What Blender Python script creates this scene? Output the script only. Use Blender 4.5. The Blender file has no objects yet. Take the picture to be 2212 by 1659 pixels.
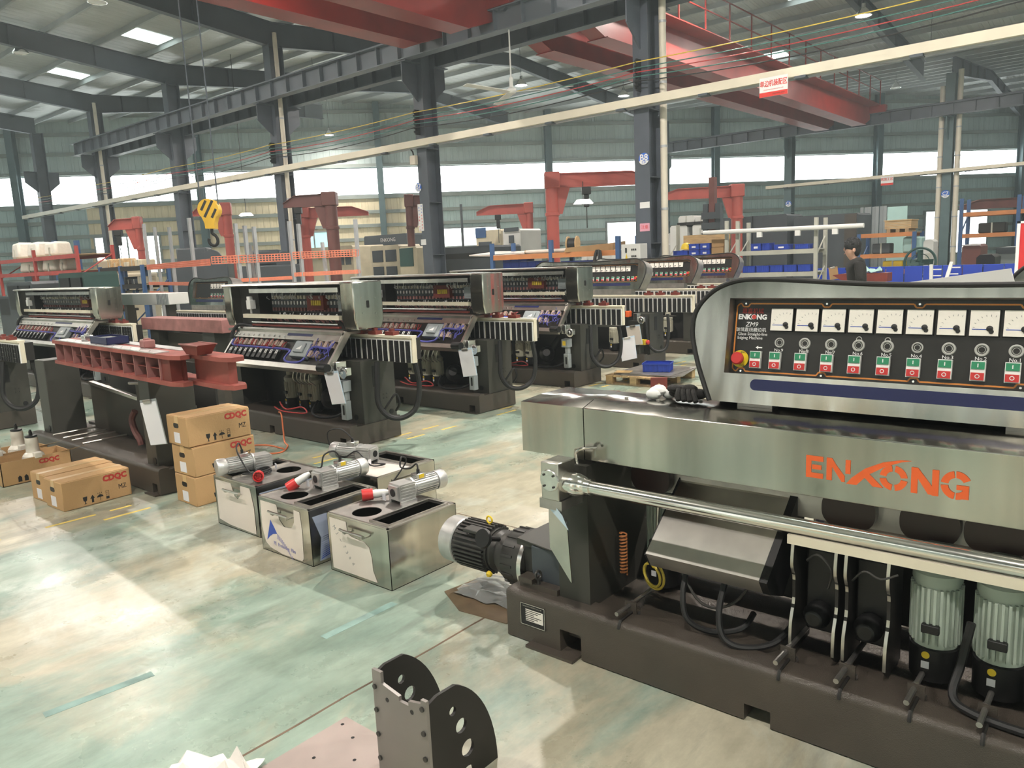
import bpy, bmesh, math, random
from mathutils import Vector, Matrix
random.seed(7)
SC = bpy.context.scene
COL = SC.collection
# ------------------------------------------------------------------ camera
H = 1.75
CX, CY, FP = 1106.0, 829.5, 1662.0
_dn = Vector((1569 - CX, 10900 - CY, FP)).normalized()
_v1 = Vector((-890 - CX, 647 - CY, FP)).normalized()
UPc = -_dn
Xc = -_v1
Xc = (Xc - UPc * Xc.dot(UPc)).normalized()
Yc = UPc.cross(Xc)
RW = Matrix((Xc, Yc, UPc))                       # camera (right, down, forward) -> world

def ray(px, py):
    return RW @ Vector(((px - CX) / FP, (py - CY) / FP, 1.0))

def at(px, py, x=None, y=None, z=None, d=None):   # pixel + a plane it lies on -> point
    r = ray(px, py)
    if z is not None: t = (z - H) / r.z
    elif x is not None: t = x / r.x
    elif y is not None: t = y / r.y
    else: t = d
    return Vector((0, 0, H)) + r * t

cam = bpy.data.objects.new('camera', bpy.data.cameras.new('camera'))
COL.objects.link(cam)
rt, dn, fw = RW @ Vector((1, 0, 0)), RW @ Vector((0, 1, 0)), RW @ Vector((0, 0, 1))
mw = Matrix((rt, -dn, -fw)).transposed().to_4x4()
mw.translation = (0, 0, H)
cam.matrix_world = mw
cam.data.sensor_width = 36.0
cam.data.lens = FP / 2212 * 36.0
cam.data.clip_start = 0.05
cam.data.clip_end = 300
SC.camera = cam
# ------------------------------------------------------------------ world, exposure
W = bpy.data.worlds.new('sky')
SC.world = W
W.use_nodes = True
bg = W.node_tree.nodes['Background']
bg.inputs[0].default_value = (0.90, 0.96, 1.0, 1)
bg.inputs[1].default_value = 0.9
hz = W.node_tree.nodes.new('ShaderNodeVolumeScatter')          # thin haze added, standing in for lens veil over the background
hz.inputs['Color'].default_value = (.84, .97, 1.0, 1)
hz.inputs['Density'].default_value = .0024
hz.inputs['Anisotropy'].default_value = .3
W.node_tree.links.new(hz.outputs[0], W.node_tree.nodes['World Output'].inputs['Volume'])
SC.cycles.volume_bounces = 0
SC.view_settings.view_transform = 'Standard'
SC.view_settings.look = 'None'
SC.view_settings.gamma = 1.0
SC.view_settings.exposure = 0.4
SC.view_settings.use_curve_mapping = False
SC.cycles.use_denoising = True
SC.cycles.max_bounces = 6
SC.cycles.diffuse_bounces = 3
SC.cycles.glossy_bounces = 3
SC.cycles.transmission_bounces = 3
SC.cycles.use_adaptive_sampling = True
SC.cycles.adaptive_threshold = 0.13
SC.cycles.adaptive_min_samples = 8
SC.cycles.light_sampling_threshold = 0.03
SC.cycles.sample_clamp_indirect = 6.0
SC.cycles.caustics_reflective = False
SC.cycles.caustics_refractive = False
LAMP_W = 420.0       # high bay lamp
PANE_E = 5.0         # day lit panes
SKYL_E = 2.2         # day lit skylights

# ------------------------------------------------------------------ materials
MATS = {}
def srgb(*c):
    return tuple((x / 12.92 if x <= 0.04045 else ((x + 0.055) / 1.055) ** 2.4) for x in [v / 255 for v in c])

def mat(name, col, rough=0.5, metal=0.0, var=0.12, scale=6.0, bump=0.0, bscale=40.0, coat=0.0, emit=0.0, stretch=None, aniso=0.0):
    m = bpy.data.materials.new(name)
    m.use_nodes = True
    nt = m.node_tree
    p = nt.nodes['Principled BSDF']
    p.inputs['Roughness'].default_value = rough
    p.inputs['Metallic'].default_value = metal
    if coat: p.inputs['Coat Weight'].default_value = coat
    tc = nt.nodes.new('ShaderNodeTexCoord')
    mp = nt.nodes.new('ShaderNodeMapping')
    nt.links.new(tc.outputs['Object'], mp.inputs['Vector'])
    if stretch: mp.inputs['Scale'].default_value = stretch
    if var:
        nz = nt.nodes.new('ShaderNodeTexNoise')
        nz.inputs['Scale'].default_value = scale
        nz.inputs['Detail'].default_value = 5.0
        nt.links.new(mp.outputs[0], nz.inputs['Vector'])
        rp = nt.nodes.new('ShaderNodeValToRGB')
        rp.color_ramp.elements[0].position = 0.3
        rp.color_ramp.elements[1].position = 0.7
        a = tuple(max(0, c * (1 - var)) for c in col) + (1,)
        b = tuple(min(1, c * (1 + var)) for c in col) + (1,)
        rp.color_ramp.elements[0].color = a
        rp.color_ramp.elements[1].color = b
        nt.links.new(nz.outputs['Fac'], rp.inputs['Fac'])
        nt.links.new(rp.outputs['Color'], p.inputs['Base Color'])
    else:
        p.inputs['Base Color'].default_value = tuple(col) + (1,)
    if bump:
        nb = nt.nodes.new('ShaderNodeTexNoise')
        nb.inputs['Scale'].default_value = bscale
        nb.inputs['Detail'].default_value = 3.0
        nt.links.new(mp.outputs[0], nb.inputs['Vector'])
        bp = nt.nodes.new('ShaderNodeBump')
        bp.inputs['Strength'].default_value = bump
        bp.inputs['Distance'].default_value = 0.02
        nt.links.new(nb.outputs['Fac'], bp.inputs['Height'])
        nt.links.new(bp.outputs[0], p.inputs['Normal'])
    if emit:
        p.inputs['Emission Color'].default_value = tuple(col) + (1,)
        p.inputs['Emission Strength'].default_value = emit
    MATS[name] = m
    return m

def ribbed(name, col, pitch, axis, rough=0.5, metal=0.0, strength=0.5, var=0.1):
    """profiled steel sheet: fine ribs as relief"""
    m = mat(name, col, rough, metal, var, 0.6)
    nt = m.node_tree
    p = nt.nodes['Principled BSDF']
    tc = nt.nodes.new('ShaderNodeTexCoord')
    wv = nt.nodes.new('ShaderNodeTexWave')
    wv.wave_type = 'BANDS'
    wv.bands_direction = axis
    wv.wave_profile = 'SIN'
    wv.inputs['Scale'].default_value = 0.314 / pitch
    wv.inputs['Distortion'].default_value = 0.0
    nt.links.new(tc.outputs['Object'], wv.inputs['Vector'])
    rp = nt.nodes.new('ShaderNodeValToRGB')
    rp.color_ramp.elements[0].position = 0.62
    rp.color_ramp.elements[1].position = 0.8
    nt.links.new(wv.outputs['Fac'], rp.inputs['Fac'])
    bp = nt.nodes.new('ShaderNodeBump')
    bp.inputs['Strength'].default_value = strength
    bp.inputs['Distance'].default_value = 0.05
    nt.links.new(rp.outputs['Color'], bp.inputs['Height'])
    nt.links.new(bp.outputs[0], p.inputs['Normal'])
    return m

def glow(name, col, e):
    m = bpy.data.materials.new(name)
    m.use_nodes = True
    nt = m.node_tree
    p = nt.nodes['Principled BSDF']
    p.inputs['Base Color'].default_value = tuple(col) + (1,)
    p.inputs['Emission Color'].default_value = tuple(col) + (1,)
    p.inputs['Emission Strength'].default_value = e
    p.inputs['Roughness'].default_value = 0.2
    MATS[name] = m
    return m

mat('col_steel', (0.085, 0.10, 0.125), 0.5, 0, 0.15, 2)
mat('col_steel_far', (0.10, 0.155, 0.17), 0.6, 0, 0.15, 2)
mat('rafter', (0.075, 0.09, 0.11), 0.55, 0, 0.15, 1)
mat('purlin', (0.45, 0.48, 0.49), 0.5, 0.2, 0.1, 1)
ribbed('roof_sheet', (0.58, 0.60, 0.60), 0.35, 'X', 0.5, 0.15, 0.6)
ribbed('wall_upper', (0.56, 0.66, 0.65), 0.35, 'X', 0.6, 0, 0.5)
ribbed('wall_teal', (0.50, 0.64, 0.64), 0.35, 'X', 0.6, 0, 0.5)
ribbed('wall_cream', (0.88, 0.77, 0.54), 0.35, 'X', 0.6, 0, 0.5)
mat('girt', (0.32, 0.36, 0.34), 0.6, 0, 0.1, 1)
mat('frame_grey', (0.30, 0.33, 0.34), 0.5, 0, 0.1, 2)
glow('pane_glow', (0.93, 1.0, 0.98), PANE_E)
glow('pane_unseen', (0.93, 1.0, 0.98), .55)  # dim glowing panes of the unseen walls, added for reflections in the steel
glow('skylight_glow', (0.86, 1.0, 0.95), SKYL_E)
glow('lamp_glow', (1.0, 0.95, 0.98), 28)
glow('lamp_glow_dim', (1.0, 0.93, 0.85), 9)
mat('trunk', (0.74, 0.68, 0.55), 0.45, 0, 0.08, 1.5)
mat('crane_red', (0.27, 0.026, 0.021), 0.4, 0, 0.18, 1.5)
mat('jib_red', (0.38, 0.075, 0.058), 0.45, 0, 0.15, 2)
mat('jib_dark', (0.15, 0.055, 0.048), 0.5, 0, 0.15, 2)
mat('primer', (0.16, 0.026, 0.018), 0.6, 0, 0.25, 6)
mat('primer_lt', (0.34, 0.15, 0.14), 0.6, 0, 0.25, 8)
mat('machined', (0.60, 0.57, 0.56), 0.35, 0.7, 0.25, 12)
mat('base_paint', (0.064, 0.053, 0.043), 0.30, 0, 0.12, 5, 0.25, 300)
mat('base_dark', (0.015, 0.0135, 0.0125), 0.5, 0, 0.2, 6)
mat('olive', (0.046, 0.045, 0.038), 0.45, 0, 0.12, 4)
mat('black', (0.006, 0.006, 0.0065), 0.45, 0, 0.2, 10)
mat('rubber', (0.010, 0.010, 0.0105), 0.55, 0, 0.2, 10)
mat('stainless', (0.50, 0.485, 0.44), 0.15, 1.0, 0.36, 1.3, 0.6, .8, stretch=(3.6, 3.6, .22))  # vertical colour streaks stand in for banded reflections
mat('stainless_br', (0.60, 0.58, 0.54), 0.30, 1.0, 0.12, 8)
mat('stainless_dull', (0.46, 0.44, 0.42), 0.45, 1.0, 0.2, 9, 0.06, 30)
mat('chrome', (0.80, 0.78, 0.74), 0.14, 1.0, 0.03, 3)
mat('alu', (0.74, 0.73, 0.71), 0.22, 1.0, 0.12, 14)
mat('alu_cast', (0.60, 0.60, 0.59), 0.38, 0.75, 0.12, 14)
mat('white', (0.80, 0.80, 0.78), 0.45, 0, 0.03, 4)
mat('cream', (0.74, 0.68, 0.54), 0.5, 0, 0.08, 6)
mat('film', (0.74, 0.66, 0.60), 0.35, 0, 0.04, 6)
mat('film_blue', (0.44, 0.50, 0.66), 0.25, 0.3, 0.06, 5)
mat('ink_blue', (0.02, 0.07, 0.42), 0.4, 0, 0, 1)
mat('ink_mauve', (0.27, 0.26, 0.48), 0.4, 0, 0, 1)
mat('ink_black', (0.012, 0.012, 0.013), 0.5, 0, 0, 1)
mat('ink_red', (0.50, 0.05, 0.04), 0.5, 0, 0, 1)
mat('ink_grey', (0.25, 0.25, 0.25), 0.5, 0, 0, 1)
mat('orange', (0.80, 0.13, 0.03), 0.4, 0, 0.04, 4)
mat('orange_line', (0.72, 0.27, 0.06), 0.4, 0, 0, 4)
mat('orange_mesh', (0.80, 0.24, 0.14), 0.5, 0, 0.1, 4)
mat('navy', (0.010, 0.014, 0.075), 0.35, 0, 0.1, 6)
mat('panel_black', (0.018, 0.016, 0.015), 0.30, 0, 0.2, 20)
mat('meter', (0.80, 0.76, 0.70), 0.25, 0, 0.02, 4)
mat('green_btn', (0.03, 0.24, 0.12), 0.4, 0, 0, 4)
mat('red_btn', (0.55, 0.035, 0.035), 0.4, 0, 0, 4)
mat('estop_yellow', (0.80, 0.60, 0.03), 0.4, 0, 0, 4)
mat('grey_sym', (0.42, 0.42, 0.40), 0.5, 0, 0, 4)
mat('motor_green', (0.36, 0.42, 0.36), 0.45, 0, 0.08, 8)
mat('motor_cream', (0.52, 0.50, 0.40), 0.45, 0, 0.1, 8)
mat('motor_grey', (0.045, 0.043, 0.040), 0.4, 0.2, 0.2, 8)
mat('carton', (0.50, 0.31, 0.145), 0.7, 0, 0.07, 3, 0.1, 60)
mat('carton_in', (0.36, 0.22, 0.10), 0.75, 0, 0.08, 3)
mat('tape', (0.62, 0.42, 0.20), 0.3, 0, 0.05, 5)
mat('plastic_white', (0.78, 0.74, 0.66), 0.4, 0, 0.06, 10)
mat('plug_red', (0.62, 0.03, 0.03), 0.35, 0, 0.05, 6)
mat('yellow', (0.78, 0.55, 0.03), 0.45, 0, 0.08, 4)
mat('hook_yellow', (0.80, 0.48, 0.04), 0.45, 0, 0.08, 4)
mat('blue_bin', (0.025, 0.065, 0.42), 0.45, 0, 0.1, 6)
mat('blue_panel', (0.02, 0.06, 0.47), 0.5, 0, 0.12, 2)
mat('blue_steel', (0.04, 0.10, 0.24), 0.5, 0, 0.15, 3)
mat('rack_grey', (0.46, 0.46, 0.40), 0.5, 0, 0.12, 4)
mat('rack_orange', (0.52, 0.20, 0.07), 0.5, 0, 0.15, 3)
mat('rack_red', (0.42, 0.06, 0.05), 0.5, 0, 0.15, 3)
mat('post_grey', (0.45, 0.46, 0.48), 0.45, 0.3, 0.12, 4)
mat('wood', (0.50, 0.34, 0.17), 0.7, 0, 0.2, 5, stretch=(1, 6, 6))
mat('wood_old', (0.36, 0.25, 0.14), 0.75, 0, 0.25, 5, stretch=(6, 1, 6))
mat('paper', (0.78, 0.77, 0.82), 0.6, 0, 0.03, 4)
mat('paper_blue', (0.55, 0.68, 0.80), 0.4, 0, 0.05, 4)
mat('brown_board', (0.36, 0.22, 0.10), 0.6, 0, 0.1, 6)
mat('relay', (0.40, 0.30, 0.25), 0.5, 0, 0.2, 30)
mat('wire_blue', (0.09, 0.09, 0.38), 0.45, 0, 0.1, 10)
mat('wire_red', (0.45, 0.05, 0.05), 0.45, 0, 0.2, 10)
mat('wire_orange', (0.75, 0.20, 0.08), 0.45, 0, 0.1, 10)
mat('wire_yellow', (0.70, 0.52, 0.08), 0.45, 0, 0.05, 10)
mat('wire_green', (0.06, 0.18, 0.16), 0.45, 0, 0.05, 10)
mat('machine_cream', (0.55, 0.49, 0.36), 0.5, 0, 0.12, 2)
mat('machine_dark', (0.055, 0.065, 0.075), 0.5, 0, 0.15, 1.5)
mat('machine_white', (0.62, 0.62, 0.60), 0.45, 0, 0.06, 2)
mat('machine_green', (0.035, 0.085, 0.075), 0.5, 0, 0.15, 2)
mat('teal_glass', (0.40, 0.60, 0.58), 0.15, 0, 0.05, 2)
mat('skin', (0.58, 0.34, 0.25), 0.5, 0, 0.06, 12)
mat('hair', (0.008, 0.008, 0.009), 0.5, 0, 0.3, 60, 0.6, 120)
mat('shirt', (0.012, 0.011, 0.0105), 0.85, 0, 0.15, 10, 0.3, 60)
mat('trousers', (0.03, 0.035, 0.05), 0.85, 0, 0.15, 10)
mat('sign_white', (0.82, 0.82, 0.82), 0.4, 0, 0.02, 4)
mat('sign_red', (0.72, 0.04, 0.03), 0.4, 0, 0.02, 4)
mat('sign_blue', (0.03, 0.14, 0.60), 0.4, 0, 0.02, 4)
mat('pink', (0.75, 0.36, 0.46), 0.6, 0, 0.04, 6)
mat('pvc', (0.72, 0.66, 0.55), 0.45, 0, 0.06, 3)
mat('board_red', (0.60, 0.03, 0.035), 0.4, 0, 0.04, 3)
mat('yellow_paint', (0.66, 0.50, 0.12), 0.6, 0, 0.2, 9)
mat('crack', (0.13, 0.085, 0.055), 0.8, 0, 0.3, 8)
mat('teal_paint', (0.20, 0.31, 0.28), 0.5, 0, 0.3, 9)
mat('plastic_film', (0.80, 0.76, 0.72), 0.35, 0, 0.04, 6)

# glossy worn epoxy floor
def floor_mat():
    m = bpy.data.materials.new('floor_epoxy')
    m.use_nodes = True
    nt = m.node_tree
    L = nt.links
    p = nt.nodes['Principled BSDF']
    tc = nt.nodes.new('ShaderNodeTexCoord')
    def noise(scale, detail, rough, st=(1, 1, 1), rot=0.0, dist=0.0):
        mp = nt.nodes.new('ShaderNodeMapping')
        mp.inputs['Scale'].default_value = st
        mp.inputs['Rotation'].default_value = (0, 0, rot)
        L.new(tc.outputs['Object'], mp.inputs['Vector'])
        n = nt.nodes.new('ShaderNodeTexNoise')
        n.inputs['Scale'].default_value = scale
        n.inputs['Detail'].default_value = detail
        n.inputs['Roughness'].default_value = rough
        n.inputs['Distortion'].default_value = dist
        L.new(mp.outputs[0], n.inputs['Vector'])
        return n.outputs['Fac']
    def ramp(fac, a, b, c0, c1):
        r = nt.nodes.new('ShaderNodeValToRGB')
        r.color_ramp.elements[0].position = a
        r.color_ramp.elements[1].position = b
        r.color_ramp.elements[0].color = c0 + (1,)
        r.color_ramp.elements[1].color = c1 + (1,)
        L.new(fac, r.inputs['Fac'])
        return r.outputs['Color']
    def mix(fac, a, b):
        x = nt.nodes.new('ShaderNodeMix')
        x.data_type = 'RGBA'
        L.new(fac, x.inputs[0])
        L.new(a, x.inputs[6]); L.new(b, x.inputs[7])
        return x.outputs[2]
    green = ramp(noise(1.1, 7, 0.62, (1, 0.55, 1), 0.3), 0.32, 0.68, (0.17, 0.26, 0.22), (0.40, 0.49, 0.41))
    beige = ramp(noise(1.6, 6, 0.6, (1, 0.6, 1), 0.2), 0.3, 0.7, (0.36, 0.335, 0.25), (0.56, 0.53, 0.41))
    f1 = ramp(noise(0.55, 8, 0.68, (1, 0.6, 1), 0.5, 0.4), 0.46, 0.56, (0, 0, 0), (1, 1, 1))
    c = mix(f1, green, beige)
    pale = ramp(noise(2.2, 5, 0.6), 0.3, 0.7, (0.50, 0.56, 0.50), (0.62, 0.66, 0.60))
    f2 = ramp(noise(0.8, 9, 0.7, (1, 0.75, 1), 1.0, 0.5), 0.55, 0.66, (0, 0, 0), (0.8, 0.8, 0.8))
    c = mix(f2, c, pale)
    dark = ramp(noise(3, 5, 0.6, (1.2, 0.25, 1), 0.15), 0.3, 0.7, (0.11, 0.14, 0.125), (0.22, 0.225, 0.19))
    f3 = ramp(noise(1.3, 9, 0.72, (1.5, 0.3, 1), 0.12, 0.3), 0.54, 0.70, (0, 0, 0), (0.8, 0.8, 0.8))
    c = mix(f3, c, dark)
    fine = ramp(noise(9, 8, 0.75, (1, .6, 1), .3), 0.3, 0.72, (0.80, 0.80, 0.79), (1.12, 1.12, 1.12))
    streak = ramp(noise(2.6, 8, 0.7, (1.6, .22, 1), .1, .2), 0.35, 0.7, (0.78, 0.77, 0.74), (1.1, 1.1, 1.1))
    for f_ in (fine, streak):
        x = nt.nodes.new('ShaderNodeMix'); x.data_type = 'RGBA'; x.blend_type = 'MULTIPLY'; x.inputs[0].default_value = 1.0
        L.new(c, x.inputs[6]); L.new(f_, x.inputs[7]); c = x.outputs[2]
    L.new(c, p.inputs['Base Color'])
    r = ramp(noise(1.4, 7, 0.65), 0.3, 0.7, (0.20, 0.20, 0.20), (0.42, 0.42, 0.42))
    L.new(r, p.inputs['Roughness'])
    b = nt.nodes.new('ShaderNodeBump')
    b.inputs['Strength'].default_value = 0.06
    b.inputs['Distance'].default_value = 0.01
    L.new(noise(5, 6, 0.6), b.inputs['Height'])
    L.new(b.outputs[0], p.inputs['Normal'])
    MATS['floor'] = m
floor_mat()

# ------------------------------------------------------------------ mesh helpers
class MB:
    def __init__(s, M=None):
        s.v = []; s.f = []; s.mi = []; s.cur = 0
        s.M = M or Matrix.Identity(4)
    def _add(s, vs, fs):
        o = len(s.v)
        s.v += [s.M @ Vector(v) for v in vs]
        for f in fs:
            s.f.append([i + o for i in f]); s.mi.append(s.cur)
        return s
    def use(s, i): s.cur = i; return s
    def box(s, x0, x1, y0, y1, z0, z1):
        vs = [(x, y, z) for z in (z0, z1) for y in (y0, y1) for x in (x0, x1)]
        return s._add(vs, [(0, 2, 3, 1), (4, 5, 7, 6), (0, 1, 5, 4), (2, 6, 7, 3), (0, 4, 6, 2), (1, 3, 7, 5)])
    def prism(s, poly, ax, lo, hi):
        n = len(poly)
        def P(p, t):
            return (t, p[0], p[1]) if ax == 'x' else ((p[0], t, p[1]) if ax == 'y' else (p[0], p[1], t))
        vs = [P(p, lo) for p in poly] + [P(p, hi) for p in poly]
        fs = [list(range(n)), list(range(2 * n - 1, n - 1, -1))]
        fs += [(i, (i + 1) % n, n + (i + 1) % n, n + i) for i in range(n)]
        return s._add(vs, fs)
    def hexa(s, q):                                # 8 corners: bottom loop 4, top loop 4
        return s._add(q, [(0, 1, 2, 3), (7, 6, 5, 4), (0, 4, 5, 1), (1, 5, 6, 2), (2, 6, 7, 3), (3, 7, 4, 0)])
    def quad(s, a, b, c, d): return s._add([a, b, c, d], [(0, 1, 2, 3)])
    def lathe(s, prof, o, d, n=20, cap=True):      # prof [(r, h)] along direction d from o
        o = Vector(o); d = Vector(d).normalized()
        a = d.orthogonal().normalized(); b = d.cross(a)
        vs = []
        for r, h in prof:
            for k in range(n):
                t = 2 * math.pi * k / n
                vs.append(o + d * h + (a * math.cos(t) + b * math.sin(t)) * r)
        fs = []
        for i in range(len(prof) - 1):
            for k in range(n):
                fs.append((i * n + k, i * n + (k + 1) % n, (i + 1) * n + (k + 1) % n, (i + 1) * n + k))
        if cap:
            fs.append(list(range(n)))
            fs.append([(len(prof) - 1) * n + k for k in range(n - 1, -1, -1)])
        return s._add(vs, fs)
    def cyl(s, p0, p1, r, n=16, r1=None):
        p0 = Vector(p0); p1 = Vector(p1)
        return s.lathe([(r, 0), (r if r1 is None else r1, (p1 - p0).length)], p0, p1 - p0, n)
    def tube(s, pts, r, n=8, closed=False):
        pts = [Vector(p) for p in pts]
        m = len(pts); vs = []
        a = None
        for i, p in enumerate(pts):
            t = (pts[(i + 1) % m] - pts[i - 1]) if closed else (pts[min(i + 1, m - 1)] - pts[max(i - 1, 0)])
            t.normalize()
            if a is None: a = t.orthogonal().normalized()
            else:
                a = (a - t * a.dot(t))
                a = a.normalized() if a.length > 1e-6 else t.orthogonal().normalized()
            b = t.cross(a)
            for k in range(n):
                u = 2 * math.pi * k / n
                vs.append(p + (a * math.cos(u) + b * math.sin(u)) * r)
        fs = []
        for i in range(m if closed else m - 1):
            j = (i + 1) % m
            for k in range(n):
                fs.append((i * n + k, i * n + (k + 1) % n, j * n + (k + 1) % n, j * n + k))
        if not closed:
            fs.append(list(range(n))); fs.append([(m - 1) * n + k for k in range(n - 1, -1, -1)])
        return s._add(vs, fs)
    def ball(s, c, r, sc=(1, 1, 1), n=12, m=8):
        vs = []; fs = []
        c = Vector(c)
        for i in range(m + 1):
            ph = math.pi * i / m
            for k in range(n):
                t = 2 * math.pi * k / n
                vs.append((c.x + r * sc[0] * math.sin(ph) * math.cos(t), c.y + r * sc[1] * math.sin(ph) * math.sin(t), c.z + r * sc[2] * math.cos(ph)))
        for i in range(m):
            for k in range(n):
                fs.append((i * n + k, i * n + (k + 1) % n, (i + 1) * n + (k + 1) % n, (i + 1) * n + k))
        return s._add(vs, fs)
    def ring(s, c, d, r, w, n=24):
        c = Vector(c); d = Vector(d).normalized(); a = d.orthogonal().normalized(); b = d.cross(a)
        return s.tube([c + (a * math.cos(2 * math.pi * k / n) + b * math.sin(2 * math.pi * k / n)) * r for k in range(n)], w, 6, True)
    def mesh(s, name, mats, smooth=True):
        me = bpy.data.meshes.new(name)
        bm = bmesh.new()
        bv = [bm.verts.new(v) for v in s.v]
        for f, i in zip(s.f, s.mi):
            try:
                q = bm.faces.new([bv[k] for k in f]); q.material_index = i
            except ValueError:
                pass
        bmesh.ops.remove_doubles(bm, verts=bm.verts, dist=1e-6)
        bmesh.ops.recalc_face_normals(bm, faces=bm.faces)
        bm.to_mesh(me); bm.free()
        for m in (mats if isinstance(mats, (list, tuple)) else [mats]):
            me.materials.append(MATS[m])
        if smooth:
            for p in me.polygons: p.use_smooth = True
            me.set_sharp_from_angle(angle=math.radians(35))
        return me

def rrect(x0, x1, y0, y1, r, n=4):
    pts = []
    for cx, cy, a0 in ((x1 - r, y1 - r, 0), (x0 + r, y1 - r, 90), (x0 + r, y0 + r, 180), (x1 - r, y0 + r, 270)):
        for k in range(n + 1):
            t = math.radians(a0 + 90 * k / n)
            pts.append((cx + r * math.cos(t), cy + r * math.sin(t)))
    return pts

def spline(pts, n=6):
    pts = [Vector(p) for p in pts]
    out = []
    for i in range(len(pts) - 1):
        p0 = pts[max(i - 1, 0)]; p1 = pts[i]; p2 = pts[i + 1]; p3 = pts[min(i + 2, len(pts) - 1)]
        for k in range(n):
            t = k / n
            out.append(0.5 * ((2 * p1) + (p2 - p0) * t + (2 * p0 - 5 * p1 + 4 * p2 - p3) * t * t + (3 * p1 - p0 - 3 * p2 + p3) * t ** 3))
    out.append(pts[-1])
    return out

def link(o, parent=None):
    COL.objects.link(o)
    if parent is not None: o.parent = parent
    return o
def part(name, mb, m, parent=None, label=None, bevel=0, smooth=True):
    me = mb if isinstance(mb, bpy.types.Mesh) else mb.mesh(name, m, smooth)
    o = link(bpy.data.objects.new(name, me), parent)
    if label: o['label'] = label
    if bevel:
        b = o.modifiers.new('bevel', 'BEVEL'); b.width = bevel; b.segments = 2; b.limit_method = 'ANGLE'
    return o
def inst(name, me, parent, loc=(0, 0, 0), rot=(0, 0, 0)):
    o = link(bpy.data.objects.new(name, me), parent)
    o.location = loc; o.rotation_euler = rot
    return o
def tag(o, label, cat, group=None):
    o['label'] = label; o['category'] = cat
    if group: o['group'] = group
    return o
def thing(name, label, cat, loc=(0, 0, 0), rz=0.0, group=None):
    o = link(bpy.data.objects.new(name, None))
    o.empty_display_size = 0.1
    o.location = loc; o.rotation_euler = (0, 0, rz)
    return tag(o, label, cat, group)
def struct(o):
    o['kind'] = 'structure'; return o
def copy_tree(o, parent=None, loc=None, rz=None, label=None, group=None):
    c = o.copy(); COL.objects.link(c)
    if parent is not None: c.parent = parent
    if loc is not None: c.location = loc
    if rz is not None: c.rotation_euler = (0, 0, rz)
    if label: c['label'] = label
    if group: c['group'] = group
    for ch in list(o.children): copy_tree(ch, c)
    return c
_fonts = {}
def text_mesh(txt, size, m, ext=0.0008, bold=0.0, sx=1.0, shear=0.0):
    cu = bpy.data.curves.new('lettering', 'FONT')
    cu.body = txt; cu.size = size; cu.extrude = ext; cu.offset = bold; cu.shear = shear
    cu.align_x = 'CENTER'; cu.align_y = 'CENTER'; cu.resolution_u = 2
    o = bpy.data.objects.new('lettering', cu); COL.objects.link(o)
    dg = bpy.context.evaluated_depsgraph_get()
    me = bpy.data.meshes.new_from_object(o.evaluated_get(dg))
    bpy.data.objects.remove(o); bpy.data.curves.remove(cu)
    me.transform(Matrix.Diagonal((sx, 1, 1, 1)))
    me.materials.clear(); me.materials.append(MATS[m])
    return me
def frame(o, ux, uy):                              # local x,y axes -> matrix, z = outward
    ux = Vector(ux).normalized(); uy = Vector(uy).normalized(); uz = ux.cross(uy)
    M = Matrix((ux, uy, uz)).transposed().to_4x4(); M.translation = Vector(o)
    return M
def lettering(txt, size, m, parent, M, **k):
    me = text_mesh(txt, size, m, **k)
    me.transform(M)
    return link(bpy.data.objects.new('lettering', me), parent)
FRONT = lambda x, y, z: frame((x, y, z), (1, 0, 0), (0, 0, 1))     # faces -Y
RIGHT = lambda x, y, z: frame((x, y, z), (0, 1, 0), (0, 0, 1))     # faces +X
# ================================================================== the hall
K = 1.12
YB, SB = 13.5 * K, 6.0 * K
YC = 35.0 * K
BX = [-7.7625 * K - SB * k for k in range(-1, 6)]         # frames (index 1 carries B8)
CXS = [-6.75 * K, -13.0 * K, -19.2 * K]
WN = Vector((-0.7498, 0.6617, 0)); WD = Vector((0.6617, 0.7498, 0)); DW = 40.0 * K
def wp(s, z=0.0, off=0.0):                                 # point on the oblique far wall
    v = WN * (DW - off) + WD * s
    return Vector((v.x, v.y, z))
def wpx(px, py, off=0.0):                                  # pixel -> (s, z) on the far wall
    r = ray(px, py); t = (DW - off) / WN.dot(r); P = Vector((0, 0, H)) + r * t
    return WD.dot(P), P.z
WA = math.atan2(WD.y, WD.x)
def wall_x(y): return (0.6617 * y - DW) / 0.7498
ZE = 9.6                                                   # eaves
XE = 13.0                                                  # open end of the hall
# floor
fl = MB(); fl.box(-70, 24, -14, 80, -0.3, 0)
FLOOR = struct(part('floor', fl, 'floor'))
def floor_strip(name, pts, w, m, z=0.0006):
    mb = MB()
    for a, b in zip(pts[:-1], pts[1:]):
        a = Vector(a); b = Vector(b); d = (b - a).normalized(); n = Vector((-d.y, d.x, 0)) * w / 2
        mb._add([a + n, a - n, b - n, b + n, a + n + Vector((0, 0, z)), a - n + Vector((0, 0, z)), b - n + Vector((0, 0, z)), b + n + Vector((0, 0, z))],
                [(0, 1, 2, 3), (7, 6, 5, 4), (0, 4, 5, 1), (1, 5, 6, 2), (2, 6, 7, 3), (3, 7, 4, 0)])
    return part(name, mb, m, FLOOR)
rj = random.Random(3)
floor_strip('floor_joint', [(-2.45 + rj.uniform(-.006, .006), y * 0.25, 0) for y in range(-8, 90)], 0.011, 'crack')
floor_strip('floor_joint', [(x * 0.5, -1.9 + rj.uniform(-.01, .01), 0) for x in range(-60, 20)], 0.011, 'crack')
floor_strip('floor_joint', [(x * 0.5, 3.66 + rj.uniform(-.01, .01), 0) for x in range(-60, -5)], 0.009, 'crack')
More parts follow.
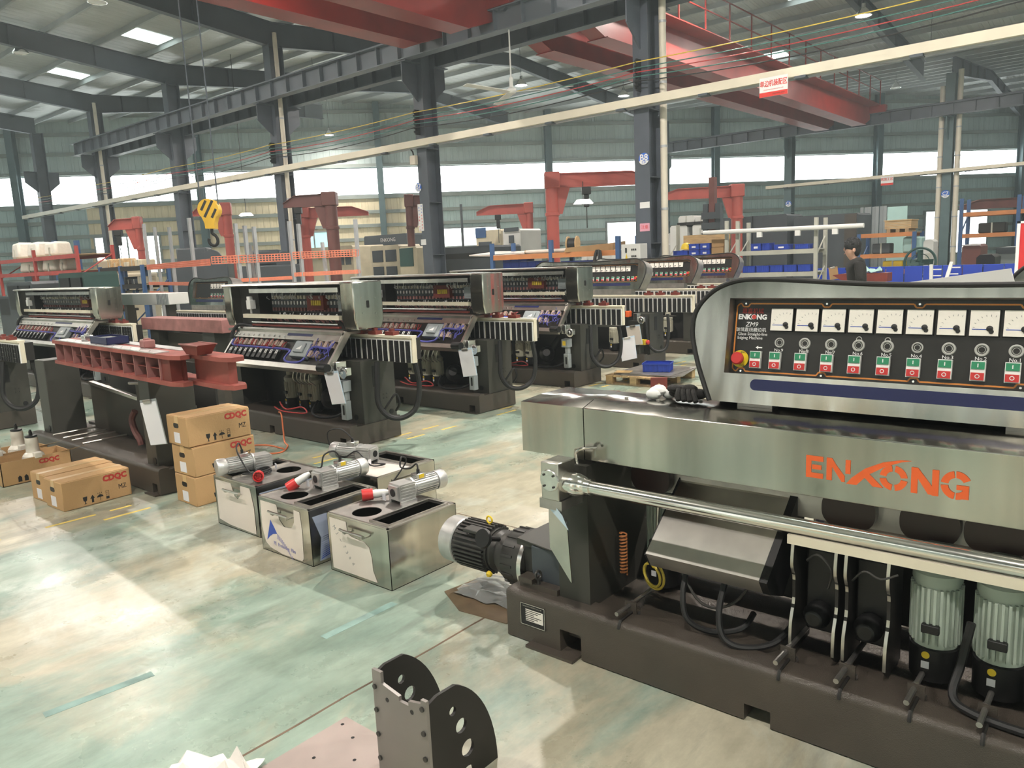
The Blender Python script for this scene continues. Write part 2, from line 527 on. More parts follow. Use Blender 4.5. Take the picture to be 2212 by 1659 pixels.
for x0, y0, yl in ((-5.93, 0.4, 14.0), (-5.74, 0.2, 14.0)):
    y = y0
    while y < yl:
        ln = rj.uniform(0.12, 0.4)
        if rj.random() < 0.75: floor_strip('painted_line', [(x0 + y * 0.03 - .1, y, 0), (x0 + (y + ln) * 0.03 - .1, y + ln, 0)], 0.032, 'yellow_paint', 0.0009)
        y += ln + rj.uniform(0.08, 0.5)
floor_strip('painted_line', [(at(95, 1545, z=0).x, at(95, 1545, z=0).y, 0), (at(330, 1455, z=0).x, at(330, 1455, z=0).y, 0)], 0.05, 'teal_paint', 0.0008)
floor_strip('painted_line', [(-2.35, 3.3, 0), (-2.35, 4.6, 0)], 0.05, 'teal_paint', 0.0008)
floor_strip('painted_line', [(-2.95, 2.0, 0), (-2.95, 2.45, 0)], 0.05, 'teal_paint', 0.0008)

# far wall, built in its own frame (x along the wall, y through it, z up)
WALL = struct(link(bpy.data.objects.new('wall_far', None)))
WALL.location = wp(0); WALL.rotation_euler = (0, 0, WA)      # local y = away from the hall
B0, B1, ZT = 5.52, 7.02, 11.2
sL = wpx(190, 480)[0]; sR = wpx(938, 480)[0]
S0, S1 = -46.0, 62.0
def wbox(name, s0, s1, z0, z1, m, y0=0.0, y1=0.12):
    return part(name, MB().box(s0, s1, y0, y1, z0, z1), m, WALL)
step = 9.0
s = S0
while s < S1:
    e = min(s + step, S1)
    wbox('upper_cladding', s, e, B1, ZT, 'wall_upper')
    s = e
for a, b, m in ((S0, sL, 'wall_teal'), (sL, (sL + sR) / 2, 'wall_cream'), ((sL + sR) / 2, sR, 'wall_cream'), (sR, sR + 14, 'wall_teal'), (sR + 14, S1, 'wall_teal')):
    wbox('lower_cladding', a, b, 0, B0, m)
for z in (0.9, 1.65, 2.4, 3.1, 3.85, 4.6, 5.42, 7.12, 8.1, 9.1, 10.0):
    wbox('girt', S0, S1, z - 0.09, z + 0.09, 'girt', -0.14, 0.0)
wcols = [wpx(p, 430)[0] for p in (48, 440, 825, 1185, 1540, 1885)]
wcols = [wcols[0] - 9.6, wcols[0] - 19.2] + wcols + [wcols[-1] + 9.8, wcols[-1] + 19.6]
wcols.sort()
def icol(w, d, tf, tw, z0, z1):
    mb = MB()
    mb.box(-w / 2, w / 2, -d / 2, -d / 2 + tf, z0, z1); mb.box(-w / 2, w / 2, d / 2 - tf, d / 2, z0, z1)
    mb.box(-tw / 2, tw / 2, -d / 2 + tf, d / 2 - tf, z0, z1)
    return mb
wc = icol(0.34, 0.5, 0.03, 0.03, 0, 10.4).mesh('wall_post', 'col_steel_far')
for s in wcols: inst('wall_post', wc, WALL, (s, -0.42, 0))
# window band: one glazed strip in every bay between wall posts
wi = 0
for a, b in zip([S0] + wcols, wcols + [S1]):
    wi += 1
    r = struct(link(bpy.data.objects.new('window_%d' % wi, None)))
    r.location = wp((a + b) / 2, B0); r.rotation_euler = (0, 0, WA)
    L = (b - a) / 2
    part('pane', MB().box(-L, L, 0.03, 0.05, 0, B1 - B0), 'pane_glow', r)
    part('window_frame', MB().box(-L, L, 0, 0.08, 0, 0.05).box(-L, L, 0, 0.08, B1 - B0 - 0.05, B1 - B0), 'frame_grey', r)
def low_window(px0, py0, px1, py1, n, tint='pane_glow', rows=1):
    global wi
    s0, z1 = wpx(px0, py0); s1, _ = wpx(px1, py0); _, z0 = wpx((px0 + px1) / 2, py1)
    wi += 1
    r = struct(link(bpy.data.objects.new('window_%d' % wi, None)))
    r.location = wp((s0 + s1) / 2, z0, 0.02); r.rotation_euler = (0, 0, WA)
    L = (s1 - s0) / 2; h = z1 - z0
    f = MB()
    f.box(-L - .08, L + .08, -0.2, 0.0, -0.08, 0); f.box(-L - .08, L + .08, -0.2, 0, h, h + .08)
    f.box(-L - .08, -L, -0.2, 0, 0, h); f.box(L, L + .08, -0.2, 0, 0, h)
    for k in range(1, n):
        x = -L + 2 * L * k / n; f.box(x - .04, x + .04, -0.19, 0, 0, h)
    part('window_frame', f, 'frame_grey', r)
    for k in range(n):
        x0 = -L + 2 * L * k / n + (.04 if k else 0); x1 = -L + 2 * L * (k + 1) / n - (.04 if k < n - 1 else 0)
        part('pane', MB().box(x0, x1, -0.17, -0.15, 0, h), tint, r)
glow('pane_teal', (0.42, 0.72, 0.70), 0.75)
glow('pane_soft', (0.90, 0.97, 0.95), 1.6)
low_window(208, 515, 345, 590, 4)
low_window(637, 505, 720, 545, 2, 'pane_teal')
low_window(955, 495, 1078, 530, 1, 'pane_soft')
low_window(1310, 482, 1384, 545, 1, 'pane_soft')
low_window(1996, 458, 2128, 545, 2, 'pane_soft')
# unseen near wall behind the camera; bay colours and lit panes added for reflections
NW = struct(link(bpy.data.objects.new('wall_near', None)))
YA = -11.0
for x in range(-60, 12, 8):
    for q, mm in enumerate(('wall_teal', 'wall_cream', 'pane_unseen', 'wall_cream')): part('cladding' if q != 2 else 'pane', MB().box(x + q * 2, x + q * 2 + 2, YA - .12, YA - (.05 if q == 2 else 0), 0, 4.2), mm, NW)
    part('cladding', MB().box(x, x + 8, YA - .12, YA, 6.2, ZE + .1), 'wall_upper', NW)
    part('pane', MB().box(x, x + 8, YA - .08, YA - .06, 4.2, 6.2), 'pane_unseen', NW)
for x in BX: inst('wall_post', icol(0.34, 0.4, 0.03, 0.03, 0, ZE).mesh('wall_post', 'col_steel'), NW, (x, YA + 0.3, 0))

# end wall of the hall
EW = struct(link(bpy.data.objects.new('wall_right', None)))
for y in range(-11, 69, 8):
    part('cladding', MB().box(XE, XE + .12, y, y + 8, 0, 5.0), 'wall_teal', EW)
    part('pane', MB().box(XE + .04, XE + .06, y, y + 8, 5.0, 6.4), 'pane_unseen', EW)
    part('cladding', MB().box(XE, XE + .12, y, y + 8, 6.4, 11.0), 'wall_upper', EW)
# roof
ROOF = struct(link(bpy.data.objects.new('ceiling', None)))
SL = 0.082
ridgeAB = (YA + YB) / 2; ridgeBC = (YB + YC) / 2; ridgeCD = YC + (YC - YB) / 2
def roof_z(y):
    if y < YB: return ZE + SL * min(y - YA, YB - y)
    if y < YC: return ZE + SL * min(y - YB, YC - y)
    return ZE + SL * min(y - YC, 2 * ridgeCD - YC - y)
spans = [(YA, ridgeAB), (ridgeAB, YB), (YB, ridgeBC), (ridgeBC, YC), (YC, ridgeCD), (ridgeCD, ridgeCD + 12)]
for a, b in spans:
    za, zb = roof_z(a + 1e-4), roof_z(b - 1e-4)
    q = [(wall_x(a), a, za), (XE, a, za), (XE, b, zb), (wall_x(b), b, zb)]
    q2 = [(x, y, z + 0.08) for x, y, z in q]
    part('roof_sheet', MB().hexa(q + q2), 'roof_sheet', ROOF)
    n = 8
    for k in range(n):
        y = a + (b - a) * (k + 0.5) / n
        z = roof_z(y)
        x0 = wall_x(y) + 0.3
        pm = MB()
        pm.box(x0, XE, y - 0.04, y + 0.04, z - 0.19, z - 0.17); pm.box(x0, XE, y - 0.012, y + 0.012, z - 0.17, z - 0.0)
        part('purlin', pm, 'purlin', ROOF)
def rafter(x, y0, y1, ym):
    mb = MB(); z0, zm, z1 = roof_z(y0 + 1e-3) - .22, roof_z(ym) - .22, roof_z(y1 - 1e-3) - .22
    for (ya, za, da), (yb, zb, db) in (((y0, z0, .75), (ym, zm, .5)), ((ym, zm, .5), (y1, z1, .75))):
        def slab(w, ta0, ta1, tb0, tb1):
            mb.hexa([(x - w, ya, za - ta1), (x + w, ya, za - ta1), (x + w, yb, zb - tb1), (x - w, yb, zb - tb1),
                     (x - w, ya, za - ta0), (x + w, ya, za - ta0), (x + w, yb, zb - tb0), (x - w, yb, zb - tb0)])
        slab(.11, 0, .02, 0, .02); slab(.11, da - .02, da, db - .02, db); slab(.012, .02, da - .02, .02, db - .02)
        for k in range(1, 5):
            t = k / 5; y = ya + (yb - ya) * t; z = za + (zb - za) * t; d = da + (db - da) * t
            mb.box(x - .1, x + .1, y - .008, y + .008, z - d + .02, z - .02)
    return part('rafter', mb, 'rafter', ROOF)
for x in BX:
    rafter(x, YA, YB, ridgeAB)
    if x > wall_x(YB) + 6:
        ye = min(YC, (DW + 0.7498 * x) / 0.6617 - .3)
        if ye > ridgeBC + 3: rafter(x, YB, ye, ridgeBC)
        elif ye > YB + 4: rafter(x, YB, ye, (YB + ye) / 2)
for x in CXS[:1] + [CXS[0] + SB]:
    rafter(x, YC, min(YC + 20, (DW + 0.7498 * x) / 0.6617 - .3), YC + 9)
# skylight strips between the frames
def y_bay(a): return a < YB
for i, xa in enumerate([(BX[k] + BX[k + 1]) / 2 + dx for k in range(6) for dx in (-1.6, 1.7)]):
    rr = random.Random(i)
    for a, b in spans[:4]:
        dy = (b - a) / 8
        for k in range(8):
            if rr.random() > ((.34 if i % 2 == 0 else .16) if y_bay(a) and i > 5 else .05): continue
            y = a + (b - a) * (k + 0.5) / 8 + dy / 2
            y0, y1 = y - dy * .44, y + dy * .44
            if xa - 1 < wall_x(y1) + .5: continue
            z0, z1 = roof_z(y0) - .012, roof_z(y1) - .012
            w = rr.uniform(.35, .7)
            part('skylight', MB().hexa([(xa - w, y0, z0 - .008), (xa + w, y0, z0 - .008), (xa + w, y1, z1 - .008), (xa - w, y1, z1 - .008), (xa - w, y0, z0), (xa + w, y0, z0), (xa + w, y1, z1), (xa - w, y1, z1)]), 'skylight_glow', ROOF)

# ------------------------------------------------------------------ columns
def steel_column(x, y, label, group, far=False, top=ZE - .9, corbels=(-1, 1)):
    r = thing('steel_column', label, 'column', (x, y, 0), 0, group)
    m = 'col_steel_far' if far else 'col_steel'
    mb = icol(0.36, 0.5, 0.025, 0.02, 0, top)
    for z in (1.9, 3.3, 4.7): mb.box(-.17, .17, -.22, .22, z, z + .02)
    part('shaft', mb, m, r)
    part('base_plate', MB().box(-.2, .2, -.3, .3, 0, .03), m, r)
    for sgn in corbels:
        c = MB(); y0 = sgn * .25; y1 = sgn * .78
        c.prism([(y0, 5.9), (y1, 6.35), (y1, 6.86), (y0, 6.86)], 'x', -.015, .015)
        c.box(-.16, .16, min(y0, y1), max(y0, y1), 6.84, 6.86)
        part('corbel', c, m, r)
    return r
COLS = []
for k, x in enumerate(BX):
    if k == 0: continue
    lab = {1: 'dark grey steel column with a blue disc reading B8', 2: 'dark grey steel column with a blue disc reading B7 and tall notice'}.get(k, 'dark grey steel column in the row carrying the crane runway')
    COLS.append(steel_column(x, YB, lab, None if k in (1, 2) else 'columns of the runway row'))
for k, x in enumerate(CXS):
    lab = {0: 'far steel column between two white pipes with a blue disc reading C7', 1: 'far steel column with a small blue disc reading C6', 2: 'far steel column of the second runway row without a disc'}[k]
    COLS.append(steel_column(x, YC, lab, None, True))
# runway beams
def runway(y, x0, x1, label, m, z0=6.9, z1=7.4):
    r = thing('runway_beam', label, 'crane beam', ((x0 + x1) / 2, y, z0))
    L = (x1 - x0) / 2; h = z1 - z0
    part('bottom_flange', MB().box(-L, L, -.14, .14, -.0, .025), m, r)
    part('top_flange', MB().box(-L, L, -.17, .17, h - .025, h), m, r)
    part('web', MB().box(-L, L, -.008, .008, .025, h - .025), m, r)
    part('rail', MB().box(-L, L, -.03, .03, h, h + .07), m, r)
    me = MB().box(-.008, .008, -.135, .135, .025, h - .025).mesh('stiffener', m)
    n = int((x1 - x0) / .84)
    for k in range(n + 1): inst('stiffener', me, r, (-L + (k + .3) * 2 * L / (n + 1), 0, 0))
    return r
mat('runway_paint', (0.15, 0.17, 0.20), 0.5, 0, 0.1, 1)
runway(YB - .62, BX[5] - .9, 9.0, 'grey ribbed crane runway beam on the camera side of the column row', 'runway_paint')
runway(YB + .62, BX[5] - .9, 9.0, 'grey ribbed crane runway beam on the far side of the column row', 'col_steel')
runway(YC - .62, CXS[2] - 1, 9.0, 'distant crane runway beam carrying the end of the red crane', 'col_steel')
# trunking with lamps
def trunking(y, z, x0, x1, label, h=.14, w=.09):
    r = thing('cable_trunking', label, 'cable tray', ((x0 + x1) / 2, y, z))
    L = (x1 - x0) / 2
    part('channel', MB().box(-L, L, -w / 2, w / 2, 0, h), 'trunk', r)
    part('lower_rail', MB().box(-L, L, -w / 2 + .1, w / 2 + .1, -.03, .0).box(-L, L, w / 2, w / 2 + .06, -.02, h * .6), 'post_grey', r)
    me = MB().box(-.1, .1, -.06, .12, -.045, 0).mesh('bracket', 'rafter')
    n = int(2 * L / 1.9)
    for k in range(n): inst('bracket', me, r, (-L + (k + .5) * 2 * L / n, 0, 0))
    return r
TY = YB - .42
tz = 1.75 + .2155 * TY
trunking(TY, tz - .17, BX[6] - 2.0, 9.0, 'long cream cable trunking running across the dark columns', .17)
trunking(YC - .4, 1.75 + .0735 * YC - .1, -15.6, 8.0, 'distant thin cable trunking passing column C7', .14, .1)
# bus bar wires
for i, (m, dz) in enumerate((('wire_yellow', .0), ('wire_green', -.115), ('wire_red', -.20), ('wire_green', -.29), ('rubber', -.38))):
    z = 1.75 + .2635 * (YB - .45) + dz
    pts = []
    for a, b in zip(BX[:-1], BX[1:]):
        for k in range(8):
            t = k / 8; pts.append((a + (b - a) * t, YB - .45, z - .10 * 4 * t * (1 - t) * (.5 + .2 * i)))
    pts.append((BX[-1], YB - .45, z))
    pts = [(8.5, YB - .45, z)] + pts
    o = part('conductor_wire', MB().tube(pts, .012, 5), m)
    tag(o, ['yellow', 'dark green upper', 'red', 'dark green lower', 'black lowest'][i] + ' conductor wire strung between the columns below the runway', 'wire')
for k in (1, 2, 3):
    r = thing('insulator_stack', 'black insulator stack on the face of the %s column' % ('B8', 'B7', 'next unmarked')[k - 1], 'insulator', (BX[k], YB - .36, 1.75 + .2635 * (YB - .45) - .56))
    part('bar', MB().box(-.02, .02, -.06, .1, 0, .64), 'rubber', r)
    for q in range(6): part('insulator', MB().lathe([(.02, 0), (.05, .015), (.03, .03), (.05, .05), (.02, .065)], (0, -.06, .04 + q * .1), (0, 0, 1), 10), 'rubber', r)
# pipes beside columns
def pipe(x, y, r_, z1, label, z0=0):
    p = thing('downpipe', label, 'pipe', (x, y, 0))
    part('pipe_run', MB().cyl((0, 0, z0), (0, 0, z1), r_, 16), 'pvc', p)
    me = MB().lathe([(r_ * 1.1, 0), (r_ * 1.1, .05)], (0, 0, 0), (0, 0, 1), 16).mesh('pipe_clamp', 'post_grey')
    for z in (1.3, 2.6, 3.9, 5.2, 6.4): inst('pipe_clamp', me, p, (0, 0, z))
pp = at(1435, 400, y=YB + .05)
pipe(pp.x, YB + .05, .075, 9.2, 'cream plastic downpipe beside the B8 column')
pp = at(2026, 450, y=YC - .1); pipe(pp.x, YC - .1, .11, 8.2, 'white pipe on the window side of column C7')
pp = at(2063, 450, y=YC - .1); pipe(pp.x, YC - .1, .11, 8.8, 'white pipe on the rack side of column C7')
for k, px in ((3, 614), (5, 234)):
    pp = at(px, 420, y=YB - .1); pipe(BX[k] + .30, YB - .1, .07, 9.0, ['', '', '', 'cream pipe on the first unmarked column past B7', '', 'cream pipe on the column at the end of the runway'][k])
# discs and notices on columns
def disc(col, txt, px, py, y, r_, size, label):
    p = at(px, py, y=y)
    d = thing('column_disc', label, 'sign', (p.x, y, p.z))
    part('disc', MB().lathe([(r_, 0), (r_, .006)], (0, 0, 0), (0, -1, 0), 28), 'sign_blue', d)
    pts = [(r_ * math.cos(t), r_ * math.sin(t)) for t in [math.radians(200 + 140 * k / 12) for k in range(13)]]
    part('white_segment', MB().prism(pts, 'y', -.008, -.006), 'sign_white', d)
    lettering(txt, size, 'sign_white', d, FRONT(0, -.0085, .02), bold=.004)
    if r_ > .1: lettering('主机', size * .3, 'sign_blue', d, FRONT(0, -.0095, -r_ * .6))
disc(0, 'B8', 1391, 343, YB - .262, .125, .19, 'blue round disc with white B8 on the column')
disc(0, 'B7', 904, 405, YB - .262, .12, .18, 'blue round disc with white B7 on the column')
disc(0, 'C7', 2042, 419, YC - .262, .17, .2, 'small blue disc reading C7 on the far column')
disc(0, 'C6', 1703, 440, YC - .262, .15, .2, 'small blue disc reading C6 on the far column')
def notice(px, py, y, w, h, m, label, lines=None, inkm='sign_red'):
    p = at(px, py, y=y)
    d = thing('notice', label, 'notice', (p.x, y, p.z))
    part('sheet', MB().box(-w / 2, w / 2, -.004, 0, -h / 2, h / 2), m, d)
    if lines:
        for t, x, z, sz, c in lines: lettering(t, sz, c, d, FRONT(x, -.0055, z), ext=.0006)
    return d
notice(1393, 491, YB - .255, .24, .17, 'pink', 'pink paper notice stuck on the B8 column', [('注意', 0, 0, .09, 'sign_red')])
notice(1393, 443, YB - .255, .24, .13, 'sign_white', 'white box label fixed on the B8 column above the pink notice')
v = notice(909, 470, YB - .256, .20, .72, 'sign_white', 'tall white notice with columns of characters on the B7 column',
       [(c, -.05 if i % 2 else .05, .3 - i * .042, .055, 'sign_blue' if i < 6 else 'sign_red') for i, c in enumerate('安全生产人人有责质量第一用户至上')])
notice(915, 523, YB - .256, .2, .15, 'sign_white', 'small white sheet under the tall notice on the B7 column')
b = at(894, 348, y=YB - .32)
r = thing('junction_box', 'cream junction box hanging on the B7 column under the trunking', 'electrical box', (b.x, YB - .26, b.z - .1))
part('box', MB().box(-.1, .1, -.12, 0, 0, .24), 'pvc', r, bevel=.01)
part('conduit', MB().tube([(0, -.06, .24), (-.02, -.06, .34), (-.08, -.08, .42)], .02, 8), 'rubber', r)

# ------------------------------------------------------------------ lamps
def high_bay(x, y, z, label, lit=True, power=1.0, drop=None, group='high bay lamps'):
    r = thing('high_bay_lamp', label, 'lamp', (x, y, z), 0, group)
    part('shade', MB().lathe([(.05, .25), (.09, .22), (.16, .14), (.24, .02), (.25, 0), (.235, 0), (.15, .13), (.04, .2)], (0, 0, 0), (0, 0, 1), 20, cap=False), 'alu', r)
    part('driver', MB().cyl((0, 0, .24), (0, 0, .36), .055, 12), 'alu', r)
    top = roof_z(y) - .2
    part('rod', MB().cyl((0, 0, .36), (0, 0, top - z), .008, 6), 'rafter', r)
    part('bulb', MB().lathe([(.02, .17), (.13, .10), (.22, .012), (.0, .0)], (0, 0, 0), (0, 0, 1), 16), 'lamp_glow' if lit else 'white', r)
    if lit:
        ld = bpy.data.lights.new('lamp_light', 'AREA'); ld.shape = 'DISK'; ld.size = .26; ld.energy = LAMP_W * power; ld.color = (1.0, .93, .84)
        lo = link(bpy.data.objects.new('lamp_light', ld), r); lo.location = (0, 0, -.02)
    return r
VIS = [((1865, 35), 'lit high bay lamp hanging over the hall beyond the cream trunking', None), ((2010, 118), 'lit high bay lamp hanging near the top of column C7', None),
       ((711, 292), 'small lit high bay lamp hanging in front of the far wall', None), ((1126, 185), 'lit high bay lamp hanging just behind the ceiling fan', None)]
for (px, py), lab, _ in VIS:
    p = at(px, py, z=8.4); high_bay(p.x, p.y, 8.4, lab, True, .6, None, None)
for (px, py) in ((1935, 190), (210, 5), (45, 115)):
    p = at(px, py, z=9.0)
    high_bay(p.x, p.y, 9.0 if roof_z(p.y) > 9.6 else 8.6, 'unlit high bay lamp hanging close under the roof', False, 0, None, 'unlit lamps under the roof')
for x in (6.6, -.2, -7.0, -13.8, -20.6, -27.4):
    for y, pw in ((-1.6, .8), (8.2, 1.25)):
        high_bay(x, y, 8.6, 'lit high bay lamp in the rows above the nearer aisle', True, pw if x > -10 else .8, None, 'lamps above the nearer aisle')
for x in (0.5, -9.0, -19.0, -26.0):  # farthest lamp added to brighten the cream wall
    for y in (19.5, 31.0):
        if (abs(x + 9) < .1 or x < -20) and y > 30: continue
        high_bay(x, y, 8.6, 'lit high bay lamp in the partly added rows above the far aisle', True, .75, None, 'lamps above the far aisle')
# ================================================================== shared machine pieces
def tex_console(parent, O, ux, L, n_m, detail, out=0.21, slope=.2):
    """rounded-end control console; u runs from the rounded end, v up the tilted face, w outwards"""
    uy = Vector((0, slope, 1)).normalized()
    ux = Vector(ux)
    wn = Vector((0, -1, slope)).normalized()
    M = Matrix((ux, uy, wn)).transposed().to_4x4(); M.translation = Vector(O)
    root = parent
    out_l = [(.150, 0), (.094, .128), (.058, .239), (.052, .30), (.060, .35), (.09, .40), (.145, .446), (.22, .474), (.30, .480)]
    top = [(.45, .474), (.62, .462), (.85, .452), (min(1.2, L * .6), .450), (L - .45, .462), (L - .3, .478), (L - .2, .474), (L - .12, .44), (L - .06, .39), (L - .035, .32), (L - .04, .24), (L - .09, .12), (L - .14, 0)]
    outline = out_l + top
    r0, r1, v0, v1 = .202, L - .2, .114, .408
    # face with the recess opening: four pieces round the opening would show seams, so a ring of quads
    def arcs(poly, w):
        return [M @ Vector((u, v, w)) for u, v in poly]
    n = len(outline)
    shell = MB()
    fr = arcs(outline, 0); bk = arcs(outline, -out)
    shell.v = fr + bk
    shell.f = [(i, (i + 1) % n, n + (i + 1) % n, n + i) for i in range(n)] + [list(range(2 * n - 1, n - 1, -1))]
    shell.mi = [0] * len(shell.f)
    part('console_shell', shell, 'stainless_dull', root)
    face = MB(M)
    inner = [(r0, v0), (r0, v1), (r1, v1), (r1, v0)]
    # bridge outline and opening
    li = [k for k, p in enumerate(outline) if p[0] <= .46]
    cut = 8
    A = outline[:cut + 1]                      # left end up to top of left part
    Rr = [k for k, p in enumerate(outline) if p[0] >= L - .31]
    k0 = Rr[0]
    face._add([(u, v, .0) for u, v in A] + [(r0, v1, 0), (r0, v0, 0)], [list(range(len(A) + 2))])
    Bp = outline[k0:]
    face._add([(u, v, .0) for u, v in Bp] + [(r1, v0, 0), (r1, v1, 0)], [list(range(len(Bp) + 2))])
    Tp = outline[cut:k0 + 1]
    face._add([(u, v, 0) for u, v in Tp] + [(r1, v1, 0), (r0, v1, 0)], [list(range(len(Tp) + 2))])
    face._add([(outline[0][0], outline[0][1], 0), (r0, v0, 0), (r1, v0, 0), (outline[-1][0], outline[-1][1], 0)], [(0, 1, 2, 3)])
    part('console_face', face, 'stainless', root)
    trim = MB(M); trim.tube([(u, v, .002) for u, v in spline([(u, v, 0) for u, v in outline], 3) for v in [v]] if False else [(p.x, p.y, .003) for p in spline([(u, v, 0) for u, v in outline], 4)], .009, 8)
    part('edge_trim', trim, 'rubber', root)
    rec = MB(M); d = -.05
    for a, b in zip(inner, inner[1:] + inner[:1]):
        rec.quad((a[0], a[1], 0), (b[0], b[1], 0), (b[0], b[1], d), (a[0], a[1], d))
    part('recess', rec, 'stainless_dull', root)
    pan = part('instrument_panel', MB(M).box(r0, r1, v0, v1, d - .004, d), 'panel_black', root)
    W_ = d + .0008
    lm = MB(M)
    u0, u1, a0, a1 = r0 + .012, r1 - .012, v0 + .012, v1 - .016
    def seg(a, b, w=.0028):
        a = Vector(a); b = Vector(b); t = (b - a).normalized(); q = Vector((-t.y, t.x, 0)) * w
        lm._add([a + q, a - q, b - q, b + q], [(0, 1, 2, 3)])
    def line(pts):
        for a, b in zip(pts[:-1], pts[1:]): seg((a[0], a[1], W_), (b[0], b[1], W_))
    notch = [u0 + .035] + [u0 + .035 + .31 * k for k in range(1, 12) if u0 + .035 + .31 * k < u1 - .05]
    for vv, sg in ((a1, -1), (a0, 1)):
        pts = [(u0 + .01, vv)]
        for q in notch:
            sh = 0 if vv == a1 else (.0 if q == notch[0] else .0)
            pts += [(q - .018, vv), (q - .010, vv + sg * .012), (q + .010, vv + sg * .012), (q + .018, vv)]
        pts += [(u1, vv)]
        line(pts)
    line([(u0 + .01, a1), (u0, a1 - .01), (u0, a0 + .01), (u0 + .01, a0)]); line([(u1, a1), (u1, a0)])
    part('orange_border', lm, 'orange_line', pan, smooth=False)
    sb = MB(M)
    for q in notch:
        for vv in (a1, a0): sb.lathe([(.005, 0), (.004, .003)], (q, vv, d), (0, 0, 1), 8)
    part('panel_screws', sb, 'chrome', pan)
    stripe = MB(M)
    sp = rrect(.313, L - .33, .053, .096, .02, 5)
    stripe.prism(sp, 'z', .0005, .002)
    part('navy_stripe', stripe, 'navy', root)
    # meters
    mc, mp = .399, .0953
    frame_me = MB().box(-.0435, .0435, -.0445, .0445, 0, .010).mesh('meter', 'black')
    dial_me = MB().box(-.041, .041, -.042, .042, .010, .0125).mesh('dial', 'meter')
    nd = MB().box(-.034, .012, -.022, -.0195, .0128, .0132).mesh('needle', 'ink_blue')
    kn = MB().lathe([(.010, 0), (.009, .004), (.004, .006)], (.016, -.018, .0125), (0, 0, 1), 14).lathe([(.0075, 0), (.006, .004)], (.021, -.028, .0125), (0, 0, 1), 10).mesh('pivot_cap', 'ink_black')
    sc = MB()
    for k in range(7):
        t = math.radians(172 - k * 17); rr = .043
        c, s_ = math.cos(t), math.sin(t)
        sc._add([(.016 + c * rr - s_ * .0008, -.021 + s_ * rr + c * .0008, .0129), (.016 + c * rr + s_ * .0008, -.021 + s_ * rr - c * .0008, .0129),
                 (.016 + c * (rr + .006) + s_ * .0008, -.021 + s_ * (rr + .006) - c * .0008, .0129), (.016 + c * (rr + .006) - s_ * .0008, -.021 + s_ * (rr + .006) + c * .0008, .0129)], [(0, 1, 2, 3)])
    sc_me = sc.mesh('scale_marks', 'ink_grey')
    sw_f = MB().box(-.0215, .0215, -.033, .033, 0, .014).mesh('switch', 'white')
    sw_g = MB().box(-.019, .019, .006, .030, .014, .017).mesh('start_button', 'green_btn')
    sw_r = MB().box(-.019, .019, -.030, -.006, .014, .017).mesh('stop_button', 'red_btn')
    mk = MB().box(-.0015, .0015, .012, .024, .0171, .0176).mesh('on_mark', 'sign_white')
    mk2 = MB().ring((0, -.018, .0172), (0, 0, 1), .006, .0014, 14).mesh('off_mark', 'sign_white')
    def put(name, me, par, u, v, w=d):
        o = link(bpy.data.objects.new(name, me), par)
        o.matrix_local = M @ Matrix.Translation((u, v, w))
        return o
    I = Matrix.Identity(4)
    def sub(name, me, par):
        return link(bpy.data.objects.new(name, me), par)
    for k in range(n_m):
        o = put('meter', frame_me, pan, mc + mp * k, .330)
        sub('dial', dial_me, o)
        if detail: sub('needle', nd, o); sub('pivot_cap', kn, o); sub('scale_marks', sc_me, o)
        else: sub('pivot_cap', kn, o)
    for k in range(-1, n_m):
        u = .308 if k < 0 else .385 + .0963 * k
        o = put('switch', sw_f, pan, u, .173)
        sub('start_button', sw_g, o); sub('stop_button', sw_r, o)
        if detail: sub('on_mark', mk, o); sub('off_mark', mk2, o)
    if detail:
        syms = [(.019, 0), (.021, -1), (.021, -1), (.021, 1), (.021, 1), (.019, 0), (.021, 0), (.021, 0), (.021, 0)]
        for k in range(n_m):
            r_, e = syms[min(k, 8)]
            u = .394 + .0957 * k
            g = MB(M).ring((u, .243, W_), (0, 0, 1), r_ * .85, .0028 if k in (0, 5) else .0042, 24)
            g.ring((u, .243, W_), (0, 0, 1), r_ * .5, .0012, 20)
            if e: g.ring((u, .243 + e * .022, W_), (0, 0, 1), .009, .0016, 14)
            part('wheel_symbol', g, 'grey_sym', pan)
            if k < 9: lettering('No.%d' % (9 - k), .017, 'sign_white', pan, M @ Matrix.Translation((u - .001, .2135, W_)), ext=.0004)
        lettering('ENKONG', .027, 'sign_white', pan, M @ Matrix.Translation((.279, .339, W_)), ext=.0004, bold=.0012)
        part('emblem_dot', MB(M).lathe([(.009, 0), (.009, .0012)], (.286, .340, W_), (0, 0, 1), 16), 'ink_red', pan)
        lettering('恩嘉机械', .022, 'ink_red', pan, M @ Matrix.Translation((.279, .362, W_)), ext=.0004)
        lettering('ZM9', .026, 'sign_white', pan, M @ Matrix.Translation((.278, .310, W_)), ext=.0004, shear=.2)
        lettering('玻璃直线磨边机', .0175, 'sign_white', pan, M @ Matrix.Translation((.277, .289, W_)), ext=.0004)
        lettering('Glass Straight-line', .0165, 'sign_white', pan, M @ Matrix.Translation((.284, .2725, W_)), ext=.0004)
        lettering('Edging Machine', .0165, 'sign_white', pan, M @ Matrix.Translation((.275, .2575, W_)), ext=.0004)
        ar = MB(M).prism([(.302, .221), (.312, .228), (.312, .2235), (.328, .2235), (.328, .2185), (.312, .2185), (.312, .214)], 'z', W_, W_ + .0005)
        part('arrow_mark', ar, 'sign_white', pan)
    es = put('emergency_stop', MB().lathe([(.034, 0), (.034, .003)], (0, 0, 0), (0, 0, 1), 24).mesh('emergency_stop', 'estop_yellow'), pan, .243, .174)
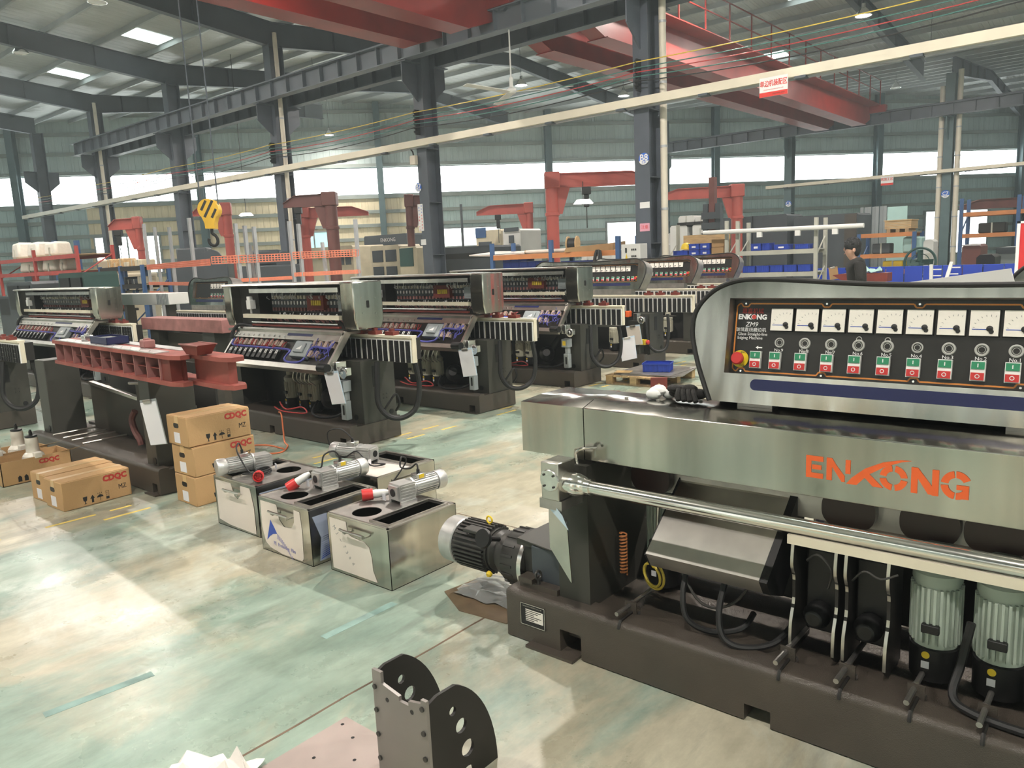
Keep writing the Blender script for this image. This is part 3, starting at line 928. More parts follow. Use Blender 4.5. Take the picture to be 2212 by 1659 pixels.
    sub('stop_knob', MB().lathe([(.014, .003), (.014, .02), (.024, .022), (.025, .034), (.020, .040), (.0, .041)], (0, 0, 0), (0, 0, 1), 20, cap=False).mesh('stop_knob', 'red_btn'), es)
    if detail:
        lettering('STOP', .010, 'ink_black', pan, M @ Matrix.Translation((.252, .147, d + .0034)), ext=.0004)
        lettering('EMCY', .010, 'ink_black', pan, M @ Matrix.Translation((.258, .199, d + .0034)), ext=.0004)

def fin_motor(parent, base, r, h, m_body, m_cap='black', fins=22, axis=(0, 0, 1), sticker=True, cap_h=.12, name='motor'):
    """finned vertical motor: finned body, dark lower cap, junction lug, stickers"""
    base = Vector(base)
    o = part(name, MB().cyl(base + Vector((0, 0, cap_h)), base + Vector((0, 0, cap_h + h)), r * .88, 20)
             .lathe([(r * .95, cap_h + h), (r * .95, cap_h + h + .03), (r * .55, cap_h + h + .06), (r * .55, cap_h + h + .12)], base, (0, 0, 1), 20), m_body, parent)
    f = MB()
    for k in range(fins):
        t = 2 * math.pi * k / fins
        c, s_ = math.cos(t), math.sin(t)
        f.M = Matrix.Translation(base) @ Matrix.Rotation(t, 4, 'Z')
        f.box(r * .84, r, -.0042, .0042, cap_h + .02, cap_h + h - .015)
    part('cooling_fins', f, m_body, o)
    part('fan_cover', MB().lathe([(r * .6, .0), (r * .95, .02), (r * .98, cap_h), (r * .9, cap_h + .004)], base, (0, 0, 1), 20), m_cap, o)
    if sticker:
        yy = base.y - r * .985
        part('round_sticker', MB().lathe([(.013, 0), (.013, .001)], (base.x - .012, yy, base.z + cap_h * .86), (0, -1, 0), 16), 'yellow', o)
        part('square_sticker', MB().box(base.x - .025, base.x + .0, yy - .001, yy, base.z + cap_h * .5, base.z + cap_h * .5 + .026), 'paper', o)
        part('lift_lug', MB().box(base.x - .028, base.x + .028, base.y - r - .012, base.y - r + .01, base.z + cap_h + h * .28, base.z + cap_h + h * .28 + .03), 'black', o, bevel=.003)
    return o

def hose(name, pts, r, m, parent, n=6):
    return part(name, MB().tube(spline(pts, n), r, 8), m, parent)

mat('guard_dark', (0.03, 0.012, 0.011), .3, 0, .2, 6)
# ================================================================== foreground edging machine
M1 = thing('glass_edging_machine', 'stainless glass edging machine with orange ENKONG letters and black meter panel', 'machine', (-2.24, 2.53, 0))
m1o = Vector((-2.24, 2.53, 0))
def m1(name, mb, m, par=None, **k):
    mb.v = [v - m1o for v in mb.v]
    return part(name, mb, m, par or M1, **k)
XR = 1.9                                                    # runs on past the frame
def arc_edge(y, z, r, n=5):                                 # rounded upper front edge (y,z)
    return [(y + r - r * math.cos(math.radians(90 * k / n)), z - r + r * math.sin(math.radians(90 * k / n))) for k in range(n + 1)]
# base: outer rolled rim, recessed deck, fork notches in the front
yb0, yb1, zb = 2.53, 3.32, .235
def base_piece(x0, x1, z0):
    return MB().prism([(yb0, z0)] + arc_edge(yb0, zb, .03) + [(yb0 + .11, zb), (yb0 + .11, zb - .02), (yb1 - .08, zb - .02), (yb1 - .08, zb), (yb1, zb), (yb1, z0)], 'x', x0, x1)
b = MB()
xs = [-2.24, -1.935, -1.822, -1.085, -.985, -.2, -.09, .7, .8, XR]
for i in range(len(xs) - 1):
    q = base_piece(xs[i], xs[i + 1], .006 if i % 2 == 0 else (.118 if i == 1 else .07))
    o_ = len(b.v); b.v += q.v; b.f += [[k + o_ for k in f] for f in q.f]; b.mi += q.mi
m1('base', b, 'base_paint')
m1('notch_bar', MB().box(-1.935, -1.822, yb0 + .07, yb0 + .1, .06, .09), 'base_paint')
m1('foot_plate', MB().box(-2.10, -1.84, yb0 - .045, yb0 + .3, 0, .013), 'base_paint')
m1('deck', MB().box(-2.2, XR, yb0 + .1, yb1 - .09, zb - .025, zb - .018), 'base_paint')
# name plate
npl = m1('name_plate', MB().box(-2.155, -2.015, yb0 - .003, yb0, .085, .19), 'ink_black')
m1('plate_field', MB().box(-2.125, -2.025, yb0 - .0036, yb0 - .003, .108, .165), 'meter', npl)
ln = MB()
for k in range(6): ln.box(-2.125, -2.075 + .02 * (k % 3), yb0 - .0042, yb0 - .0036, .112 + k * .009, .115 + k * .009)
m1('plate_lines', ln, 'ink_black', npl)
fr_ = MB()
fr_.box(-2.155, -2.015, yb0 - .0042, yb0 - .003, .187, .19).box(-2.155, -2.015, yb0 - .0042, yb0 - .003, .085, .088).box(-2.155, -2.152, yb0 - .0042, yb0 - .003, .085, .19).box(-2.018, -2.015, yb0 - .0042, yb0 - .003, .085, .19)
m1('plate_border', fr_, 'alu', npl)
tm = text_mesh('GLASS MACHINERY CO.,LTD', .0085, 'alu'); tm.transform(FRONT(-2.085, yb0 - .0045, .178)); tm.transform(Matrix.Translation(-m1o)); link(bpy.data.objects.new('lettering', tm), npl)
# uprights
m1('upright', MB().box(-1.98, -1.815, 2.60, 3.1, zb - .02, .86), 'olive')
m1('upright', MB().box(1.2, 1.4, 2.60, 3.1, zb - .02, .86), 'olive')
m1('gear_housing', MB().box(-2.17, -1.98, 2.64, 2.95, zb, .42), 'machine_dark', bevel=.006)
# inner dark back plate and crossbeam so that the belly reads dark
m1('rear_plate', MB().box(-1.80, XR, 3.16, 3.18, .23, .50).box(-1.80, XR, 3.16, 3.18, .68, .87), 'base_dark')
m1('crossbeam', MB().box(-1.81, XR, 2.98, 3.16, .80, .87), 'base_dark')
# stainless cover with chamfered top
fy, zf0, zf1, zt = 2.62, .882, 1.108, 1.132
def cover(x0, x1, endch):
    mb = MB()
    yb_ = 2.96
    c = .05 if endch else 0
    v = [(x0, fy, zf0), (x1, fy, zf0), (x1, yb_, zf0), (x0, yb_, zf0), (x0, fy, zf1), (x1, fy, zf1), (x1, yb_, zf1), (x0, yb_, zf1),
         (x0 + c, fy + .085, zt), (x1, fy + .085, zt), (x1, yb_ - .05, zt), (x0 + c, yb_ - .05, zt)]
    return mb._add(v, [(0, 1, 2, 3), (0, 1, 5, 4), (1, 2, 6, 5), (2, 3, 7, 6), (3, 0, 4, 7), (4, 5, 9, 8), (5, 6, 10, 9), (6, 7, 11, 10), (7, 4, 8, 11), (8, 9, 10, 11)])
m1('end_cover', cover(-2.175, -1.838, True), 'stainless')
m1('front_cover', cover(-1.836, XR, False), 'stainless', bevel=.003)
bt = MB()
for x, y in ((-1.72, 2.78), (-1.66, 2.86), (-1.58, 2.80), (-1.42, 2.87)): bt.lathe([(.008, 0), (.008, .006)], (x, y, zt), (0, 0, 1), 6)
m1('cover_bolts', bt, 'stainless_dull')
# console on two feet
CON = link(bpy.data.objects.new('control_console', None), M1)
tex_console(CON, Vector((-1.5, 2.80, 1.152)) - m1o, (1, 0, 0), 2.1, 10, True)
for xx in (-1.25, -.35, .3): m1('console_foot', MB().box(xx, xx + .14, 2.84, 2.99, zt, 1.165), 'stainless_dull')
# orange lettering, cut like the stencil
def logo():
    mb = MB(); y0, y1 = fy - .0015, fy - .0002
    h = .078; z0 = .951
    cnt = [0]
    def P(pts):
        cnt[0] += 1; e = .00006 * cnt[0]
        mb.prism(pts, 'y', y0 - e, y1 - e)
    def R(xa, xb, za, zb_): P([(xa, za), (xb, za), (xb, zb_), (xa, zb_)])
    # slant the row as the photograph's letters: heights grow towards the right
    x = -.902
    R(x, x + .018, z0, z0 + h); R(x + .018, x + .058, z0 + h - .018, z0 + h); R(x + .021, x + .052, z0 + .031, z0 + .047); R(x + .018, x + .058, z0, z0 + .018)
    x = -.833
    R(x, x + .018, z0, z0 + h); P([(x + .018, z0 + h), (x + .018, z0 + h - .03), (x + .050, z0 + .0), (x + .060, z0), (x + .060, z0 + .02), (x + .030, z0 + h - .02)]); R(x + .062, x + .078, z0 + .030, z0 + h)
    # K with the long swoosh
    P([(-.768, z0 - .004), (-.735, z0 - .004), (-.70, z0 + .036), (-.65, z0 + .070), (-.60, z0 + .093), (-.570, z0 + .101), (-.60, z0 + .1), (-.655, z0 + .085), (-.71, z0 + .056), (-.75, z0 + .02)])
    P([(-.716, z0 + .032), (-.700, z0 + .044), (-.652, z0 - .001), (-.684, z0 - .001)])
    # O with four gaps
    cx, cz = -.622, z0 + .037
    for a in (8, 98, 188, 278):
        pts = []
        for k in range(9):
            t = math.radians(a + 74 * k / 8); pts.append((cx + .042 * math.cos(t), cz + .042 * math.sin(t)))
        for k in range(8, -1, -1):
            t = math.radians(a + 74 * k / 8); pts.append((cx + .022 * math.cos(t), cz + .022 * math.sin(t)))
        P(pts)
    x = -.570
    R(x, x + .019, z0 - .002, z0 + h + .004); P([(x + .019, z0 + h + .004), (x + .019, z0 + h - .03), (x + .050, z0), (x + .060, z0), (x + .060, z0 + .028)]); R(x + .060, x + .079, z0 - .002, z0 + h + .004)
    cx, cz = -.443, z0 + .041
    for a0, a1 in ((28, 92), (100, 172), (184, 262), (270, 322)):
        pts = []
        for k in range(9):
            t = math.radians(a0 + (a1 - a0) * k / 8); pts.append((cx + .043 * math.cos(t), cz + .045 * math.sin(t)))
        for k in range(8, -1, -1):
            t = math.radians(a0 + (a1 - a0) * k / 8); pts.append((cx + .022 * math.cos(t), cz + .024 * math.sin(t)))
        P(pts)
    R(-.442, -.408, z0 + .028, z0 + .043); R(-.424, -.408, z0 + .0, z0 + .03)
    return mb
m1('stencil_lettering', logo(), 'orange', smooth=False)
# guide tube, collar and bearing block
ty, tz_ = 2.50, .81
m1('guide_tube', MB().cyl((-1.74, ty, tz_), (XR, ty, tz_), .028, 28), 'chrome')
m1('collar', MB().lathe([(.046, 0), (.046, .035), (.049, .037), (.049, .06), (.038, .095), (.034, .10), (.034, .125)], (-1.845, ty, tz_), (1, 0, 0), 28), 'chrome')
blk = m1('bearing_block', MB().box(-1.935, -1.845, 2.44, 2.56, .745, .905), 'stainless_br', bevel=.004)
dsc = MB().lathe([(.047, 0), (.047, .006), (.044, .009)], (-1.888, 2.44, .83), (0, -1, 0), 28)
m1('end_disc', dsc, 'alu', blk)
bo = MB()
for a in range(4):
    t = math.radians(45 + 90 * a); bo.lathe([(.005, 0), (.005, .005)], (-1.888 + .034 * math.cos(t), 2.431, .83 + .034 * math.sin(t)), (0, -1, 0), 6)
m1('disc_bolts', bo, 'motor_grey', blk)
m1('block_bracket', MB().box(-1.955, -1.84, 2.45, 2.60, .70, .742), 'stainless_dull')
m1('oil_pipe', MB().tube(spline([(-1.83, 2.56, .88), (-1.83, 2.55, .93), (-1.80, 2.56, .95), (-1.76, 2.6, .95)], 5), .006, 8), 'chrome')
# hung plate in a plastic sleeve
pl = MB()
pl.hexa([(-1.925, 2.47, .52), (-1.795, 2.44, .40), (-1.795, 2.446, .40), (-1.925, 2.476, .52), (-1.925, 2.47, .74), (-1.81, 2.44, .665), (-1.81, 2.446, .665), (-1.925, 2.476, .74)])
m1('hung_plate', pl, 'stainless_br')
m1('plate_sleeve', MB().hexa([(-1.925, 2.468, .70), (-1.80, 2.438, .63), (-1.80, 2.4385, .63), (-1.925, 2.469, .70), (-1.925, 2.468, .745), (-1.83, 2.438, .69), (-1.83, 2.4385, .69), (-1.925, 2.469, .745)]), 'paper_blue')
# drive motor with variator on the end
ax = Vector((1, 0, 0)); mo = Vector((-2.87, 2.80, .272))
DM = m1('drive_motor', MB().cyl(mo + ax * .13, mo + ax * .36, .112, 28), 'motor_grey')
fm = MB()
for k in range(34):
    t = 2 * math.pi * k / 34
    fm.M = Matrix.Translation(mo) @ Matrix.Rotation(t, 4, 'X')
    fm.box(.14, .345, .108, .128, -.0045, .0045)
m1('cooling_fins', fm, 'motor_grey', DM)
m1('fan_cowl', MB().lathe([(.04, 0), (.095, .008), (.122, .035), (.124, .12), (.117, .125)], mo, ax, 28), 'alu_cast', DM)
m1('terminal_lid', MB().box(-2.66, -2.56, 2.69, 2.76, .375, .392), 'motor_grey', DM, bevel=.004)
m1('eye_bolt', MB().ring(mo + Vector((.30, 0, .150)), (0, 1, 0), .018, .005).cyl(mo + Vector((.30, 0, .11)), mo + Vector((.30, 0, .135)), .006, 8), 'yellow', DM)
VR = m1('speed_variator', MB().lathe([(.105, .36), (.108, .38), (.095, .40), (.115, .43), (.122, .47), (.140, .48), (.142, .56), (.15, .562), (.152, .60), (.12, .605), (.10, .68)], mo, ax, 30), 'motor_grey')
m1('variator_flange', MB().lathe([(.158, .60), (.158, .625)], mo, ax, 30), 'alu', VR)
grm = MB().box(.485, .555, .138, .147, -.006, .006).mesh('grip_rib', 'motor_grey')
for k in range(18): inst('grip_rib', grm, VR, mo - m1o, (2 * math.pi * k / 18, 0, 0))
m1('handwheel', MB().lathe([(.045, 0), (.05, .01), (.045, .022)], (-2.45, 2.63, .40), (0, -1, .35), 20).cyl((-2.45, 2.63, .40), (-2.44, 2.72, .37), .014, 10), 'black', VR)
m1('drain_plug', MB().lathe([(.016, 0), (.016, .012), (.010, .02)], (-2.46, 2.665, .205), (0, -1, -.3), 10), 'yellow', VR)
m1('motor_bracket', MB().prism([(2.66, .40), (2.66, .425), (2.98, .425), (2.98, .40)], 'x', -2.27, -1.98).prism([(-2.27, 2.66), (-2.02, 2.62), (-1.98, 2.72), (-1.98, 2.98), (-2.27, 2.98)], 'z', .426, .432), 'olive')
m1('gear_body', MB().box(-2.26, -2.16, 2.68, 2.92, .25, .40), 'motor_grey', bevel=.02)
m1('slide_rail', MB().box(-2.20, -1.985, 2.585, 2.635, zb, .262).box(-2.20, -2.12, 2.575, 2.645, .262, .285), 'base_paint')
m1('lifting_eye', MB().ring((-2.10, 2.60, .305), (1, 0, .2), .019, .0065).cyl((-2.10, 2.60, .262), (-2.10, 2.60, .287), .009, 8), 'motor_grey')
# tilted stainless drip tray
def tray():
    x0, x1 = -1.535, -1.06
    pr = [(2.90, .80), (2.90, .765), (2.72, .62), (2.60, .545), (2.585, .52), (2.64, .49), (2.90, .60)]
    return x0, x1, pr
x0, x1, pr = tray()
ft = MB(); t3 = .006
fp = [(2.93, .80), (2.90, .762), (2.74, .645), (2.60, .535)]
for a, b_ in zip(fp[:-1], fp[1:]):
    ft.hexa([(x0, a[0], a[1]), (x1, a[0], a[1]), (x1, b_[0], b_[1]), (x0, b_[0], b_[1]), (x0, a[0] + t3, a[1] - t3), (x1, a[0] + t3, a[1] - t3), (x1, b_[0] + t3, b_[1] - t3), (x0, b_[0] + t3, b_[1] - t3)])
TR = m1('drip_tray', ft, 'stainless_br')
m1('tray_lip', MB().hexa([(x0, 2.60, .535), (x1, 2.60, .535), (x1, 2.64, .47), (x0, 2.64, .47), (x0, 2.605, .537), (x1, 2.605, .537), (x1, 2.645, .472), (x0, 2.645, .472)]), 'stainless_br', TR)
m1('tray_side', MB().prism([(2.60, .53), (2.64, .47), (2.76, .42), (2.98, .60), (2.98, .84), (2.92, .79)], 'x', x1, x1 + .03), 'black', TR)
m1('tray_side', MB().prism([(2.60, .53), (2.64, .47), (2.76, .42), (2.98, .60), (2.98, .84), (2.92, .79)], 'x', x0 - .006, x0), 'black', TR)
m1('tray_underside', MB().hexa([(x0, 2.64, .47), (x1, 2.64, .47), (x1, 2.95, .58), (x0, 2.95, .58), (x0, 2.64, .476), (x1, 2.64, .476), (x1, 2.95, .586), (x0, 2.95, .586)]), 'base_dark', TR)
def m1hose(pts, r, m='rubber'): return m1('hose', MB().tube(spline(pts, 6), r, 8), m)
m1hose([(-1.40, 2.70, .48), (-1.39, 2.64, .38), (-1.36, 2.62, .29), (-1.28, 2.66, .245), (-1.18, 2.72, .26), (-1.16, 2.8, .3)], .012)
m1hose([(-1.23, 2.70, .48), (-1.23, 2.63, .36), (-1.20, 2.60, .27), (-1.13, 2.62, .24), (-1.04, 2.70, .25), (-1.0, 2.82, .3)], .013)
m1hose([(-1.42, 2.68, .47), (-1.34, 2.66, .37), (-1.27, 2.68, .34), (-1.20, 2.72, .37), (-1.14, 2.72, .46)], .006, 'motor_grey')
# stepped support plates with bright edges
me_pts = [(2.74, .225), (2.70, .26), (2.705, .35), (2.735, .43), (2.735, .52), (2.71, .58), (2.72, .66), (2.90, .66), (2.90, .225)]
for x in (-.985, -.83, -.795, -.655, .25, .55):
    sp_ = m1('support_plate', MB().prism(me_pts, 'x', x, x + .011), 'base_dark')
    ed = MB(); ep = spline([(p[0], p[1], 0) for p in me_pts[1:7]], 4)
    for a, c in zip(ep[:-1], ep[1:]): ed.quad((x, a.x - .0012, a.y), (x + .011, a.x - .0012, a.y), (x + .011, c.x - .0012, c.y), (x, c.x - .0012, c.y))
    m1('bright_edge', ed, 'stainless_br', sp_)
# spindle housings and black clamps behind the plates
for x in (-.90, -.72):
    m1('spindle_housing', MB().box(x - .055, x + .055, 2.80, 2.95, .30, .62).lathe([(.045, 0), (.05, .05), (.03, .09)], (x, 2.80, .38), (0, -1, 0), 16), 'black', bevel=.006)
m1hose([(-.93, 2.73, .60), (-.88, 2.70, .64), (-.84, 2.72, .58), (-.86, 2.75, .5)], .005, 'motor_grey')
m1hose([(-.77, 2.73, .56), (-.72, 2.69, .62), (-.67, 2.70, .60), (-.62, 2.72, .62)], .004, 'motor_grey')
# motors
for x, y in ((-.52, 2.83), (-.325, 2.83), (-.12, 2.83), (.1, 2.83), (.42, 2.83), (.75, 2.83)):
    o = fin_motor(M1, Vector((x, y, .225)) - m1o, .082, .235, 'motor_green', cap_h=.135, fins=26)
fin_motor(M1, Vector((-1.66, 2.98, .225)) - m1o, .078, .27, 'motor_green', cap_h=.14, fins=24)
# long rail under the tube, dark oval guards behind it
m1('water_rail', MB().box(-1.0, XR, 2.715, 2.75, .655, .69), 'cream')
for x in (-1.66, -.83, -.56, -.36, -.12):
    m1('wheel_guard', MB().prism(rrect(x - .095, x + .095, .70, .84, .06, 6), 'y', 2.86, 2.90), 'guard_dark')
m1('guard_plate', MB().box(-1.78, XR, 2.905, 2.915, .70, .88), 'stainless_dull')
# adjusting screws across the rim
for x in (-1.64, -.97, -.76, -.54, -.335, -.10, .2):
    s_ = m1('adjusting_screw', MB().cyl((x, 2.535, .268), (x, 2.86, .268), .0095, 10), 'stainless_dull')
    m1('screw_bracket', MB().box(x - .02, x + .034, 2.635, 2.643, .215, .285), 'base_paint', s_)
    m1('screw_nut', MB().lathe([(.014, 0), (.014, .012)], (x, 2.655, .268), (0, 1, 0), 6).lathe([(.012, 0), (.012, .02)], (x + .024, 2.65, .232), (0, 1, 0), 6), 'stainless_dull', s_)
    m1('rim_hook', MB().tube([(x + .012, 2.528, .208), (x + .012, 2.532, .222), (x + .012, 2.545, .237), (x + .012, 2.60, .240), (x + .012, 2.64, .24)], .0065, 6), 'base_dark', s_)
# wiring and hoses in the belly
m1hose([(-.40, 2.74, .50), (-.42, 2.72, .36), (-.43, 2.66, .27), (-.36, 2.62, .25), (-.2, 2.60, .25), (.1, 2.61, .25), (.4, 2.65, .25)], .014)
m1('coil_spring', MB().tube([(-1.765 + .016 * math.cos(k * .9), 2.80 + .016 * math.sin(k * .9), .32 + k * .0022) for k in range(90)], .004, 5), 'rack_orange')
m1('coiled_wire', MB().ring((-1.60, 2.78, .36), (.3, 1, 0), .06, .006).ring((-1.605, 2.77, .365), (.35, 1, .1), .052, .006), 'wire_yellow')
m1('spray_pipe', MB().cyl((-1.60, 2.80, .42), (-1.585, 2.80, .70), .008, 8), 'stainless_br')
m1('blue_hose', MB().tube(spline([(-.99, 3.05, .66), (-1.0, 3.05, .45), (-1.0, 3.05, .24)], 4), .018, 8).tube(spline([(-1.05, 3.08, .60), (-1.06, 3.08, .4), (-1.05, 3.08, .24)], 4), .014, 8), 'ink_mauve')
# glove and rag on the cover
g = thing('work_glove', 'dark work glove crumpled on the stainless cover beside the console', 'glove', (-1.47, 2.83, zt))
gm = MB()
rg = random.Random(5)
for k in range(9): gm.ball((rg.uniform(-.05, .05), rg.uniform(-.03, .03), .022 + rg.uniform(0, .03)), .028, (rg.uniform(.8, 1.4), rg.uniform(.7, 1.1), rg.uniform(.6, .9)), 10, 6)
for k in range(4): gm.tube(spline([(-.02 + k * .022, -.02, .05), (-.01 + k * .024, -.045, .035), (k * .026, -.06, .014)], 4), .011, 8)
part('palm', gm, 'shirt', g)
rgm = thing('white_rag', 'white rag bunched under the dark glove on the cover', 'rag', (-1.575, 2.84, zt))
rm = MB()
for k in range(6): rm.ball((rg.uniform(-.035, .03), rg.uniform(-.03, .03), .018 + rg.uniform(0, .02)), .024, (rg.uniform(.9, 1.5), rg.uniform(.8, 1.2), rg.uniform(.6, 1)), 10, 6)
part('cloth', rm, 'white', rgm)
# ================================================================== the rows of machines being assembled
PITCH = .078
pad_me = MB().box(-.0365, .0365, -.012, .0, -.108, .108).use(1).box(-.0265, .0265, -.020, -.012, -.106, .098).box(-.020, .020, -.025, -.020, -.10, -.06).box(-.020, .020, -.025, -.020, -.05, -.005).box(-.020, .020, -.025, -.020, .005, .05).box(-.020, .020, -.025, -.020, .06, .092).mesh('conveyor_pad', ['white', 'rubber'])
relay_me = MB().box(-.03, .03, -.028, .028, 0, .03).box(-.02, .02, -.035, .035, .03, .045).mesh('relay', 'relay')
module_me = MB().box(-.036, .036, -.05, .05, 0, .04).box(-.03, .03, -.06, .03, .04, .055).mesh('switch_module', 'black')
mark_me = MB().box(-.018, -.008, .0, .045, .0555, .0575).box(.006, .016, .0, .045, .0555, .0575).mesh('terminal_marks', 'white')
post_me = MB().cyl((0, 0, 0), (0, 0, .05), .012, 8).mesh('terminal_post', 'alu')
red_me = MB().box(-.06, .06, -.04, .04, 0, .035).box(-.02, .02, -.02, .02, .035, .06).mesh('guide_block', 'primer')

def conveyor(root, x0, x1, y, zc=.925, h=.235, pads_from=None, cream_cap=True):
    beam = part('conveyor_beam', MB().box(x0, x1, y, y + .05, zc - h / 2, zc + h / 2), 'cream', root)
    part('beam_cap', MB().box(x0, x1, y - .018, y + .06, zc + h / 2, zc + h / 2 + .022), 'cream', root)
    part('beam_core', MB().box(x0, x1 - .06, y + .05, y + .16, zc - h / 2 + .02, zc + h / 2 - .01), 'base_dark', root)
    x = (x0 if pads_from is None else pads_from) + .03
    k = 0
    while x < x1 - .02:
        inst('conveyor_pad', pad_me, beam, (x, y, zc - .008))
        x += PITCH + (.012 if k % 5 == 4 else 0); k += 1
    for gx in (x1 - .75, x1 - .55, x1 - .3): inst('guide_block', red_me, beam, (gx, y + .02, zc + h / 2 + .022))
    return beam

def base_body(root, x0, x1, d=.64, h=.22, notches=(), m='base_paint'):
    xs_ = [x0]
    for a, b_ in notches: xs_ += [a, b_]
    xs_.append(x1)
    mb = MB()
    for i in range(len(xs_) - 1):
        z0 = .008 if i % 2 == 0 else .09
        q = MB().prism([(0, z0)] + arc_edge(0, h, .03) + [(.09, h), (.09, h - .02), (d - .06, h - .02), (d - .06, h), (d, h), (d, z0)], 'x', xs_[i], xs_[i + 1])
        o_ = len(mb.v); mb.v += q.v; mb.f += [[k + o_ for k in f] for f in q.f]; mb.mi += q.mi
    part('base', mb, m, root)
    part('foot_plate', MB().box(x1 - .2, x1 - .02, -.04, .2, 0, .012), m, root)
    part('foot_plate', MB().box(x0 + .02, x0 + .2, -.04, .2, 0, .012), m, root)

def end_upright(root, x1=0.0):
    u = part('end_upright', MB().prism([(x1 - .27, .20), (x1 - .02, .20), (x1 - .02, .62), (x1 - .27, .62)], 'z', .20, .82), 'olive', root)
    part('access_hole', MB().box(x1 - .021, x1 - .017, .34, .42, .55, .76), 'black', u)
    bo = MB()
    for yy in (.46, .5):
        for zz in (.42, .46): bo.lathe([(.006, 0), (.006, .003)], (x1 - .02, yy, zz), (1, 0, 0), 6)
    part('bolt_holes', bo, 'black', u)
    part('base_lug', MB().lathe([(.03, 0), (.03, .006)], (x1 - .14, .2, .26), (0, -1, 0), 14), 'black', u)
    part('base_lug', MB().lathe([(.026, 0), (.026, .006)], (x1 - .02, .55, .27), (1, 0, 0), 14), 'black', u)
    return u

def open_machine(loc, label, Lh=2.35, seed=1):
    """edging machine with its wiring tray and hood still open"""
    r = thing('edging_machine', label, 'machine', loc)
    L = Lh + .15
    base_body(r, -L, 0, notches=((-L * .55, -L * .55 + .09), (-.16, -.07)))
    end_upright(r)
    part('left_upright', MB().box(-L + .03, -L + .28, .22, .6, .2, .82), 'olive', r)
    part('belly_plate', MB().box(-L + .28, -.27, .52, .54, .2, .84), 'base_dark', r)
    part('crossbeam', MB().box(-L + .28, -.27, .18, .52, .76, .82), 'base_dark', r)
    conveyor(r, -L + .1, .52, .40, pads_from=-1.0 if Lh < 3 else -1.0)
    # hood
    part('hood_top', MB().prism([(.16, 1.57), (.17, 1.588), (.52, 1.588), (.52, 1.573), (.18, 1.56)], 'x', -Lh, -.2), 'stainless_br', r)
    part('hood_back', MB().box(-Lh + .15, -.2, .46, .48, 1.08, 1.575), 'base_dark', r)
    part('hood_shelf', MB().box(-Lh + .1, -.2, .14, .48, 1.075, 1.10), 'stainless_br', r)
    e = MB()
    ep = [(.18, 1.585), (.18, 1.22), (.21, 1.12), (.50, 1.12), (.54, 1.2), (.54, 1.585)]
    e.prism(ep, 'x', -.22, -.02)
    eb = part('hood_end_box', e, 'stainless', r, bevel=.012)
    part('lock_plate', MB().prism(rrect(.335, .365, 1.33, 1.40, .01), 'x', -.021, -.016), 'black', eb)
    sw = MB()
    for yy, zz in ((.27, 1.43), (.44, 1.42), (.28, 1.28), (.44, 1.27)): sw.lathe([(.007, 0), (.005, .004)], (-.02, yy, zz), (1, 0, 0), 8)
    part('cover_screws', sw, 'chrome', eb)
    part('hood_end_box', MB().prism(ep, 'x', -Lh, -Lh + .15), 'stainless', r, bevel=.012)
    # inside of the hood
    part('light_bar', MB().box(-Lh + .55, -.24, .17, .22, 1.49, 1.535), 'alu', r)
    part('white_rail', MB().box(-Lh + .40, -.24, .16, .2, 1.22, 1.262), 'cream', r)
    rr = random.Random(seed)
    rows = part('relay_rows', MB().box(-Lh + .62, -.26, .40, .455, 1.27, 1.47), 'machine_dark', r)
    for zz, m_, cnt in ((1.43, 'cream', 26), (1.37, 'machined', 24), (1.30, 'primer_lt', 24)):
        q = MB()
        for k in range(cnt):
            x = -Lh + .66 + k * (Lh - .95) / cnt
            q.box(x, x + .022, .375, .40, zz - .018, zz + .018)
        o = part('terminal_row', q, m_, rows); o['kind'] = 'stuff'
    for zz, m_, n_ in ((1.455, 'white', 60), (1.245, 'white', 70), (1.215, 'primer_lt', 60)):
        q = MB()
        for k in range(n_):
            x = -Lh + .66 + rr.random() * (Lh - .92); y = .30 + rr.random() * .09
            q.tube([(x, y, zz + rr.uniform(-.02, .03)), (x + rr.uniform(-.015, .015), y - .01, zz + rr.uniform(-.03, .0)), (x + rr.uniform(-.02, .02), y + .02, zz - .045)], .0045, 4)
        o = part('loose_wires', q, m_, rows); o['kind'] = 'stuff'
    rb = part('breaker_block', MB().box(-.98, -.70, .33, .40, 1.30, 1.45), 'primer', r)
    bm_ = MB()
    for k in range(5): bm_.box(-.90 + k * .035, -.875 + k * .035, .322, .33, 1.35, 1.40)
    part('breaker_tabs', bm_, 'yellow', rb)
    part('drive_unit', MB().box(-.46, -.30, .33, .40, 1.29, 1.43).box(-.43, -.33, .325, .33, 1.32, 1.40), 'frame_grey', r, bevel=.006)
    part('sensor_head', MB().box(-Lh + .42, -Lh + .50, .20, .27, 1.31, 1.41).cyl((-Lh + .46, .23, 1.262), (-Lh + .46, .23, 1.31), .012, 8).box(-Lh + .42, -Lh + .48, .21, .25, 1.41, 1.45), 'white', r, bevel=.006)
    part('red_rail', MB().box(-Lh + .55, -.26, .17, .20, 1.135, 1.155), 'primer', r)
    part('steel_rail', MB().cyl((-Lh + .55, .18, 1.175), (-.28, .18, 1.175), .012, 10), 'chrome', r)
    part('dark_guard', MB().box(-Lh + .15, -Lh + .52, .30, .46, 1.10, 1.565), 'base_dark', r)
    # tilted wiring tray: u along x, v up the slope, w outwards
    x0, x1 = -Lh + .28, -.20
    A = Vector((0, -.07, .765)); Bq = Vector((0, .20, 1.10)); sl = (Bq - A).length
    M = frame((0, A.y, A.z), (1, 0, 0), (Bq - A).normalized())
    tr = part('wiring_tray', MB(M).box(x0, x1, 0, sl, -.03, -.012), 'panel_black', r)
    t = MB(M)
    t.box(x0 - .02, x1 + .02, -.03, .025, -.05, .03); t.box(x0 - .03, x0, 0, sl, -.04, .02); t.box(x1, x1 + .03, 0, sl, -.04, .02)
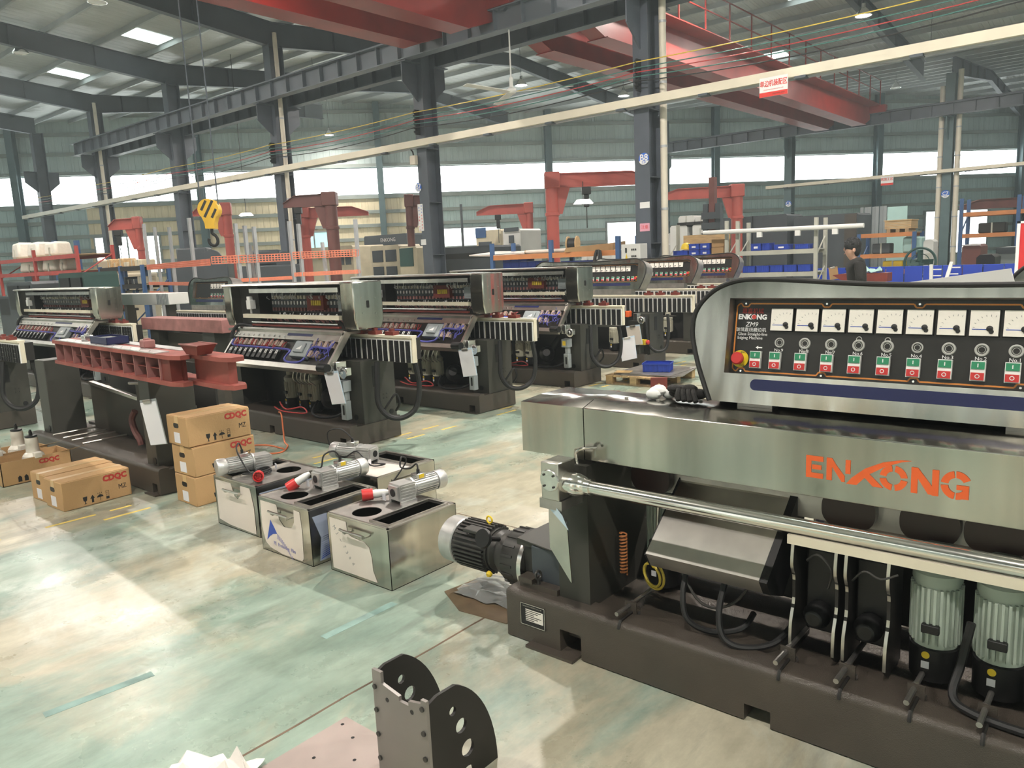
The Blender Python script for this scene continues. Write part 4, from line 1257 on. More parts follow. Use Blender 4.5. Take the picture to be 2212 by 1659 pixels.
    part('tray_frame', t, 'stainless_br', tr)
    part('tray_top_strip', MB(M).box(x0, x1, sl - .13, sl, -.012, .03), 'stainless_br', tr)
    part('navy_stripe', MB(M).box(x0 + (x1 - x0) * .53, x0 + (x1 - x0) * .76, sl - .085, sl - .055, .03, .032), 'navy', tr)
    n = 10
    def put(me, u, v, name, par):
        o = link(bpy.data.objects.new(name, me), par); o.matrix_local = M @ Matrix.Translation((u, v, -.012)); return o
    for k in range(n):
        u = x0 + .09 + k * (x1 - x0) * .52 / n
        put(relay_me, u, sl - .185, 'relay', tr)
        o = put(module_me, u + .02, .115, 'switch_module', tr)
        link(bpy.data.objects.new('terminal_marks', mark_me), o)
        put(post_me, u, sl - .10, 'terminal_post', tr)
    for k in range(4): put(relay_me, x1 - .36 + k * .095, sl - .165, 'relay', tr)
    for k in range(2): put(relay_me, x1 - .34 + k * .1, .15, 'relay', tr)
    mbx = part('meter_box', MB(M).box(x0 + (x1 - x0) * .66, x0 + (x1 - x0) * .80, .10, .28, -.012, .05).box(x0 + (x1 - x0) * .69, x0 + (x1 - x0) * .77, .14, .25, .05, .07), 'frame_grey', tr, bevel=.006)
    part('meter_window', MB(M).prism([(x0 + (x1 - x0) * .71, .17), (x0 + (x1 - x0) * .75, .17), (x0 + (x1 - x0) * .75, .215)], 'z', .07, .072), 'white', mbx)
    um = x0 + (x1 - x0) * .62
    w1 = [M @ Vector(p) for p in [(x0 + .03, sl - .15, .02), (x0 + .04, sl - .225, .02), (x0 + .3, sl - .24, .025), (um - .1, sl - .245, .025), (um, sl - .26, .03), (um + .03, .16, .03), (um, .07, .03), (um + .12, .035, .03), (um + .3, .06, .03), (um + .34, .18, .03), (um + .40, .23, .03), (x1 - .1, .22, .03), (x1 - .06, .28, .03)]]
    part('wiring_loom', MB().tube(spline(w1, 4), .012, 6), 'wire_blue', tr)
    q = MB()
    for k in range(40):
        u = x0 + .06 + rr.random() * (x1 - x0) * .55; v = sl - .24 + rr.random() * .06
        p = [M @ Vector((u + rr.uniform(-.02, .02), v + dv, rr.uniform(.0, .04))) for dv in (-.03, 0, .05)]
        q.tube(p, .004, 4)
    o = part('red_wires', q, 'wire_red', tr); o['kind'] = 'stuff'
    q = MB()
    for k in range(26):
        u = x1 - .4 + rr.random() * .36; v = .1 + rr.random() * .2
        q.tube([M @ Vector((u + rr.uniform(-.03, .03), v + dv, rr.uniform(.0, .05))) for dv in (-.04, 0, .04)], .004, 4)
    o = part('blue_wires', q, 'wire_blue', tr); o['kind'] = 'stuff'
    part('conduit', MB().tube(spline([(-Lh + .45, .25, 1.12), (-Lh + .30, .16, 1.14), (-Lh + .25, .10, 1.06), (-Lh + .26, .08, 1.0)], 5), .02, 8), 'rubber', r)
    # belly
    for k, x in enumerate((-L * .58, -L * .58 + .26, -L * .58 + .44)):
        fin_motor(r, (x, .36, .205), .075, .20, 'motor_cream', cap_h=.12, fins=16, sticker=True)
    for k in range(5):
        x = -L * .42 + k * .07
        part('spray_arm', MB().tube(spline([(x, .2, .74), (x - .03, .16, .66), (x - .06, .17, .58), (x - .05, .24, .52)], 4), .007, 6), 'stainless_br', r)
    part('grinding_head', MB().lathe([(.10, 0), (.11, .1), (.09, .14), (.05, .2)], (-.72, .38, .36), (.5, -.75, .3), 18).cyl((-.72, .38, .36), (-.58, .5, .6), .06, 14), 'black', r)
    part('slanted_plate', MB().prism([(-.62, .22), (-.36, .22), (-.36, .74), (-.78, .74)], 'y', .45, .48), 'base_dark', r)
    hose('belly_hose', [(-.9, .3, .34), (-.78, .14, .26), (-.6, .1, .235), (-.42, .14, .25), (-.3, .2, .3)], .014, 'rubber', r)
    hose('red_cable', [(-L * .62, .30, .25), (-L * .58, .2, .30), (-L * .5, .14, .25), (-L * .42, .2, .28), (-L * .36, .14, .24), (-L * .5, .1, .235), (-L * .6, .16, .25)], .008, 'wire_red', r)
    # corner fittings
    part('roller_stub', MB().cyl((-.29, -.08, .785), (-.16, -.08, .785), .042, 18), 'black', r)
    vb = part('valve_body', MB().box(-.17, -.10, -.02, .1, .72, .84).box(-.10, -.03, .02, .10, .70, .78), 'alu', r, bevel=.006)
    part('valve_wheel', MB().lathe([(.055, 0), (.058, .012), (.045, .02), (.02, .022), (.015, .03)], (-.055, .02, .735), (0, -1, 0), 18), 'alu', vb)
    sbx = part('switch_box', MB().box(-.235, -.13, .06, .16, .53, .64).box(-.22, -.14, .08, .15, .25, .44).box(-.2, -.15, .09, .15, .44, .53), 'frame_grey', r, bevel=.006)
    part('warning_label', MB().box(-.215, -.165, .0585, .06, .555, .615), 'yellow', sbx)
    part('slot_window', MB().prism(rrect(-.19, -.165, .30, .40, .01), 'y', .0785, .08), 'black', sbx)
    hose('hose_loop', [(-.02 + .06, .36, .80), (.07, .32, .60), (.09, .30, .40), (.16, .36, .27), (.26, .46, .25), (.34, .56, .34), (.36, .60, .55), (.34, .58, .78)], .026, 'rubber', r)
    hose('thin_hose', [(.02, .42, .30), (.06, .46, .38), (.1, .52, .46), (.1, .56, .36), (.04, .56, .28)], .012, 'rubber', r)
    return r

def clipboard(loc, rz, label, tilt=.12, sheet='paper', board='paper_blue', w=.22, h=.32):
    c = thing('clipboard', label, 'clipboard', loc, rz)
    T = Matrix.Rotation(tilt, 4, 'X') @ Matrix.Rotation(-.14, 4, 'Y')
    part('board', MB(T).box(-w / 2, w / 2, 0, .004, -h, 0), board, c)
    part('sheets', MB(T).box(-w / 2 + .004, w / 2 - .006, -.004, 0, -h + .004, -.02), sheet, c)
    cl = MB(T).box(-.045, .045, -.012, .0, -.028, -.004); cl.cyl(T.inverted() @ (T @ Vector((-.045, -.01, -.004))), (.045, -.01, -.004), .007, 8)
    part('clip', cl, 'stainless_dull', c)
    return c

XO = -5.86
open_machine((XO, 4.48, 0), 'open edging machine standing behind the stacked cartons, with its clipboard on the corner', seed=1)
open_machine((XO, 6.32, 0), 'open edging machine between the carton side machine and the machine by the pallet', seed=2)
open_machine((XO, 8.18, 0), 'open edging machine next to the pallet with the blue crate', seed=3)
open_machine((-11.65, 4.48, 0), 'open edging machine with long hood beyond the red primed beam', Lh=3.3, seed=4)
clipboard((-5.97, 4.395, .76), 0.0, 'clipboard of white sheets hanging on the machine behind the cartons', .1)
clipboard((-5.96, 6.235, .76), 0.0, 'clipboard of white sheets hanging on the middle open machine', .05)
clipboard((-5.46, 8.86, .62), .9, 'tilted clipboard hanging at the hose of the machine by the pallet', .1)

def console_machine(loc, label, Lc=2.3, n_m=9, tray=False, mirror=False):
    """finished edging machine: meter console above a padded conveyor"""
    r = thing('edging_machine', label, 'machine', loc)
    L = Lc + .4
    base_body(r, -L, 0, notches=((-1.4, -1.3), (-.2, -.1)))
    end_upright(r)
    part('left_upright', MB().box(-L + .03, -L + .28, .22, .6, .2, .82), 'olive', r)
    part('belly_plate', MB().box(-L + .28, -.27, .52, .54, .2, .84), 'base_dark', r)
    conveyor(r, -L + .1, .62, .36, zc=.945)
    part('console_stand', MB().box(-L + .4, -.5, .48, .60, .8, 1.17), 'stainless_dull', r)
    con = link(bpy.data.objects.new('control_console', None), r)
    tex_console(con, (-.22, .50, 1.17), (-1, 0, 0), Lc, n_m, False)
    part('end_lock', MB().prism(rrect(.62, .65, 1.30, 1.37, .01), 'x', -.33, -.325), 'black', r)
    for k, x in enumerate((-1.6, -1.2, -.75)):
        fin_motor(r, (x, .36, .205), .085, .22, 'motor_cream', cap_h=.12, fins=16)
    part('front_shelf', MB().box(-L + .3, -.45, -.02, .1, .62, .645), 'stainless_br', r)
    hose('hose_loop', [(-.06, .17, .80), (-.04, .14, .55), (.0, .14, .35), (.1, .2, .25), (.2, .3, .30), (.22, .34, .55), (.2, .36, .8)], .024, 'rubber', r)
    vb = part('valve_body', MB().box(-.17, -.10, -.02, .1, .72, .84).box(-.10, -.03, .02, .10, .70, .78), 'alu', r, bevel=.006)
    part('valve_wheel', MB().lathe([(.055, 0), (.058, .012), (.045, .02), (.02, .022), (.015, .03)], (-.055, .02, .735), (0, -1, 0), 18), 'alu', vb)
    part('front_post', MB().box(-.28, -.10, .02, .16, .2, .72), 'olive', r)
    return r
MC = [console_machine((XO, 10.0, 0), 'finished edging machine with meter console behind the pallet and blue crate'),
      console_machine((XO, 11.75, 0), 'finished edging machine with meter console between two others of its kind'),
      console_machine((XO, 13.45, 0), 'finished edging machine with meter console nearest the grey parts shelf', Lc=1.9, n_m=7)]
for mm in MC[:1]:
    part('orange_valve', MB().box(-.32, -.24, -.04, .06, .78, .87), 'orange', mm, bevel=.008)
    part('steel_feed_tube', MB().cyl((-.62, 0, .80), (-.32, 0, .81), .025, 14), 'chrome', mm)
    sb_ = part('stop_box', MB().box(-.09, .0, .02, .1, .36, .44), 'yellow', mm, bevel=.006)
    part('stop_knob', MB().lathe([(.02, 0), (.034, .015), (.034, .04), (.02, .05)], (.0, .06, .40), (1, 0, 0), 14), 'red_btn', sb_)
clipboard((-6.03, 9.96, .66), 0.0, 'pink sheet in a blue clipboard hanging on the machine behind the pallet', .03, 'film', 'paper_blue', .24, .30)
# machines of the second file, further down the hall
console_machine((-11.6, 6.35, 0), 'silver console machine in front of the orange mesh rack', Lc=1.55, n_m=5)
r = thing('edging_machine', 'partly seen machine whose padded conveyor ends beside the long hood machine', 'machine', (-10.45, 2.66, 0))
base_body(r, -2.6, 0); end_upright(r); conveyor(r, -2.5, .55, .40, pads_from=-1.2)
part('left_upright', MB().box(-2.5, -2.25, .22, .6, .2, .82), 'olive', r)
part('crossbeam', MB().box(-2.25, -.27, .3, .5, .7, .82), 'base_dark', r)
hose('hose_loop', [(.04, .36, .80), (.07, .32, .60), (.09, .30, .40), (.16, .36, .27), (.26, .46, .25), (.34, .56, .34), (.36, .60, .55), (.34, .58, .78)], .028, 'rubber', r)
wc_ = thing('conveyor_unit', 'long white conveyor unit on steel legs beyond the long hood machine', 'conveyor', (-15.3, 6.9, 0), math.radians(4))
part('white_cover', MB().box(-2.4, 1.4, -.2, .2, 1.17, 1.38), 'white', wc_, bevel=.01)
for x in (-2.0, -.4, 1.1): part('leg', MB().box(x - .05, x + .05, -.08, .08, 0, 1.17), 'base_paint', wc_)
for k in range(8): part('end_slat', MB().box(1.0 + k * .05, 1.03 + k * .05, -.206, -.2, 1.18, 1.37), 'frame_grey', wc_)

# machine right behind the foreground one: only the end of its console shows
r = thing('edging_machine', 'machine behind the foreground machine showing only its silver console end', 'machine', (-1.45, 4.35, 0))
base_body(r, 0, 3.2, d=.7)
part('upright', MB().box(.2, .45, .2, .6, .2, .9), 'olive', r)
part('upright', MB().box(2.3, 2.55, .2, .6, .2, .9), 'olive', r)
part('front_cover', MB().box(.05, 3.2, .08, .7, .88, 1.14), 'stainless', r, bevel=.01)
con = link(bpy.data.objects.new('control_console', None), r)
tex_console(con, (.79, .27, 1.16), (1, 0, 0), 2.3, 9, False)
part('protective_film', MB().prism([(.12, 1.14), (1.0, 1.14), (.88, 1.585), (.17, 1.49)], 'y', .12, .135), 'white', r)
# ------------------------------------------------------------------ frame with the red primed beam
r = thing('unfinished_machine', 'dark machine frame under assembly carrying the long red primed beam', 'machine', (-5.98, 2.68, 0))
base_body(r, -2.75, 0, d=.62, notches=((-.13, -.05),))
part('end_upright', MB().box(-.28, -.10, .05, .42, .2, .93), 'olive', r, bevel=.006)
part('end_upright', MB().box(-2.66, -2.42, .10, .42, .2, .95), 'olive', r, bevel=.006)
for x, y in ((-.14, .05), (-2.5, .1)): part('base_lug', MB().lathe([(.03, 0), (.03, .006)], (x, y, .26), (0, -1, 0), 14), 'black', r)
hp = part('rear_hopper', MB().prism([(-2.42, .2), (-.28, .2), (-.28, .62), (-1.05, .62), (-1.25, .52), (-1.25, .60), (-2.42, .68)], 'y', .50, .52), 'base_paint', r)
part('hopper_back', MB().box(-2.42, -.28, .70, .72, .2, .95), 'base_dark', hp)
part('hopper_rim', MB().hexa([(-2.40, .48, .66), (-1.27, .48, .575), (-1.27, .53, .575), (-2.40, .53, .66), (-2.40, .48, .69), (-1.27, .48, .605), (-1.27, .53, .605), (-2.40, .53, .69)]), 'stainless_br', hp)
part('hopper_post', MB().box(-1.28, -.98, .46, .5, .52, .92), 'base_paint', hp)
part('hopper_flap', MB().hexa([(-1.0, .46, .62), (-.82, .46, .60), (-.82, .48, .60), (-1.0, .48, .62), (-1.0, .46, .9), (-.86, .46, .88), (-.86, .48, .88), (-1.0, .48, .9)]), 'film', hp)
part('drum_plate', MB().lathe([(.2, 0), (.2, .012)], (-.95, .44, .42), (0, -1, .1), 26), 'base_paint', hp)
hose('brown_hose', [(-1.12, .36, .52), (-1.16, .34, .44), (-1.1, .33, .34), (-1.0, .32, .28), (-.98, .32, .23)], .03, 'jib_dark', r)
for k, x in enumerate((-2.2, -1.95, -1.75, -1.5)): part('adjusting_screw', MB().cyl((x, .02, .245), (x, .42, .245), .009, 8), 'stainless_br', r)
part('clamp_rod', MB().cyl((-.55, .1, .86), (-.26, .12, .88), .014, 8).box(-.3, -.1, .06, .16, .90, .95), 'stainless_dull', r)
clipboard((-5.90, 2.63, .80), 0.2, 'grey clipboard hanging on the frame behind the top carton', .04, 'paper', 'frame_grey', .2, .36)
# red beam: welded I-section with stiffeners, laid across the uprights
rb = thing('primed_beam', 'long red primed steel beam with stiffener ribs and machined top plate', 'steel beam', (-7.98, 2.74, .955), math.atan2(-.24, 3.3))
Lb = 3.28
mat('primer_mid', (.30, .075, .06), .55, 0, .25, 5)
bpl = [(0, 0), (Lb - .62, 0), (Lb - .50, .04), (Lb - .50, .11), (Lb - .58, .135), (Lb - .10, .135), (Lb, .17), (Lb, .26), (Lb - .10, .30), (0, .30)]
part('bottom_plate', MB().prism(bpl, 'z', 0, .03), 'primer_mid', rb)
part('top_plate', MB().prism(bpl, 'z', .19, .22), 'primer_mid', rb)
part('machined_strip', MB().box(.10, Lb * .74, .0, .11, .22, .228), 'machined', rb)
part('machined_strip', MB().box(.10, Lb * .74, .19, .29, .22, .226), 'machined', rb)
part('web', MB().box(.05, Lb - .6, .10, .12, .03, .19), 'primer', rb)
part('end_web', MB().box(Lb - .62, Lb - .1, .19, .25, .03, .19), 'primer_mid', rb)
part('end_web', MB().box(Lb - .82, Lb - .64, .02, .12, .03, .19), 'primer', rb)
st_me = MB().box(-.005, .005, .006, .10, .03, .19).mesh('stiffener', 'primer_lt')
for k in range(11): inst('stiffener', st_me, rb, (.06 + k * .242, 0, 0))
sh_me = MB().box(.005, .237, .03, .10, .105, .111).mesh('rib_shelf', 'primer')
for k in range(2, 10): inst('rib_shelf', sh_me, rb, (.06 + k * .242, 0, 0))
bh = MB()
for k in range(22): bh.lathe([(.006, 0), (.006, .001)], (.3 + k * .095, .02 if k % 2 else .06, .228), (0, 0, 1), 6)
part('bolt_holes', bh, 'black', rb)
def on_beam(u, v, z=.228):
    a = rb.rotation_euler.z; return Vector(rb.location) + Vector((math.cos(a) * u - math.sin(a) * v, math.sin(a) * u + math.cos(a) * v, z))
def small_block(name, label, cat, u, v, dims, m):
    o = thing(name, label, cat, on_beam(u, v), rb.rotation_euler.z)
    w, d_, h_ = dims
    part('block', MB().box(-w / 2, w / 2, -d_ / 2, d_ / 2, 0, h_), m, o, bevel=.008)
    part('boss', MB().cyl((0, 0, h_), (0, 0, h_ + .012), min(w, d_) * .3, 12), m, o)
    return o
small_block('steel_fitting', 'small machined steel fitting on the red beam beside the navy box', 'fitting', .62, .12, (.1, .08, .05), 'alu')
small_block('steel_fitting', 'pinkish cast block on the red beam past the navy box', 'fitting', 1.95, .14, (.09, .09, .06), 'primer_lt')
nb = thing('parts_box', 'navy open parts box lying on the red beam', 'box', on_beam(1.12, .14), rb.rotation_euler.z)
part('box_wall', MB().box(-.2, .2, -.09, -.082, 0, .06).box(-.2, .2, .082, .09, 0, .06).box(-.2, -.192, -.09, .09, 0, .06).box(.192, .2, -.09, .09, 0, .06).box(-.2, .2, -.09, .09, 0, .006), 'navy', nb)
part('steel_parts', MB().box(-.1, .15, -.05, .05, .006, .05), 'motor_grey', nb)
td = thing('primed_tray', 'small red primed tray with slanted sides on the end of the beam', 'tray', on_beam(2.86, .14), rb.rotation_euler.z)
part('tray', MB().hexa([(-.09, -.05, 0), (.09, -.05, 0), (.09, .05, 0), (-.09, .05, 0), (-.14, -.07, .07), (.14, -.07, .07), (.14, .07, .07), (-.14, .07, .07)]), 'primer', td)
part('rim', MB().box(-.145, .145, -.075, -.065, .066, .074).box(-.145, .145, .065, .075, .066, .074), 'primer_lt', td)
# second frame with a pinkish beam further back
r2 = thing('unfinished_machine', 'grey machine frame with a dusty pink beam behind the red primed beam', 'machine', (-9.3, 5.15, 0))
base_body(r2, -2.1, 0, d=.6)
part('end_upright', MB().box(-.5, -.2, .05, .35, .2, .95), 'olive', r2)
part('end_upright', MB().box(-2.0, -1.75, .05, .35, .2, .95), 'olive', r2)
part('side_sheet', MB().box(-1.75, -.5, .18, .2, .2, .9), 'base_paint', r2)
part('pink_beam', MB().box(-2.15, .1, 0, .3, .95, 1.12), 'primer_lt', r2, bevel=.006)
part('tag', MB().box(-.62, -.54, .04, .05, .72, .82), 'paper', r2)
# ================================================================== tanks, pumps, cartons, small things
from mathutils.geometry import tessellate_polygon
def plate_holes(mb, outer, holes, z0, z1):
    loops = [outer] + holes
    pts = [p for l in loops for p in l]
    tris = tessellate_polygon([[Vector((x, y, 0)) for x, y in l] for l in loops])
    n = len(pts)
    vs = [(x, y, z0) for x, y in pts] + [(x, y, z1) for x, y in pts]
    fs = [t for t in tris] + [(c + n, b_ + n, a + n) for a, b_, c in tris]
    o = 0
    for l in loops:
        k = len(l)
        fs += [(o + i, o + (i + 1) % k, n + o + (i + 1) % k, n + o + i) for i in range(k)]
        o += k
    return mb._add(vs, fs)
TW, TD, TH = .53, .52, .345
hole_c = [(-.075 + .085 * math.cos(2 * math.pi * k / 28), -.12 + .085 * math.sin(2 * math.pi * k / 28)) for k in range(28)]
hole_r = [(.085, -.215), (.225, -.215), (.225, .215), (.085, .215)]
tank_top = plate_holes(MB(), [(-TW / 2, -TD / 2), (TW / 2, -TD / 2), (TW / 2, TD / 2), (-TW / 2, TD / 2)], [hole_c, hole_r], TH - .004, TH).mesh('top_plate', 'stainless_dull')
def water_tank(loc, rz, label, film, printed=False):
    t = thing('water_tank', label, 'tank', loc, rz)
    w, d = TW / 2, TD / 2
    b = MB()
    b.box(-w, w, -d, -d + .003, .0, TH - .004); b.box(-w, w, d - .003, d, .0, TH - .004)
    b.box(-w, -w + .003, -d, d, .0, TH - .004); b.box(w - .003, w, -d, d, .0, TH - .004); b.box(-w, w, -d, d, 0, .004)
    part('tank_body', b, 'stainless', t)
    part('top_plate', tank_top, None, t)
    rm = MB()
    for a in ((-w, w, -d, -d + .012), (-w, w, d - .012, d), (-w, -w + .012, -d, d), (w - .012, w, -d, d)): rm.box(a[0], a[1], a[2], a[3], TH, TH + .006)
    part('top_rim', rm, 'stainless_br', t)
    l = MB()
    l.box(.073, .085, -.227, .227, TH, TH + .012).box(.225, .237, -.227, .227, TH, TH + .012).box(.085, .225, -.227, -.215, TH, TH + .012).box(.085, .225, .215, .227, TH, TH + .012)
    part('opening_lip', l, 'stainless_br', t)
    part('baffle', MB().box(.085, .225, -.03, -.025, .1, TH - .05).box(.15, .17, -.034, -.03, .2, TH - .02), 'stainless_dull', t)
    for yy, sg in ((-d, -1), (d, 1)):
        h = MB(); hx0, hx1 = -.075, .075
        h.tube([(hx0, yy, .265), (hx0, yy + sg * .03, .265), (hx0 - .01, yy + sg * .034, .272)], .005, 6); h.tube([(hx1, yy, .265), (hx1, yy + sg * .03, .265), (hx1 + .01, yy + sg * .034, .272)], .005, 6)
        h.tube([(hx0 - .035, yy + sg * .034, .285), (hx0, yy + sg * .036, .283), (hx1 + .02, yy + sg * .036, .283)], .008, 8)
        part('handle', h, 'stainless_br', t)
    if film:
        f = film
        fm = part('white_film', MB().prism(f, 'y', -d - .0025, -d - .001), 'film', t)
        if printed:
            part('blue_print', MB().prism([(-.20, .075), (-.145, .215), (-.125, .19), (-.105, .165), (-.085, .135), (-.13, .125), (-.165, .105)], 'y', -d - .0035, -d - .0025), 'ink_blue', fm)
            s_ = MB()
            for k in range(14):
                x = -.085 + k * .0125; zt_ = .135 - k * .006 - k * k * .0004; s_.box(x, x + .006, -d - .0035, -d - .0025, zt_ - .035 + k * .0015, zt_)
            part('print_stripes', s_, 'ink_mauve', fm)
            lettering('PE  Protective  Film', .032, 'ink_mauve', fm, FRONT(-.015, -d - .0035, .062) @ Matrix.Rotation(-.06, 4, 'Z'), ext=.0004, bold=.0006, sx=.9)
    return t
# tank by the drive motor: torn film, handwritten note
f1 = [(-.24, .02), (.15, .02), (.12, .08), (.115, .16), (.10, .21), (.06, .235), (-.06, .245), (-.085, .265), (-.09, .325), (-.24, .325)]
f2 = [(-.22, .06), (-.17, .03), (-.05, .012), (.16, .012), (.175, .03), (.185, .2), (.175, .32), (.115, .325), (.11, .245), (.08, .205), (.0, .195), (-.05, .235), (-.065, .325), (-.24, .325), (-.245, .15)]
f3 = [(-.24, .04), (-.1, .02), (.22, .015), (.22, .2), (.19, .325), (.075, .325), (.07, .26), (.03, .225), (-.01, .24), (-.045, .325), (-.24, .325)]
T1 = water_tank((-3.335, 2.80, 0), 0, 'steel water tank with torn white film beside the drive motor', f1)
for i, (u, v) in enumerate(((-.20, .29), (-.175, .26), (-.15, .225), (-.12, .19), (-.10, .16), (-.075, .135), (-.05, .105))):
    lettering('MJ~73ad'[i], .034, 'ink_grey', T1, FRONT(u, -TD / 2 - .003, v - .02) @ Matrix.Rotation(-.9, 4, 'Z'), ext=.0004)
T2 = water_tank((-3.985, 2.76, 0), 0, 'steel water tank printed PE Protective Film between two other tanks', f2, True)
bf = part('blue_film', MB().prism([(-.21, .02), (.2, .02), (.25, .30), (-.24, .30), (-.19, .16)], 'x', TW / 2 + .001, TW / 2 + .0025), 'film_blue', T2)
sp2 = MB()
for k in range(11): sp2.prism([(-.2, .03 + k * .013), (-.11 + .0 * k + (k * .012), .03 + k * .013 + .02), (-.11 + k * .012, .036 + k * .013 + .02), (-.2 + k * .007, .036 + k * .013)], 'x', TW / 2 + .003, TW / 2 + .0035)
part('film_stripes', sp2, 'ink_blue', bf)
part('film_mark', MB().prism([(-.06, .262), (-.02, .262), (-.045, .30)], 'x', TW / 2 + .003, TW / 2 + .0035), 'ink_blue', bf)
lettering('Film', .05, 'ink_mauve', bf, RIGHT(-.02, 0, 0) @ Matrix.Identity(4) if False else frame((TW / 2 + .0035, .02, .07), (0, 0, 1), (0, -1, 0)), ext=.0004)
T3 = water_tank((-4.70, 2.86, 0), math.pi, 'steel water tank next to the carton stack with its motor at the front', None)
part('white_film', MB().prism([(-x, z) for x, z in f3], 'y', TD / 2 + .001, TD / 2 + .0025), 'film', T3)
part('blue_film', MB().prism([(-.24, .19), (.24, .24), (.24, .30), (-.24, .30)], 'x', -TW / 2 - .0025, -TW / 2 - .001), 'film_blue', T3)
T4 = water_tank((-4.155, 3.43, 0), math.pi / 2, 'steel water tank standing alone behind the other three', None)
part('white_film', MB().prism([(-.25, -.25), (.05, -.25), (.03, -.05), (-.07, .1), (-.1, .25), (-.25, .25)], 'z', TH + .0005, TH + .0015), 'film', T4)

def pump(loc, rz, label, plug=None, loop=None):
    """gear motor: finned gearbox, finned motor with cowl, terminal box, cable with plug; motor axis along +y"""
    p = thing('pump_motor', label, 'motor', loc, rz)
    g = MB()
    g.box(-.055, .055, -.06, .05, .02, .12); g.box(-.045, .045, -.075, -.06, .03, .11)
    for z in (.03, .048, .066, .084, .102): g.box(-.06, .06, -.055, .045, z, z + .008)
    g.box(-.065, -.045, -.06, .05, 0, .02).box(.045, .065, -.06, .05, 0, .02)
    gb = part('gearbox', g, 'alu_cast', p)
    part('shaft_bore', MB().lathe([(.024, 0), (.024, .004)], (0, -.075, .07), (0, -1, 0), 14), 'black', gb)
    m = MB().cyl((0, .05, .075), (0, .24, .075), .047, 20).lathe([(.06, 0), (.06, .012)], (0, .045, .075), (0, 1, 0), 20)
    for k in range(22):
        m.M = Matrix.Translation((0, 0, .075)) @ Matrix.Rotation(2 * math.pi * k / 22, 4, 'Y')
        m.box(-.002, .002, .065, .225, .044, .056)
    m.M = Matrix.Identity(4)
    mo_ = part('motor_body', m, 'alu_cast', p)
    part('fan_cowl', MB().lathe([(.058, 0), (.06, .05), (.054, .062), (.03, .066)], (0, .235, .075), (0, 1, 0), 20), 'alu_cast', mo_)
    part('terminal_box', MB().box(-.03, .03, .08, .15, .118, .15), 'alu', mo_, bevel=.004)
    part('warning_label', MB().box(.0305, .0315, .10, .135, .122, .146), 'yellow', mo_)
    c = MB().cyl((-.0, .115, .15), (0, .115, .172), .010, 8)
    lp = loop or [(0, .115, .17), (-.0, .10, .215), (-.03, .04, .20), (-.10, -.02, .08), (-.12, -.08, .03), (-.08, -.12, .02), (-.13, -.05, .025), (-.09, -.10, .035), (-.14, -.09, .02), (-.10, -.15, .02)]
    c.tube(spline(lp, 5), .0055, 6)
    if len(lp) > 6:
        for k in range(3): c.ring((lp[-4][0], lp[-4][1], .012 + k * .012), (0, .1, 1), .055 - k * .004, .0055, 18)
    part('cable', c, 'rubber', p)
    if plug:
        pl_ = Vector(plug[0]); dr = Vector(plug[1]).normalized()
        part('plug_body', MB().lathe([(.012, 0), (.022, .03), (.026, .08), (.026, .10)], pl_, dr, 16), 'white', p)
        rd = part('plug_socket', MB().lathe([(.034, .10), (.036, .14), (.036, .165), (.030, .166), (.028, .13)], pl_, dr, 18, cap=False).lathe([(.028, .13), (.0, .13)], pl_, dr, 18, cap=False), 'plug_red', p)
        pn = MB()
        q1 = dr.orthogonal().normalized()
        for k in range(5):
            a = Matrix.Rotation(2 * math.pi * k / 5, 3, dr) @ q1 * .018
            pn.cyl(pl_ + dr * .13 + a, pl_ + dr * .16 + a, .004, 6)
        part('plug_pins', pn, 'plug_red', rd)
    part('nut_tag', MB().box(-.1, -.065, -.085, -.083, .01, .05), 'paper', p)
    return p
pump((-3.37, 2.93, TH), -.12, 'gear motor with red plug on the tank beside the drive motor', plug=((-.10, -.03, .045), (-.45, -.75, -.02)),
     loop=[(0, .115, .17), (-.02, .12, .20), (-.06, .10, .17), (-.13, .08, .17), (-.17, .12, .22), (-.19, .16, .17), (-.2, .02, .03), (-.16, -.05, .02)])
pump((-4.03, 2.86, TH), -.1, 'gear motor with white plug on the PE Protective Film tank', plug=((-.09, -.06, .09), (-.25, -.45, -.30)),
     loop=[(0, .115, .17), (-.01, .08, .22), (-.035, .02, .20), (-.04, 0, .13), (-.06, -.02, .12)])
pump((-4.79, 2.86, TH), math.pi - .25, 'gear motor lying on the tank next to the carton stack', plug=((-.18, .06, .03), (-.9, .35, .1)),
     loop=[(0, .115, .17), (-.0, .13, .22), (-.04, .16, .18), (-.10, .12, .05), (-.14, .08, .02), (-.12, .02, .02), (-.16, .10, .03), (-.12, .16, .03), (-.10, .06, .02)])
pump((-4.28, 3.40, TH), math.pi / 2 + .25, 'gear motor with a looping cable on the tank standing alone', None,
     loop=[(0, .115, .17), (-.02, .20, .24), (-.04, .30, .21), (-.03, .28, .08), (-.05, .16, .04), (-.08, .02, .10), (-.12, -.12, .02), (-.06, -.2, .02), (-.14, -.16, .04)])

